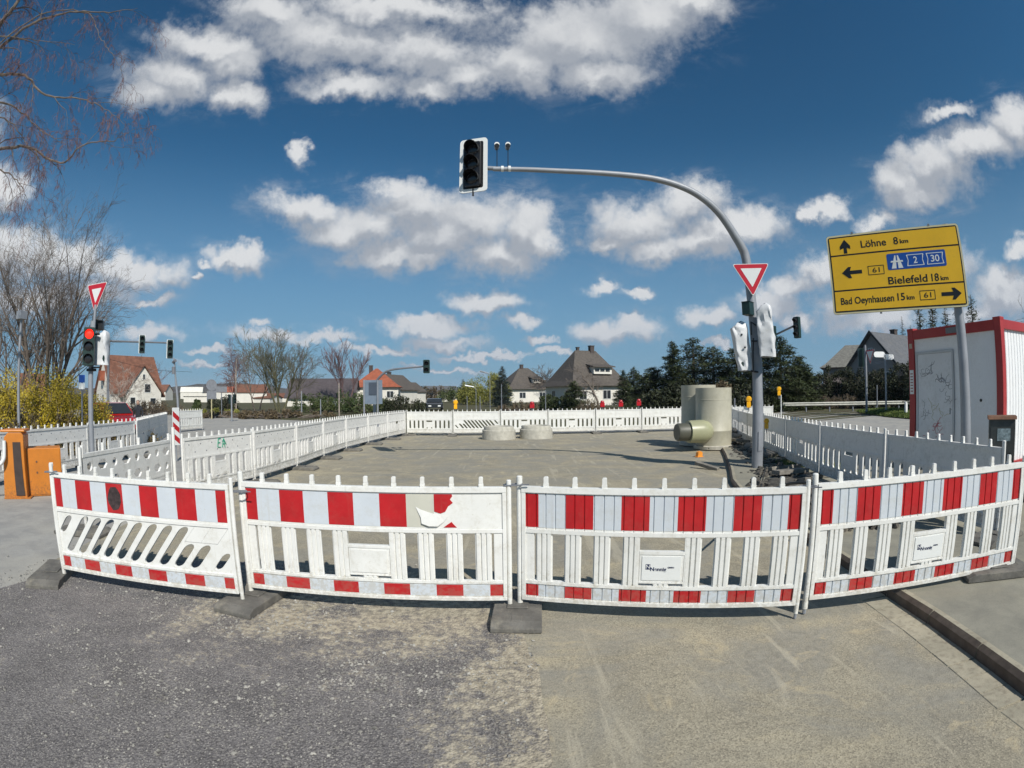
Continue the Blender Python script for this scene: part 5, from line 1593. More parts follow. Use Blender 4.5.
# ================================================================== HILLS
def hills(name, D, prof, m, seed, rough=0.004, depth=500):
    """ridge at distance D; prof = list of (azimuth deg, elevation deg)"""
    vs = []; fs = []
    a0, a1 = prof[0][0], prof[-1][0]; n = 260; rows = 6
    for i in range(n + 1):
        a = a0 + (a1 - a0) * i / n
        for k in range(len(prof) - 1):
            if prof[k][0] <= a <= prof[k + 1][0]:
                t = (a - prof[k][0]) / (prof[k + 1][0] - prof[k][0]); t = t * t * (3 - 2 * t)
                e = prof[k][1] + (prof[k + 1][1] - prof[k][1]) * t
        hgt = D * math.tan(R(max(e, 0.0))) + CAM_H
        hgt *= 1 + 0.05 * noise.noise(Vector((a * 0.6, seed, 0))) + 0.03 * noise.noise(Vector((a * 4, seed, 0)))
        ra = R(a)
        for j in range(rows + 1):
            t = j / rows
            d = D - depth * (1 - t)
            z = -2 + (hgt + 2) * (math.sin(t * PI / 2)) * (1 + 0.10 * noise.noise(Vector((a * 1.5, t * 5, seed))))  if j < rows else hgt
            vs.append((math.sin(ra) * d, math.cos(ra) * d, z))
        vs.append((math.sin(ra) * (D + depth), math.cos(ra) * (D + depth), -2))
    q = rows + 2
    for i in range(n):
        for j in range(q - 1):
            fs.append((i * q + j, (i + 1) * q + j, (i + 1) * q + j + 1, i * q + j + 1))
    mb = MB(); mb.add(vs, fs); return struct(mb.build(name, m, smooth=True))


def hillmat(name, a, b, c):
    m = bpy.data.materials.new(name); m.use_nodes = True; t = m.node_tree; nb = NB(t); bs = t.nodes['Principled BSDF']
    tc = nb.n('ShaderNodeTexCoord'); v = tc.outputs['Object']
    f = nb.noise(v, 0.012, 6, 0.7); g = nb.noise(v, 0.06, 5, 0.75)
    col = nb.mix(nb.mapr(f, 0.42, 0.58), a, b)
    col = nb.mix(nb.mapr(g, 0.52, 0.66), col, c)
    nb.put(bs.inputs['Base Color'], col); bs.inputs['Roughness'].default_value = 1.0; bs.inputs['Specular IOR Level'].default_value = 0.0
    return m


HM = hillmat('wooded_hillside', (0.055, 0.045, 0.034), (0.085, 0.072, 0.055), (0.035, 0.034, 0.03))
HM2 = hillmat('near_hillside', (0.06, 0.055, 0.035), (0.10, 0.09, 0.055), (0.045, 0.038, 0.03))
hills('hills', 1900, [(-90, .5), (-60, .8), (-45, .85), (-38, 1.0), (-34.5, 1.35), (-31, 1.45), (-28, 1.3), (-25, .85), (-20, .35), (-14, .3), (-8, .25), (0, .2), (10, .3), (25, .3), (50, .4), (90, .5)], HM, 3)
hills('hill_terrace', 900, [(-90, .2), (-50, .25), (-40, .35), (-34, .45), (-28, .40), (-22, .15), (-10, .02), (0, 0.0)], HM2, 9, depth=350)

# ================================================================== HOUSES
def house(name, label, cat, loc, yaw, w_, d_, eave, ridge, roof='gable', rm=ROOF_D, wm=WALL_W, over=0.4, win=(), hipin=None, chim=(), dormer=None, z0=-0.1):
    t = empty(name, (loc[0], loc[1], z0), yaw); tag(t, label, cat)
    mb = MB()
    mb.box(-w_ / 2, w_ / 2, -d_ / 2, d_ / 2, 0, eave)
    if roof == 'gable':
        mb.prism([(-d_ / 2, eave), (d_ / 2, eave), (0, ridge - 0.12)], -w_ / 2, w_ / 2, plane='yz')
    mb.build('wall', wm, t)
    mb = MB(); th = 0.22
    k = (ridge - eave) / (d_ / 2)
    if roof == 'gable':
        for s in (-1, 1):
            e = d_ / 2 + over; ez = eave - over * k
            mb.prism([(0, ridge), (s * e, ez), (s * e, ez + th), (0, ridge + th)], -w_ / 2 - over, w_ / 2 + over, plane='yz')
    else:
        hi = hipin if hipin is not None else d_ / 2
        W, Dp = w_ / 2 + over, d_ / 2 + over
        ez = eave - 0.1
        # soft bell-cast hips
        r0 = [(-W, -Dp, ez), (W, -Dp, ez), (W, Dp, ez), (-W, Dp, ez)]
        f_ = 0.16
        mid = [(-W + (hi + over) * f_ * 1.35, -Dp * (1 - f_ * 1.35), ez + (ridge - ez) * f_), (W - (hi + over) * f_ * 1.35, -Dp * (1 - f_ * 1.35), ez + (ridge - ez) * f_), (W - (hi + over) * f_ * 1.35, Dp * (1 - f_ * 1.35), ez + (ridge - ez) * f_), (-W + (hi + over) * f_ * 1.35, Dp * (1 - f_ * 1.35), ez + (ridge - ez) * f_)]
        rd = [(-w_ / 2 + hi, 0, ridge), (w_ / 2 - hi, 0, ridge)]
        vs = r0 + mid + rd
        fs = [(0, 1, 5, 4), (1, 2, 6, 5), (2, 3, 7, 6), (3, 0, 4, 7), (4, 5, 9, 8), (5, 6, 9), (6, 7, 8, 9), (7, 4, 8), (3, 2, 1, 0)]
        mb.add(vs, fs)
    ro = mb.build('roof', rm, t)
    for (x, y, zt_, s_) in chim:
        c = MB(); c.box(x - s_, x + s_, y - s_, y + s_, eave, zt_); c.box(x - s_ - .06, x + s_ + .06, y - s_ - .06, y + s_ + .06, zt_, zt_ + 0.12)
        c.build('chimney', mat('dark_chimney_brick', (0.07, 0.055, 0.05), 0.85, 0.3, 8), ro)
    if dormer:
        (x, dw, dz, dh) = dormer
        yk = -(ridge - dz) / k if roof == 'gable' else -(ridge - dz) / ((ridge - eave) / (d_ / 2 + over))
        d = MB(); d.box(x - dw / 2, x + dw / 2, yk - 0.35, 0, dz - 0.2, dz + dh)
        do = d.build('dormer', WALL_W, ro)
        d = MB(); d.prism([(yk - 0.8, dz + dh - .05), (0, dz + dh + 0.7), (0, dz + dh + .9), (yk - 0.8, dz + dh + .1)], x - dw / 2 - 0.4, x + dw / 2 + 0.4, plane='yz'); d.build('dormer_roof', rm, ro)
        for j in range(3):
            d = MB(); d.box(x - dw / 2 + 0.2 + j * (dw - .4) / 3, x - dw / 2 + j * (dw - .4) / 3 + (dw - .4) / 3, yk - 0.38, yk - 0.36, dz + .15, dz + dh - 0.25); d.build('dormer_window', GLASSM, ro)
    for (face, u, z, ww, hh) in win:
        T = {'f': Matrix.Translation((u, -d_ / 2, z)), 'l': Matrix.Translation((-w_ / 2, u, z)) @ rz(-PI / 2), 'r': Matrix.Translation((w_ / 2, u, z)) @ rz(PI / 2), 'b': Matrix.Translation((u, d_ / 2, z)) @ rz(PI)}[face]
        f = MB(); O = [(-ww / 2, 0), (ww / 2, 0), (ww / 2, hh), (-ww / 2, hh)]; I = [(-ww / 2 + .07, .07), (ww / 2 - .07, .07), (ww / 2 - .07, hh - .07), (-ww / 2 + .07, hh - .07)]
        f.holed(O, I, -0.05, 0.05); f.box(-.03, .03, -0.04, 0.0, .07, hh - .07); f.v = [tuple(T @ Vector(p)) for p in f.v]
        fo = f.build('window', SIGN_W, t)
        g = MB(); g.box(-ww / 2 + .06, ww / 2 - .06, -0.02, 0.01, .06, hh - .06, T=T); g.build('pane', GLASSM, fo)
    return t


# big hipped house in the middle
c = base(586, 80)
house('hipped_house', 'large white house with a steep dark hipped roof, two chimneys and a wide dormer', 'house', c, R(24), 9.6, 8.6, 3.1, 8.6, 'hip', ROOF_D, WALL_W, 0.7,
      win=[('f', 1.0, 1.0, 1.5, 1.4), ('f', -3.2, 1.0, 1.3, 1.3), ('f', 3.6, 1.0, 1.2, 1.3), ('l', -2.4, 1.0, 1.0, 1.4), ('l', 1.8, 1.0, 1.0, 1.4)], hipin=2.9, chim=[(-1.3, 0.2, 9.0, .2), (1.1, 0, 9.3, .35)], dormer=(0.8, 3.3, 5.0, 0.85))
house('hipped_house', 'smaller house with a dark hipped roof behind the blue spruce', 'house', base(524, 122), R(22), 11.5, 10.0, 3.2, 8.2, 'hip', ROOF_D, WALL_W, 0.7,
      win=[('f', 2.5, 1.0, 1.6, 1.4), ('f', -2.5, 1.0, 1.6, 1.4)], hipin=4.6, chim=[(-0.6, 0, 8.9, .35)], dormer=(1.4, 2.0, 4.7, 0.8))
# white gabled house at left
LH = base(128, 82)
yawh = R(64)
h = house('gabled_house', 'white house with rusty red roof and steep cross gable behind the red car', 'house', LH, yawh, 8.2, 7.6, 2.6, 7.5, 'gable', ROOF_R, WALL_W, 0.35,
          win=[('f', 2.9, 0.6, 1.0, 1.2), ('l', 0.3, 0.8, 1.0, 1.3), ('l', -2.2, .8, .9, 1.2), ('l', 0.0, 3.3, .8, 1.0)], chim=[(1.4, 0.3, 7.3, .35)])
mb = MB(); mb.prism([(-2.35, 0), (3.35, 0), (3.35, 2.3), (0.5, 5.9), (-2.35, 2.3)], -5.4, -0.2, plane='xz'); mb.build('gable_wing', WALL_W, h)
mb = MB()
for s in (-1, 1): mb.prism([(0.5, 6.02), (0.5 + s * 3.45, 1.66), (0.5 + s * 3.45, 1.92), (0.5, 6.28)], -5.65, -0.2, plane='xz')
mb.build('wing_roof', ROOF_R, h)
for (x, z, ww, hh) in ((1.1, 2.3, 1.05, 1.25), (0.5, 4.1, 0.5, 0.8), (-1.3, 0.7, .9, 1.0), (2.0, .5, 1.0, 1.1)):
    f = MB(); f.holed([(x - ww / 2, z), (x + ww / 2, z), (x + ww / 2, z + hh), (x - ww / 2, z + hh)], [(x - ww / 2 + .07, z + .07), (x + ww / 2 - .07, z + .07), (x + ww / 2 - .07, z + hh - .07), (x - ww / 2 + .07, z + hh - .07)], -5.45, -5.39)
    fo = f.build('window', SIGN_W, h); g = MB(); g.box(x - ww / 2 + .06, x + ww / 2 - .06, -5.43, -5.40, z + .06, z + hh - .06); g.build('pane', GLASSM, fo)
mb = MB(); mb.box(-4.9, -4.1, -0.6, 0.3, 4.0, 5.4); mb.build('brick_stack', ROOF_O, h)
house('gabled_house', 'dark red roofed house almost hidden behind the yellow bush at far left', 'house', base(32, 100), R(60), 5, 5, 2.6, 5.4, 'gable', ROOF_R, WALL_C, 0.4)
house('gabled_house', 'long low house with a dark purple grey roof behind green shrubs', 'house', base(324, 92), R(12), 11.6, 9.0, 1.7, 4.7, 'gable', mat('purple_grey_roof', (0.075, 0.062, 0.066), 0.8, 0.2, 2, 0.4, 5), WALL_W, 0.45, win=[('r', 0, 1.0, 1.2, 1.2)])
rh = house('gabled_house', 'white house with a bright orange red pyramid roof and dark chimney', 'house', base(377, 98), R(10), 8.6, 8.6, 3.5, 7.0, 'hip', ROOF_O, WALL_W, 0.6, win=[('f', 2.8, 1.4, 1.3, 1.3), ('f', -1.5, 1.4, 1.3, 1.3)], hipin=4.1, chim=[(-1.2, .4, 7.5, .35)])
house('gabled_house', 'white house with grey brown roof directly right of the orange roofed house', 'house', base(394, 112), R(75), 8, 7.5, 3.2, 6.2, 'gable', ROOF_D, WALL_W, 0.4, win=[('l', 0, 3, 1, 1)], chim=[(0, 1.2, 6.9, .35)])
house('gabled_house', 'small white house with dark roof, right of the grey brown roofed one', 'house', base(408, 125), R(70), 7, 6, 2.8, 4.9, 'gable', ROOF_D, WALL_W, 0.3)
house('commercial_building', 'low flat roofed white building with a dark band before the wooded hills', 'building', base(196, 165), R(30), 12.0, 8.0, 2.0, 2.2, 'none', WALL_W, WALL_W, 0.2)
for o in list(bpy.data.objects):
    if o.parent and o.parent.name.startswith('commercial_building') and o.name.startswith('roof'): bpy.data.objects.remove(o)
cb = [o for o in bpy.data.objects if o.name.startswith('commercial_building')][0]
mb = MB(); mb.box(-6.3, 6.0, -4.2, 4.1, 2.05, 3.0); mb.build('upper_storey', WALL_W, cb)
mb = MB(); mb.box(-6.35, 6.35, -4.3, 4.3, 1.93, 2.04); mb.build('dark_band', BLACK, cb); cb.scale = (0.62, 0.62, 0.92)
for k, (px, D, w_, hh, rm_, lab) in enumerate(((258, 150, 12, 2.2, ROOF_R, 'low building with pale walls and a brown red roof behind the bare trees'), (283, 160, 16, 2.6, ROOF_R, 'long building with white walls and faded red roof behind the bare trees'), (250, 150, 9, 5.0, ROOF_R, 'distant house with a brown red roof left of the bare trees'), (157, 260, 14, 7.2, ROOF_R, 'tiny distant house right of the white gabled house'), (192, 420, 18, 9, WALL_W, 'tiny white house on the far slope above the flat roofed building'), (222, 380, 20, 8.5, ROOF_G, 'tiny grey roofed house on the far slope near the grey sign back'), (233, 300, 14, 7.2, ROOF_O, 'tiny red roofed house below the hill crest'), (441, 150, 10, 4.4, ROOF_G, 'pale low house behind the dark van in the middle distance'))):
    house('distant_house', lab, 'house', base(px, D), R(20 + 17 * k % 40 - 20), w_, 8, hh * 0.6, hh, 'gable', rm_, WALL_W, 0.3)
# right-hand houses
gh = house('gabled_house', 'grey house with dark slate roof and black framed gable behind the road signs', 'house', base(898, 66), R(14), 11, 8.6, 3.6, 8.0, 'gable', ROOF_G, WALL_G, 0.35, win=[('l', 0.2, 5.4, .7, 1.0), ('l', -2, 2.4, 1.2, 1.3)], chim=[(0.0, 0.3, 8.7, .35)])
house('gabled_house', 'lower pinkish grey house wing with weathered pale slate roof above the hedge', 'house', base(857, 76), R(-38), 9.5, 8, 4.9, 8.0, 'hip', mat('pale_weathered_slate', (0.17, 0.165, 0.145), 0.8, 0.25, 3, 0.4, 5), mat('pinkish_grey_wall', (0.30, 0.25, 0.24), 0.85, 0.1, 1), 0.5, hipin=3.2)

for s in (-1, 1):
    mb = MB(); k_ = (8.0 - 3.6) / 4.3
    mb.prism([(0, 8.05), (s * 4.65, 8.05 - 4.65 * k_), (s * 4.65, 8.05 - 4.65 * k_ + 0.30), (0, 8.35)], -5.95, -5.86, plane='yz'); mb.build('verge_board', BLACK, gh)

# ================================================================== PLANTS
def bare_tree(name, label, loc, height, trunk_r, seed, levels=5, spread=0.55, stems=1, wood=BARK, twig=None, droop=0.0, first=0.25, kids_n=(5, 4, 4, 4), lean=(0, 0), twig_r=0.006, wob=0.18, grp=None, up=0.25, minr=0.004):
    rnd = random.Random(seed)
    t = empty(name, loc); tag(t, label, 'tree', grp)
    T = MB(); C = MB()

    def grow(p, d, L, r, lv, mbx):
        n = 5 if lv < 2 else (4 if lv < levels - 1 else 3)
        pts = [p]; rad = [r]
        q = Vector(p); dd = Vector(d)
        for i in range(n):
            dd = dd + Vector((rnd.gauss(0, wob), rnd.gauss(0, wob), rnd.gauss(0, wob) + (up if lv > 0 and lv < 3 else 0) * 0.25 - droop * (lv >= 2) * (0.35 + 0.25 * i)))
            dd.normalize(); q = q + dd * (L / n); pts.append(q.copy()); rad.append(max(minr, r * (1 - 0.75 * (i + 1) / n if lv else 1 - 0.6 * (i + 1) / n)))
        mbx.tube(pts, rad, 8 if lv == 0 else (5 if lv == 1 else 3), caps=False)
        if lv >= levels - 1: return
        cn = kids_n[min(lv, len(kids_n) - 1)]
        for k in range(cn):
            u = first + (1 - first) * (k + rnd.random() * 0.8) / cn if lv == 0 else 0.2 + 0.8 * (k + rnd.random()) / cn
            u = min(u, 0.98); i = min(int(u * n), n - 1); f = u * n - i
            bp = pts[i].lerp(pts[i + 1], f); br = rad[i] + (rad[i + 1] - rad[i]) * f
            ax = (pts[i + 1] - pts[i]).normalized()
            side = ax.cross(Vector((rnd.gauss(0, 1), rnd.gauss(0, 1), rnd.gauss(0, 1)))).normalized()
            nd = (ax * (1 - spread) + side * spread * rnd.uniform(0.7, 1.2)).normalized()
            grow(bp, nd, L * rnd.uniform(0.42, 0.68) * (1.1 - 0.35 * u if lv == 0 else 1), max(minr, br * 0.62), lv + 1, C)
    for s in range(stems):
        a = 2 * PI * s / max(1, stems) + rnd.random()
        d0 = Vector((lean[0] + (0.28 * math.cos(a) if stems > 1 else 0), lean[1] + (0.28 * math.sin(a) if stems > 1 else 0), 1)).normalized()
        o_ = Vector((0.25 * math.cos(a), 0.25 * math.sin(a), -0.1)) if stems > 1 else Vector((0, 0, -0.1))
        grow(o_, d0, height * (rnd.uniform(0.72, 0.9) if stems > 1 else 0.82), trunk_r * (0.75 if stems > 1 else 1), 0, T)
    T.build('trunk', wood, t, smooth=True)
    C.build('crown', twig or wood, t)
    return t


def leaves(mb, pts_fn, n, size, rnd, up=0.0, mat_i=0):
    for _ in range(n):
        p, nv = pts_fn()
        s = size * rnd.uniform(0.55, 1.35)
        a = Vector((rnd.gauss(0, 1), rnd.gauss(0, 1), rnd.gauss(0, 1))).normalized()
        b = a.cross(Vector((rnd.gauss(0, 1), rnd.gauss(0, 1), rnd.gauss(0, 1)))).normalized()
        o = len(mb.v)
        mb.v += [tuple(p - a * s * 0.5 - b * s * 0.22), tuple(p + a * s * 0.1 - b * s * 0.35), tuple(p + a * s * 0.6), tuple(p + a * s * .05 + b * s * 0.35)]
        mb.f.append((o, o + 1, o + 2, o + 3)); mb.mi.append(mat_i)


def conifer(label, loc, h, r, seed, m_=CONIF, n_leaf=5200, size=0.2, base_h=0.06, grp='conifers behind the manhole units', power=0.8, rag=0.35, cat='tree'):
    rnd = random.Random(seed)
    t = empty('conifer', loc); tag(t, label, cat, grp)
    mb = MB(); mb.tube([(0, 0, -0.2), (0, 0, h * 0.5), (0, 0, h * 0.97)], [r * 0.07, r * 0.045, 0.015], 7); mb.build('trunk', BARK, t, smooth=True)
    mb = MB(); br = []
    nb = int(44 * h ** 0.6)
    for k in range(nb):
        u = (k + rnd.random()) / nb
        z = h * (base_h + (0.97 - base_h) * u)
        L = r * (1 - u) ** power * rnd.uniform(1 - rag, 1.12) + 0.08
        a = rnd.uniform(0, 2 * PI)
        br.append((z, L, a, u))
    tot = sum(b[1] ** 1.3 for b in br)
    for (z, L, a, u) in br:
        d = Vector((math.cos(a), math.sin(a), 0))
        tip = Vector((0, 0, z)) + d * L + Vector((0, 0, -0.22 * L + 0.35 * L * u))
        mb.tube([(0, 0, z), tip], [0.02, 0.008], 3, 1, caps=False)
        for _ in range(int(n_leaf * L ** 1.3 / tot)):
            f = rnd.random() ** 0.6
            w_ = L * 0.22 * (1.2 - f) + 0.08
            p = Vector((0, 0, z)).lerp(tip, f) + Vector((rnd.gauss(0, w_), rnd.gauss(0, w_), rnd.gauss(0, w_ * 0.45)))
            s = size * rnd.uniform(0.5, 1.3)
            ax = (d + Vector((rnd.gauss(0, .6), rnd.gauss(0, .6), rnd.gauss(0, .35)))).normalized()
            b = ax.cross(Vector((rnd.gauss(0, .5), rnd.gauss(0, .5), 1))).normalized()
            o = len(mb.v); mb.v += [tuple(p - ax * s * .5 - b * s * .2), tuple(p - ax * s * .5 + b * s * .2), tuple(p + ax * s * .6)]
            mb.f.append((o, o + 1, o + 2)); mb.mi.append(0)
    mb.build('crown', [m_, BARK], t)
    return t


def bush(name, label, cat, loc, rx, ry, h, seed, m_, n=5000, size=0.16, z0=0.0, clumps=26, grp=None, yaw=0.0, twigs=60, tw=BARK, solid=False):
    """shrub: many stems and leaf clumps of uneven height"""
    rnd = random.Random(seed)
    t = empty(name, (loc[0], loc[1], z0), yaw); tag(t, label, cat, grp)
    S = MB(); L = MB()
    cl = []
    for k in range(clumps):
        a = rnd.uniform(0, 2 * PI); q = rnd.random() ** 0.5
        x, y = rx * q * math.cos(a), ry * q * math.sin(a)
        top = h * (1 - 0.45 * q ** 2) * rnd.uniform(0.72, 1.05)
        rr_ = min(rx, ry, h) * rnd.uniform(0.22, 0.42)
        cl.append((x, y, max(rr_ * 0.8, top - rr_), rr_))
        cl.append((x * 1.05, y * 1.05, max(rr_ * .6, (top - rr_) * rnd.uniform(0.3, 0.7)), rr_))

    def f():
        x, y, z, r_ = rnd.choice(cl)
        v = Vector((rnd.gauss(0, 1), rnd.gauss(0, 1), rnd.gauss(0, 1))).normalized()
        q = rnd.random() ** 0.45 * r_ * (1 + 0.35 * noise.noise(Vector((x, y, z)) + v * 1.7))
        p = Vector((x, y, z)) + v * q
        if p.z < 0.02: p.z = rnd.uniform(0.02, 0.3)
        return p, v
    leaves(L, f, n, size, rnd)
    for k in range(twigs):
        x, y, z, r_ = rnd.choice(cl); v = Vector((rnd.gauss(0, .5), rnd.gauss(0, .5), 1)).normalized()
        b0 = Vector((x * 0.4, y * 0.4, 0)); c_ = Vector((x, y, z)); e = c_ + v * r_ * rnd.uniform(.8, 1.5)
        S.tube([b0, b0.lerp(c_, .5) + Vector((rnd.gauss(0, .1), rnd.gauss(0, .1), .1)), c_, e], [0.03, 0.022, 0.014, 0.005], 4, caps=False)
    S.build('stem', tw, t)
    L.build('foliage', m_, t)
    return t


# overhanging tree whose trunk stands just left of the picture
rnd = random.Random(77)
ot = empty('overhanging_tree', (-13.8, 3.2, 0)); tag(ot, 'bare drooping tree with reddish twigs reaching in from the upper left corner', 'tree')
TR = MB(); CR = MB()
TR.tube([(0, 0, -0.1), (0.1, 0.1, 3), (0.3, 0.3, 6.5), (0.5, 0.8, 9.5), (0.9, 1.4, 13)], [0.34, 0.29, 0.24, 0.17, 0.07], 12)


def limb(path_, r0, r1, nsub, seed, sub_l=1.35, hang=0.5):
    rl = random.Random(seed)
    P_, Q_ = catmull([Vector(p) - ot.location for p in path_], [0.62 * (r0 + (r1 - r0) * (i / (len(path_) - 1)) ** 0.7) for i in range(len(path_))], 6)
    for i in range(2, len(P_) - 1): P_[i] = P_[i] + Vector((rl.gauss(0, .015), rl.gauss(0, .015), rl.gauss(0, .015)))
    CR.tube(P_, Q_, 6, 1, caps=False)

    def sub(p, d, L, r, lv):
        n = 6; q = Vector(p); dd = Vector(d); pts = [q.copy()]; rad = [r]
        for i in range(n):
            dd = dd + Vector((rl.gauss(0, .16), rl.gauss(0, .16), rl.gauss(0, .14) - hang * (0.05 + 0.11 * i) * (1 + 0.5 * lv))); dd.normalize()
            q = q + dd * L / n; pts.append(q.copy()); rad.append(max(0.0028, r * (1 - 0.85 * (i + 1) / n)))
        CR.tube(pts, rad, 4 if lv < 1 else 3, 0 if lv else 1, caps=False)
        if lv < 3:
            for k in range((5, 4, 3)[lv]):
                i = rl.randrange(1, n); ax = (pts[i + 1] - pts[i]).normalized() if i < n else dd
                sd = ax.cross(Vector((rl.gauss(0, 1), rl.gauss(0, 1), rl.gauss(0, 1)))).normalized()
                sub(pts[i], (ax * .6 + sd * .6).normalized(), L * rl.uniform(.35, .6), max(.0032, rad[i] * .65), lv + 1)
    for k in range(nsub):
        i = int((0.12 + 0.88 * (k + rl.random()) / nsub) * (len(P_) - 2)); ax = (P_[i + 1] - P_[i]).normalized()
        sd = ax.cross(Vector((rl.gauss(0, 1), rl.gauss(0, 1), rl.gauss(0, 1)))).normalized()
        sub(P_[i], (ax * 0.55 + sd * 0.65).normalized(), sub_l * rl.uniform(.5, 1.1), max(.006, Q_[i] * .5), 0)


def LP_(pairs, D0, D1):
    n = len(pairs); return [tuple(P(x, y, D0 + (D1 - D0) * i / (n - 1))) for i, (x, y) in enumerate(pairs)]


limb(LP_([(-45, 90), (-8, 55), (30, 25), (70, 12), (110, 12), (138, 8)], 13, 11), .11, .006, 9, 1)
limb(LP_([(-40, 75), (-5, 30), (15, 5), (32, -20), (45, -60)], 13, 12), .13, .05, 10, 2)
limb(LP_([(-20, 60), (40, 15), (85, 12), (100, 35), (112, 55), (124, 72)], 12.5, 11), .04, .005, 5, 3, 1.0)
limb(LP_([(-40, 90), (0, 75), (25, 76), (45, 95), (75, 98), (105, 108), (125, 125)], 13, 11), .09, .006, 11, 4)
limb(LP_([(-40, 150), (0, 148), (30, 148), (60, 163), (85, 145), (115, 140), (126, 132)], 13, 11.2), .09, .005, 11, 5)
limb(LP_([(-30, 170), (5, 172), (20, 185), (28, 200)], 12.6, 12), .05, .008, 6, 6)
limb(LP_([(-35, 40), (0, 36), (35, 40), (75, 45)], 12.6, 12), .05, .006, 8, 7, 1.3)
limb(LP_([(-35, 100), (10, 105), (40, 130), (66, 145)], 12.6, 12), .06, .006, 9, 8, 1.3)
limb(LP_([(-35, 0), (10, -15), (60, -30), (110, -40)], 12.6, 12), .08, .02, 8, 9, 1.8)
limb(LP_([(-45, 130), (-12, 118), (10, 122), (32, 150), (45, 170)], 12.6, 12), .05, .006, 7, 10, 1.2)
TR.build('trunk', BARK, ot, smooth=True); CR.build('crown', [BARK_B, BARK], ot)

bare_tree('bare_tree', 'tall multi-stemmed bare tree rising behind the red traffic light and yellow bush', base(45, 33), 9.3, 0.22, 12, levels=6, stems=5, spread=0.40, first=0.15, kids_n=(10, 5, 4, 3, 2), wob=0.03, up=0.35, minr=0.0055)
bare_tree('bare_tree', 'bare tree with a fork of thin stems at the far left edge', base(8, 34), 7.0, 0.14, 15, levels=5, stems=3, spread=0.45, kids_n=(7, 4, 4, 3), wob=0.09, up=0.4, minr=0.009)
bare_tree('birch_tree', 'slender bare birch with a drooping reddish crown near the pale tall pole', base(234, 64), 6.3, 0.09, 31, levels=5, spread=0.30, wob=.08, twig=BARK_B, wood=BIRCH, droop=0.28, kids_n=(16, 5, 4, 3), minr=0.012, first=.2)
bare_tree('bare_tree', 'bare tree with two leaning stems between the birch and the broad mossy tree', base(257, 60), 7.0, 0.12, 35, levels=5, stems=2, spread=0.36, wob=.08, kids_n=(9, 5, 4, 3), minr=0.012)
bare_tree('bare_tree', 'broad bare tree with mossy fan shaped crown left of the long dark roof', base(280, 55), 6.6, 0.18, 41, levels=5, stems=4, spread=0.38, wob=.05, kids_n=(8, 4, 4, 3, 2), twig=BARK_G, wood=BARK_G, minr=0.011)
bare_tree('bare_tree', 'leaning bare tree with dark curved stem beside the long dark roof', base(296, 57), 6.0, 0.12, 44, levels=5, spread=0.42, wob=.1, kids_n=(9, 5, 4, 3), lean=(0.25, 0), minr=0.011)
bare_tree('bare_tree', 'wispy upright bare tree showing above the long dark roof', base(347, 82), 7.6, 0.10, 47, levels=5, stems=3, spread=0.24, wob=.07, kids_n=(9, 4, 4, 3), minr=0.014, wood=BARK_B, twig=BARK_B)
bare_tree('birch_tree', 'thin pale birch in front of the white house, right of the grey mast', base(160, 84), 7.6, 0.09, 51, levels=5, spread=0.3, twig=BARK_B, wood=BIRCH, kids_n=(12, 4, 3, 3), minr=0.014)
bare_tree('bare_tree', 'small bare fruit tree with an umbrella crown before the big hipped house', base(598, 62), 5.4, 0.15, 55, levels=5, spread=0.65, kids_n=(7, 5, 4, 3), minr=0.012, lean=(-.15, 0), droop=.12, up=0)
bare_tree('bare_tree', 'small bare tree standing before the white gabled house', base(117, 48), 4.2, 0.09, 57, levels=5, spread=0.5, kids_n=(8, 4, 4, 3), minr=0.008, stems=2, wood=BIRCH, twig=BIRCH)
bare_tree('bare_tree', 'bare tree peeking over the container at the right edge', base(1035, 34), 6.6, 0.16, 59, levels=5, spread=0.5, kids_n=(9, 5, 4, 3), minr=0.010)
bare_tree('bare_tree', 'bare bushy tree seen between the two hipped houses', base(551, 120), 7.5, 0.16, 61, levels=5, spread=0.5, kids_n=(9, 5, 4, 3), minr=0.03)

# yellow bush on the left
bush('forsythia_bush', 'yellow flowering forsythia with a dense crown, right next to the slim signal pole', 'bush', base(66, 20), 1.9, 1.3, 2.45, 3, FORS, 20000, 0.055, clumps=30, twigs=90, grp='yellow bushes at the left')
bush('forsythia_bush', 'tall yellow green forsythia between the camera pole and the slim signal pole', 'bush', base(43, 19), 1.9, 1.3, 2.75, 4, FORS, 20000, 0.055, clumps=30, twigs=90, grp='yellow bushes at the left')
bush('forsythia_bush', 'yellow brown forsythia at the far left edge behind the camera pole', 'bush', base(8, 19.5), 2.1, 1.4, 2.6, 5, FORS, 20000, 0.055, clumps=30, twigs=90, grp='yellow bushes at the left')
bush('undergrowth_bush', 'brown green undergrowth below the yellow forsythias', 'bush', base(38, 17), 3.9, 0.8, 1.25, 6, FORS_D, 9000, 0.075, clumps=50, twigs=160, yaw=R(50))
bush('bush', 'bare brown bush before the white gabled house, next to the red car', 'bush', base(150, 50), 3.4, 1.4, 1.5, 7, BROWNB, 4500, 0.11, clumps=30, twigs=200, yaw=R(45))

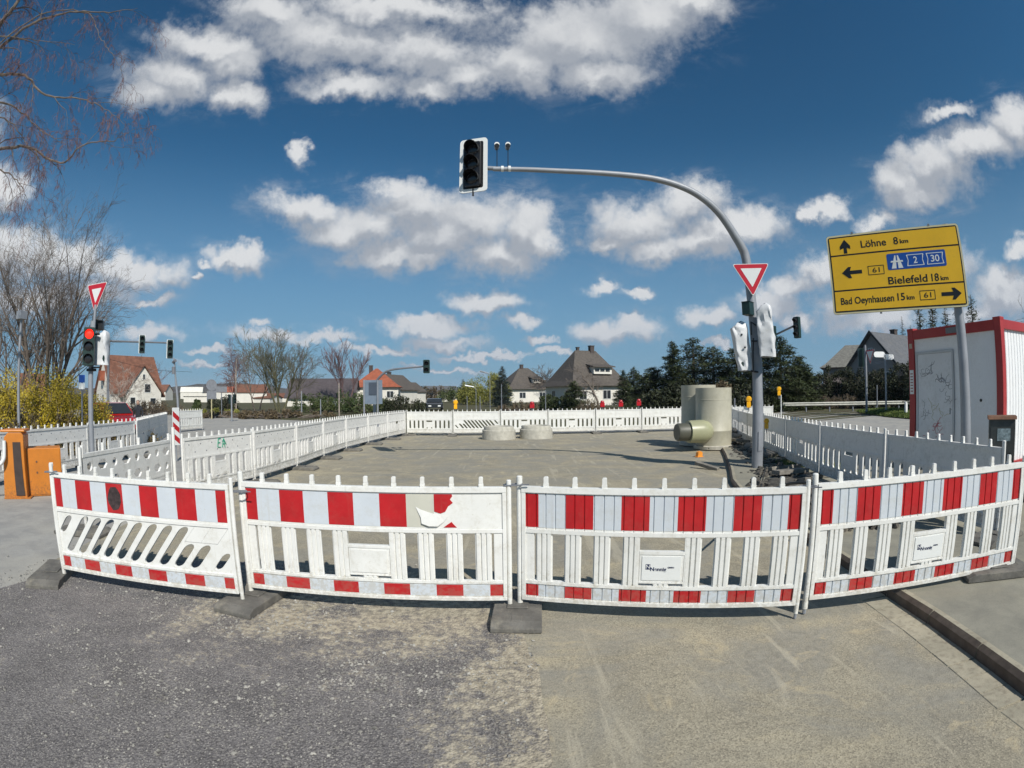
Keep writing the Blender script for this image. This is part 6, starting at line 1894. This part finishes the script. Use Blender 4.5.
# middle band of shrubs left of centre
for k, (px, D, rx, h_, m_, lab) in enumerate((
        (222, 62, 1.9, 2.2, HEDGE, 'round dark evergreen bush right of the flat roofed building'), (197, 60, .5, 1.5, GREENB, 'small conical green shrub before the flat roofed building'), (213, 55, 3.4, .55, WILLOW, 'low yellow green shrubs below the round evergreen bush'),
        (250, 42, 4.2, 0.75, BROWNB, 'low brown hedge behind the left fence line, near the birch'), (285, 40, 4.0, 0.85, BROWNB, 'low brown hedge behind the left fence line, below the broad mossy tree'),
        (316, 55, 3.2, 2.2, GREENB, 'dull green shrub at the left half of the long dark roof'), (341, 56, 3.0, 2.5, GREENB, 'leafy green shrub at the right half of the long dark roof'), (362, 50, 2.2, 2.3, GREENB, 'bright green shrub touching the blue grey sign back'), (384, 55, 1.6, 1.7, CONIF, 'dark green shrub between sign back and orange roofed house'),
        (403, 45, 1.7, .35, HEDGE, 'flat topped dark shrub before the white walls, right of the orange roofed house'))):
    o = bush('bush', lab, 'bush', base(px, D), rx, 1.3, h_ if k != 9 else 2.2, 100 + k, m_, 3200, 0.15, twigs=50 if k not in (3, 4) else 160, yaw=-AZ(px) * 1.0, clumps=24)
# centre background
bush('tree', 'low brown bare treetops left of the dark van', 'tree', base(430, 140), 7, 3, 5.2, 130, BROWNB, 3600, 0.35, clumps=26, twigs=60)
bush('tree', 'greenish treetops behind the yellow warning lamp', 'tree', base(458, 130), 5.5, 3, 4.6, 131, GREENB, 3200, 0.35, clumps=24, twigs=60)
bush('willow_tree', 'yellow green willow left of the blue spruce', 'tree', base(486, 92), 4.4, 3, 6.0, 132, WILLOW, 18000, 0.20, clumps=44, twigs=60)
conifer('blue grey spruce in front of the smaller hipped house', base(502.5, 74), 6.0, 1.9, 140, CONIF_B, 11000, 0.22, grp=None)
conifer('small dark spruce tip between the willow and the yellow lamp', base(463, 110), 5.4, 1.7, 141, CONIF, 1800, 0.3, grp=None)
bush('bush', 'bare grey brown shrubs before the smaller hipped house', 'bush', base(522, 50), 2.6, 1.0, 1.25, 142, BROWNB, 2600, 0.12, twigs=140)
conifer('dark conical shrub in front of the big hipped house, left of its windows', base(574, 48), 3.0, 1.6, 143, CONIF, 10000, 0.17, grp=None)
bush('bush', 'dark green shrubs at the left corner of the big hipped house', 'bush', base(557, 50), 2.2, 1.0, 1.9, 144, CONIF, 9000, 0.15)
bush('bush', 'pale bare bush under the window of the big hipped house', 'bush', base(590, 46), 1.6, 1.0, 1.3, 145, BROWNB, 1800, 0.11, twigs=160)
conifer('slim green conifer at the right corner of the big hipped house', base(623, 62), 4.7, 1.3, 146, CONIF, 8000, 0.19, grp=None)
conifer('dull green conifer just left of the dark conifer group', base(634, 72), 5.6, 2.4, 147, CONIF, 8000, 0.24, grp=None)
bush('tree', 'distant brown treetops right of the big hipped house', 'tree', base(640, 150), 9, 3, 9.5, 148, HEDGE, 3600, 0.4, clumps=28, twigs=60)
bush('tree', 'distant brown treetops left behind the big hipped house', 'tree', base(548, 170), 5, 3, 6, 149, BROWNB, 2400, 0.4, clumps=20, twigs=60)
CL = ['lowest conifer at the left end of the dark group', 'conifer with a sharp tip, left of the tallest one', 'tallest dark conifer in the group', 'broad conifer right of the tallest one', 'conifer with a lone thin leader left of the tarpaulin covers', 'conifer directly behind the curved mast', 'bushy conifer right of the curved mast', 'last conifer at the right end of the dark group']
for k, (px, D, h_, r_) in enumerate(((654, 52, 4.4, 2.6), (673, 50, 6.9, 2.1), (694, 52, 7.4, 2.9), (714, 50, 6.2, 2.7), (737, 48, 5.9, 2.6), (757, 47, 6.0, 2.8), (781, 46, 6.6, 2.6), (800, 48, 4.9, 2.0))):
    conifer(CL[k], base(px, D), h_, r_ * 1.15, 200 + k, CONIF, 15000, 0.24, power=0.55 if k not in (1,) else .75, rag=0.35)
for k, (px, D, h_, r_) in enumerate(((665, 44, 2.5, 2.2), (690, 45, 2.9, 2.4), (722, 43, 2.7, 2.2), (745, 42, 2.6, 2.2))):
    bush('bush', ['dark shrub below the lowest conifer', 'dark shrub behind the left manhole unit', 'brownish shrub behind the right manhole unit', 'dark shrub behind the tarpaulin covers'][k], 'bush', base(px, D), r_, 1.2, h_, 220 + k, HEDGE if k != 2 else BROWNB, 6500, 0.2, twigs=50)
for k, (px, D, h_) in enumerate(((913, 80, 11.0), (905, 82, 12.6), (923, 36, 7.4), (936, 35, 7.5), (962, 34, 7.2), (976, 34, 7.3), (949, 36, 6.9))):
    conifer(['faint spruce tip behind the far left container corner', 'spruce tip just left of the container', 'first spruce tip over the container roof', 'second spruce tip over the container roof', 'third spruce tip over the container roof, right of the sign post', 'fourth spruce tip over the container roof', 'short spruce tip hidden by the sign post'][k], base(px, D), h_ * (1.0), 1.5, 230 + k, CONIF, 6000, 0.17, grp='spruces behind the container', power=1.0)
# hedge along the road on the right: several shrubs
for k, (px, D, h_, rx, m_) in enumerate(((792, 54, 3.7, 3.0, HEDGE), (812, 54, 3.9, 3.2, HEDGE), (832, 54, 4.1, 3.3, HEDGE), (852, 53, 4.0, 3.3, HEDGE), (872, 52, 4.0, 3.3, HEDGE), (892, 50, 4.1, 3.3, HEDGE), (908, 49, 4.2, 3.0, HEDGE), (925, 48, 4.2, 3.0, HEDGE))):
    bush('hedge_shrub', f'dark evergreen shrub, {["leftmost", "second", "third", "fourth", "fifth", "sixth", "seventh", "last"][k]} from the left in the hedge behind the guard rail', 'shrub', base(px, D), rx, 1.5, h_, 240 + k, m_, 8000, 0.15, yaw=-AZ(px), grp='hedge behind the guard rail', twigs=90, clumps=34)
for k, (px, D) in enumerate(((808, 50.5), (830, 50.5), (848, 49.5))):
    bush('bush', ['bare brown brush at the left foot of the hedge', 'bare brown brush at the middle of the hedge foot', 'bare pinkish brush under the weathered slate roof'][k], 'bush', base(px, D), 2.0, .8, 1.5, 260 + k, BROWNB, 1500, 0.10, twigs=220, grp='brush at the hedge foot')

# guard rail --------------------------------------------------------------------
gr = empty('guard_rail', base(786, 47)); tag(gr, 'long pale steel guard rail in front of the hedge on the right', 'guard rail')
ga = base(783, 43.5) - gr.location; gb_ = base(935, 45) - gr.location
RAILM = mat('weathered_guard_rail', (0.62, 0.60, 0.52), 0.55, 0.12, 3)
mb = MB(); d = (gb_ - ga).normalized(); nrm = Vector((d.y, -d.x, 0))
prof = [(0.0, 0.45), (0.06, 0.50), (0.06, 0.54), (0.0, 0.60), (0.06, 0.66), (0.06, 0.70), (0.0, 0.75), (-0.02, 0.75), (-0.02, 0.45)]
vs = [tuple(c_ + nrm * u + Vector((0, 0, z))) for c_ in (ga, gb_) for (u, z) in prof]; n = len(prof)
mb.add(vs, [tuple(range(n)), tuple(range(2 * n - 1, n - 1, -1))] + [(i, i + n, (i + 1) % n + n, (i + 1) % n) for i in range(n)]); mb.build('rail', RAILM, gr)
L_ = (gb_ - ga).length
for k in range(int(L_ / 2) + 1):
    p = ga + d * (k * 2.0); q = MB(); q.box(p.x - .05, p.x + .05, p.y - .05 + nrm.y * -.1, p.y + .05 - nrm.y * .1, -0.05, 0.70); q.build('post', GALV_D, gr)

# grass island with two poles -----------------------------------------------------
isl = [base(x, D) for x, D in ((856, 41), (870, 36.5), (890, 33), (910, 31), (935, 30), (950, 33), (930, 37), (905, 40), (880, 42), (862, 42.3))]
vs = []; ctr2 = sum(isl, Vector()) / len(isl)
nrg, nst = 5, 40
mb = MB(); ring = []
for k in range(nst):
    u = k / nst * len(isl); i = int(u); p = isl[i].lerp(isl[(i + 1) % len(isl)], u - i)
    for j in range(nrg + 1):
        f = j / nrg; q = ctr2.lerp(p, f); vs.append((q.x, q.y, 0.04 + 0.26 * (1 - f * f) + 0.03 * noise.noise(q * 0.8) if j < nrg else 0.0))
fs = []
for k in range(nst):
    for j in range(nrg):
        a = k * (nrg + 1) + j; b = ((k + 1) % nst) * (nrg + 1) + j; fs.append((a, a + 1, b + 1, b))
mb.add(vs, fs); o = mb.build('grass_verge', GM['verge'], smooth=True); struct(o)
rnd = random.Random(9); mb = MB()
for _ in range(16000):
    k = rnd.random() * len(isl); i = int(k); p = isl[i].lerp(isl[(i + 1) % len(isl)], k - i); f = rnd.random() ** 0.5 * 0.985
    q = ctr2.lerp(p, f); z = 0.03 + 0.26 * (1 - f * f); h_ = rnd.uniform(0.06, 0.2); a = rnd.uniform(0, 6.3); w_ = 0.03
    o_ = len(mb.v); lx, ly = rnd.gauss(0, .06), rnd.gauss(0, .06)
    mb.v += [(q.x - w_ * math.cos(a), q.y - w_ * math.sin(a), z), (q.x + w_ * math.cos(a), q.y + w_ * math.sin(a), z), (q.x + lx, q.y + ly, z + h_)]; mb.f.append((o_, o_ + 1, o_ + 2)); mb.mi.append(0)
o = mb.build('grass', GRASSM); o['kind'] = 'stuff'
mb = MB()
rnd = random.Random(10)
for _ in range(1500):
    q = Vector((rnd.gauss(6.2, 0.35), rnd.gauss(9.6, 0.6), 0)); h_ = rnd.uniform(0.04, 0.13); a = rnd.uniform(0, 6.3); w_ = 0.008; o_ = len(mb.v); lx, ly = rnd.gauss(0, .03), rnd.gauss(0, .03)
    z = PZ if q.x > 5.7 else 0.02
    mb.v += [(q.x - w_ * math.cos(a), q.y - w_ * math.sin(a), z), (q.x + w_ * math.cos(a), q.y + w_ * math.sin(a), z), (q.x + lx, q.y + ly, z + h_)]; mb.f.append((o_, o_ + 1, o_ + 2)); mb.mi.append(0)
o = mb.build('grass', GRASSM); o['kind'] = 'stuff'

sp = empty('signal_pole', base(866.5, 38)); tag(sp, 'slim grey pole with dark signal boxes on the grass island', 'signal pole')
zt = P(864, 345, 38).z
mb = MB(); mb.tube([(0, 0, 0.0), (0, 0, zt)], 0.085, 10); mb.build('pole', GALV, sp, smooth=True)
hh_ = empty('traffic_light', P(861, 357.5, 38.3), R(150)); tag(hh_, 'dark traffic light seen from behind on the slim pole of the grass island', 'traffic light'); head_parts(hh_, 3, 1.3, visor_len=.15)
yw = empty('yield_sign', P(870, 357, 37.6), R(-125)); tag(yw, 'narrow pale sign seen nearly edge on, by the two white direction arms', 'traffic sign'); tri_sign(yw, 1.15); yw.rotation_euler = (0, 0, R(-92))
fp = empty('fingerpost', base(886, 36)); tag(fp, 'thin post with two white pointing direction arms on the grass island', 'signpost')
zt = P(884, 355, 36).z
mb = MB(); mb.tube([(0, 0, 0.0), (0, 0, zt)], 0.065, 10); mb.build('pole', GALV, fp, smooth=True)
aL = (P(874, 354, 35.6) - fp.location, P(884, 355, 36) - fp.location); aR = (P(884, 356, 36) - fp.location, P(893, 358, 36.3) - fp.location)
for (a, b, s) in ((aL[0], aL[1], 0), (aR[0], aR[1], 1)):
    d = (b - a); L_ = d.length; T = Matrix.Translation((a + b) / 2) @ rz(math.atan2(d.y, d.x)); hw = L_ / 2 + 0.04
    mb = MB(); mb.prism(stadium_r(hw, 0.18, 0.16), -0.06 - s * .0, -0.035, T=T); mb.build('arm', mat('bright_white_sign', (0.85, 0.85, 0.84), 0.4, 0.02), fp)
mb = MB(); q0, q1 = P(872, 364, 36.6) - fp.location, P(883, 361.5, 36.2) - fp.location; T = Matrix.Translation((q0 + q1) / 2) @ rz(math.atan2((q1 - q0).y, (q1 - q0).x)); mb.box(-.42, .42, -.05, -.03, -.10, .10, T=T); mb.build('grey_arm', GALV_D, fp)
mb = MB(); mb.tube([base(877, 40), base(877, 40) + Vector((0, 0, 2.0))], 0.05, 8); tag(mb.build('post', GALV_D), 'short thin post between the two poles of the grass island', 'post')
mb = MB(); q = base(906, 33); mb.prism([(q.x - .08, 0.1), (q.x + .08, 0.1), (q.x + .08, 0.85), (q.x - .08, 0.95)], q.y - 0.06, q.y + 0.06); tag(mb.build('marker_post', SIGN_W), 'short white marker post on the grass beside the container', 'marker post')

# ================================================================== SIGN BACKS, POLES
sb = empty('sign_back', base(211.5, 40)); tag(sb, 'round topped grey sign seen from behind on a pole before the hills', 'traffic sign')
zc_ = P(210, 385, 40).z; zb_ = P(210, 399, 40).z
mb = MB(); mb.prism([(0.42 * math.cos(R(a)), zc_ + 0.42 * math.sin(R(a))) for a in range(0, 360, 15)], -0.02, 0.0); mb.build('round_plate', GALV_D, sb)
mb = MB(); mb.box(-0.38, 0.38, -0.02, 0.0, zb_, zc_ - 0.44); mb.build('square_plate', GALV_D, sb)
mb = MB(); mb.tube([(0, 0.04, 0), (0, 0.04, zc_ + .2)], 0.05, 8); mb.build('pole', mat('dull_yellow_pole', (0.45, 0.40, 0.24), 0.5), sb)
for o_ in [sb]: o_.rotation_euler = (0, 0, -AZ(211))
sb = empty('sign_back', base(221.5, 42), -AZ(221)); tag(sb, 'small grey rectangular sign back right of the round topped one', 'traffic sign')
mb = MB(); mb.box(-.45, .45, 0, .02, 2.0, 2.45); mb.build('plate', GALV_D, sb); mb = MB(); mb.tube([(0, .05, 0), (0, .05, 2.4)], .04, 8); mb.build('pole', GALV_D, sb)
sg = empty('signal_pole', base(231.5, 36)); tag(sg, 'slim pole with a dark pair of signals among the low brown shrubs', 'signal pole')
mb = MB(); mb.tube([(0, 0, 0), (0, 0, P(231, 395, 36).z)], 0.055, 8); mb.build('pole', GALV, sg)
for dx in (-0.22, 0.22):
    q = P(232, 397.5, 36); hq = empty('traffic_light', (q.x + dx, q.y, q.z - .1), R(-30 if dx < 0 else 60)); tag(hq, 'dark traffic light, %s of the pair on the slim pole among the brown shrubs' % ('left' if dx < 0 else 'right'), 'traffic light'); head_parts(hq, 3, 0.62, visor_len=.2)
for (px, top, D, r_, lab, m_) in ((236, 359, 58, 0.07, 'tall pale pole beside the slender birch', BIRCH), (301.5, 391, 45, 0.06, 'pale slim pole before the green shrubs of the long dark roof', GALV), (320.5, 399, 40, 0.05, 'short thin pole before the middle of the long dark roof', GALV), (339, 383, 44, 0.06, 'pinkish slim pole over the right half of the long dark roof', BIRCH), (545.5, 390, 46, 0.05, 'slim grey pole left of the big hipped house', GALV_D), (501.5, 384, 44, 0.05, 'slim pole in front of the blue spruce', GALV_D), (480, 396, 50, 0.05, 'thin pole before the willow', GALV_D), (467, 396, 48, 0.05, 'thin pole right of the yellow warning lamp', GALV_D)):
    q = base(px, D); mb = MB(); zt = P(px, top, D).z; mb.tube([(0, 0, 0), (0, 0, zt)], [r_, r_ * .75], 8); tag(mb.build('pole', m_, None, q), lab, 'pole')
# street lamps seen as thin arms against the sky
for (x0, y0, x1, y1, D, lab) in ((465, 385.5, 474, 387, 60, 'white street lamp head low in the sky left of the willow'), (480, 371, 488, 373.5, 60, 'dark street lamp head in the sky left of the blue spruce tip')):
    t = empty('street_lamp', base(x1 + 2, D)); tag(t, lab, 'street lamp')
    a, b = P(x0, y0, D) - t.location, P(x1, y1, D) - t.location
    mb = MB(); mb.tube([a, b], [0.09, 0.06], 8); mb.build('lamp_head', SIGN_W if y0 > 380 else GALV_D, t)
    mb = MB(); mb.tube([(0, 0, 0), (0, 0, b.z - 0.2), b], 0.035, 6); mb.build('pole', GALV, t)
# blue grey sign back on two legs
bs_ = empty('large_sign', base(372, 25.5), -AZ(372)); tag(bs_, 'tall blue grey sign back on pale legs beside the pale curved mast', 'road sign')
z1_ = P(372, 380, 25.5).z; z0_ = P(372, 404, 25.5).z
mb = MB(); mb.box(-0.42, 0.52, 0.0, 0.05, z0_, z1_); mb.build('panel', mat('blue_grey_panel', (0.14, 0.18, 0.23), 0.45, 0.1, 3), bs_)
mb = MB(); mb.box(-0.16, 0.22, -0.03, -0.002, z0_ + .45, z1_ - .12); mb.build('inset', mat('dark_blue_grey_inset', (0.05, 0.065, 0.09), 0.4, 0.1, 3), bs_)
for x in (-0.40, 0.28):
    mb = MB(); mb.tube([(x, -0.05, 0), (x, -0.05, z1_)], 0.04, 8); mb.build('leg', GALV, bs_)
# blue parking sign behind the red signal
pk = empty('parking_sign', base(82, 17), R(40)); tag(pk, 'small blue sign with white plate seen left of the slim signal pole', 'traffic sign')
zt = P(82, 375, 17).z
mb = MB(); mb.tube([(0, 0, 0), (0, 0, zt)], 0.03, 8); mb.build('pole', GALV_D, pk)
mb = MB(); mb.box(-.10, .10, -.06, -.04, zt - .22, zt - .0); mb.build('blue_plate', BLU, pk)
mb = MB(); mb.box(-.10, .10, -.06, -.04, zt - .42, zt - .24); mb.build('white_plate', SIGN_W, pk)
# overhead wires at the far left
for k, (x0, y0, x1, y1) in enumerate(((105, 362, 172, 372),)):
    a, b = P(x0, y0 - 4, 40), P(x1 + 20, y1, 48); mb = MB(); mb.tube([a, a.lerp(b, .5) + Vector((0, 0, -.35)), b], 0.012, 4)
    tag(mb.build('overhead_wire', CABLEM), 'thin overhead wire in front of the rusty red roof', 'wire')

# ================================================================== VEHICLES AND PERSON
def car(name, label, loc, yaw, L, W, hgt, paint, van=False, z0=0.0):
    t = empty(name, (loc[0], loc[1], z0), yaw); tag(t, label, 'car' if not van else 'van')
    h2 = hgt * 0.56
    if van: side = [(-L / 2, .3), (L / 2, .3), (L / 2, h2), (L / 2 - .35, h2 + .12), (L / 2 - .9, hgt - .05), (L / 2 - 1.3, hgt), (-L / 2 + .15, hgt), (-L / 2, hgt - .25)]
    else: side = [(-L / 2, .3), (-L / 2 + .05, .25), (L / 2 - .05, .25), (L / 2, .32), (L / 2 - .03, h2 - .12), (L / 2 - .25, h2 - .02), (L / 2 - 1.15, h2 + .08), (L / 2 - 1.85, hgt - .05), (L / 2 - 2.3, hgt), (-L / 2 + 1.1, hgt - .03), (-L / 2 + .35, h2 + .12), (-L / 2 + .02, h2)]
    mb = MB(); n = len(side)
    secs = [(-W / 2, .96), (-W / 2 + .09, 1.0), (W / 2 - .09, 1.0), (W / 2, .96)]
    vs = []
    for (y, k) in secs:
        for (x, z) in side:
            ins = 0.16 * max(0, (z - h2) / (hgt - h2)) if abs(y) > W / 2 - .02 else 0.08 * max(0, (z - h2) / (hgt - h2))
            vs.append((x * k, y - math.copysign(ins, y), z * (1 if abs(y) < W / 2 - .02 else .985)))
    fs = []
    for s in range(3):
        for i in range(n): fs.append((s * n + i, s * n + (i + 1) % n, (s + 1) * n + (i + 1) % n, (s + 1) * n + i))
    fs.append(tuple(range(n))); fs.append(tuple(range(4 * n - 1, 3 * n - 1, -1)))
    mb.add(vs, fs); mb.build('body', paint, t, bevel=0.03)
    g = MB()
    ym = W / 2 - .13
    if not van:
        g.add([(L / 2 - 1.20, -W / 2 + .14, h2 + .10), (L / 2 - 1.20, W / 2 - .14, h2 + .10), (L / 2 - 1.80, W / 2 - .25, hgt - .07), (L / 2 - 1.80, -W / 2 + .25, hgt - .07)], [(0, 1, 2, 3)])
        g.v = [(x + .035, y, z + .03) for x, y, z in g.v]
    else:
        g.add([(L / 2 - .36, -W / 2 + .14, h2 + .16), (L / 2 - .36, W / 2 - .14, h2 + .16), (L / 2 - .86, W / 2 - .22, hgt - .09), (L / 2 - .86, -W / 2 + .22, hgt - .09)], [(0, 1, 2, 3)])
        g.v = [(x + .04, y, z + .03) for x, y, z in g.v]
    g.build('windscreen', GLASSM, t)
    for s in (-1, 1):
        g = MB(); x1 = L / 2 - (1.9 if not van else 1.0); x0 = -L / 2 + (1.0 if not van else .6)
        g.add([(x0 - .25, s * (W / 2 - .01), h2 + .08), (x1 + .35, s * (W / 2 - .01), h2 + .08), (x1 - .15, s * (W / 2 - .135), hgt - .09), (x0 + .25, s * (W / 2 - .135), hgt - .09)], [(0, 1, 2, 3)]); g.build('side_window', GLASSM, t)
        l = MB(); l.box(L / 2 - .06, L / 2 + .015, s * (W / 2 - .42) - .16, s * (W / 2 - .42) + .16, h2 - .32, h2 - .17); l.build('headlight', SIGN_W, t)
        for x in (-L / 2 + .8, L / 2 - .85):
            w_ = MB(); w_.lathe([(0.0, -.1), (.30, -.1), (.33, -.06), (.33, .06), (.30, .1), (0, .1)], 20, T=Matrix.Translation((x, s * (W / 2 - .06), .33)) @ Matrix.Rotation(PI / 2, 4, 'X')); wo_ = w_.build('wheel', BLACK, t, smooth=True)
            w_ = MB(); w_.lathe([(0.0, -.012), (.2, -.012), (.2, .012), (0, .012)], 16, T=Matrix.Translation((x, s * (W / 2 + .045), .33)) @ Matrix.Rotation(PI / 2, 4, 'X')); w_.build('rim', GALV, wo_)
    return t


car('parked_car', 'red car with dark windows parked behind the outer left fence', base(113, 26), R(-25), 4.0, 1.72, 1.42, PAINT_RED, z0=-0.02)
car('parked_van', 'dark van showing above the rear fence line', base(434, 60), R(-80), 4.6, 1.9, 1.36, PAINT_DK, van=True)
# roof box on the red car is absent; a person in dark clothing stands behind the fence
pr = bpy.data.meshes.new('person')
J = {'pelvis': (0, 0, .80, .13), 'waist': (0, 0, .98, .12), 'chest': (0, -.02, 1.16, .14), 'neck': (0, -.01, 1.33, .055), 'head0': (0, -.02, 1.42, .085), 'head1': (0, -.02, 1.53, .075),
     'shL': (-.17, 0, 1.26, .065), 'elL': (-.24, -.02, 1.02, .045), 'haL': (-.22, -.16, .84, .035), 'shR': (.17, 0, 1.26, .065), 'elR': (.24, -.02, 1.02, .045), 'haR': (.22, -.16, .84, .035),
     'hiL': (-.09, 0, .76, .09), 'knL': (-.10, -.02, .43, .06), 'anL': (-.10, .02, .08, .045), 'toL': (-.11, -.13, .04, .04), 'hiR': (.09, 0, .76, .09), 'knR': (.10, .02, .43, .06), 'anR': (.10, .05, .08, .045), 'toR': (.11, -.10, .04, .04)}
names = list(J); idx = {n_: i for i, n_ in enumerate(names)}
ed = [('pelvis', 'waist'), ('waist', 'chest'), ('chest', 'neck'), ('neck', 'head0'), ('head0', 'head1'), ('chest', 'shL'), ('shL', 'elL'), ('elL', 'haL'), ('chest', 'shR'), ('shR', 'elR'), ('elR', 'haR'), ('pelvis', 'hiL'), ('hiL', 'knL'), ('knL', 'anL'), ('anL', 'toL'), ('pelvis', 'hiR'), ('hiR', 'knR'), ('knR', 'anR'), ('anR', 'toR')]
pr.from_pydata([J[n_][:3] for n_ in names], [(idx[a], idx[b]) for a, b in ed], [])
po = bpy.data.objects.new('person', pr); COL.objects.link(po)
sk = po.modifiers.new('skin', 'SKIN')
for i, n_ in enumerate(names):
    sv_ = pr.skin_vertices[0].data[i]; sv_.radius = (J[n_][3], J[n_][3]); sv_.use_root = (n_ == 'pelvis')
ss = po.modifiers.new('sub', 'SUBSURF'); ss.levels = 1; ss.render_levels = 2
DKC = mat('dark_clothing', (0.02, 0.022, 0.028), 0.9, 0.2, 20); SKIN = mat('skin', (0.42, 0.26, 0.19), 0.6, 0.1)
pr.materials.append(DKC)
po.location = base(138, 24.5); po.rotation_euler = (0, 0, R(35)); po.scale = (0.94, 0.94, 0.94)
tag(po, 'person in dark clothing standing behind the fence, right of the red car', 'person')
mb = MB(); mb.lathe([(0.0, -.105), (.055, -.09), (.078, -.03), (.082, .03), (.06, .09), (0, .115)], 14, c=(0, -.035, 1.485)); mb.lathe([(0.0, -.02), (.014, 0), (0, .02)], 6, c=(0, -.125, 1.475)); mb.build('face', SKIN, po, smooth=True)
mb = MB(); mb.lathe([(.094, 0), (.092, .05), (.06, .095), (0, .11)], 14, c=(0, .0, 1.50)); mb.build('hair', DKC, po, smooth=True)

# ================================================================== AIR
HAZE = 0.00014
hm = bpy.data.materials.new('haze'); hm.use_nodes = True
ht = hm.node_tree; ht.nodes.clear()
hv = ht.nodes.new('ShaderNodeVolumePrincipled'); hv.inputs['Color'].default_value = (0.80, 0.88, 1.0, 1); hv.inputs['Density'].default_value = HAZE; hv.inputs['Anisotropy'].default_value = 0.0
ho = ht.nodes.new('ShaderNodeOutputMaterial'); ht.links.new(hv.outputs[0], ho.inputs['Volume'])
mb = MB(); mb.box(-4200, 4200, -4200, 4200, -4.0, 90.0)
hz = mb.build('haze', hm); hz['kind'] = 'stuff'
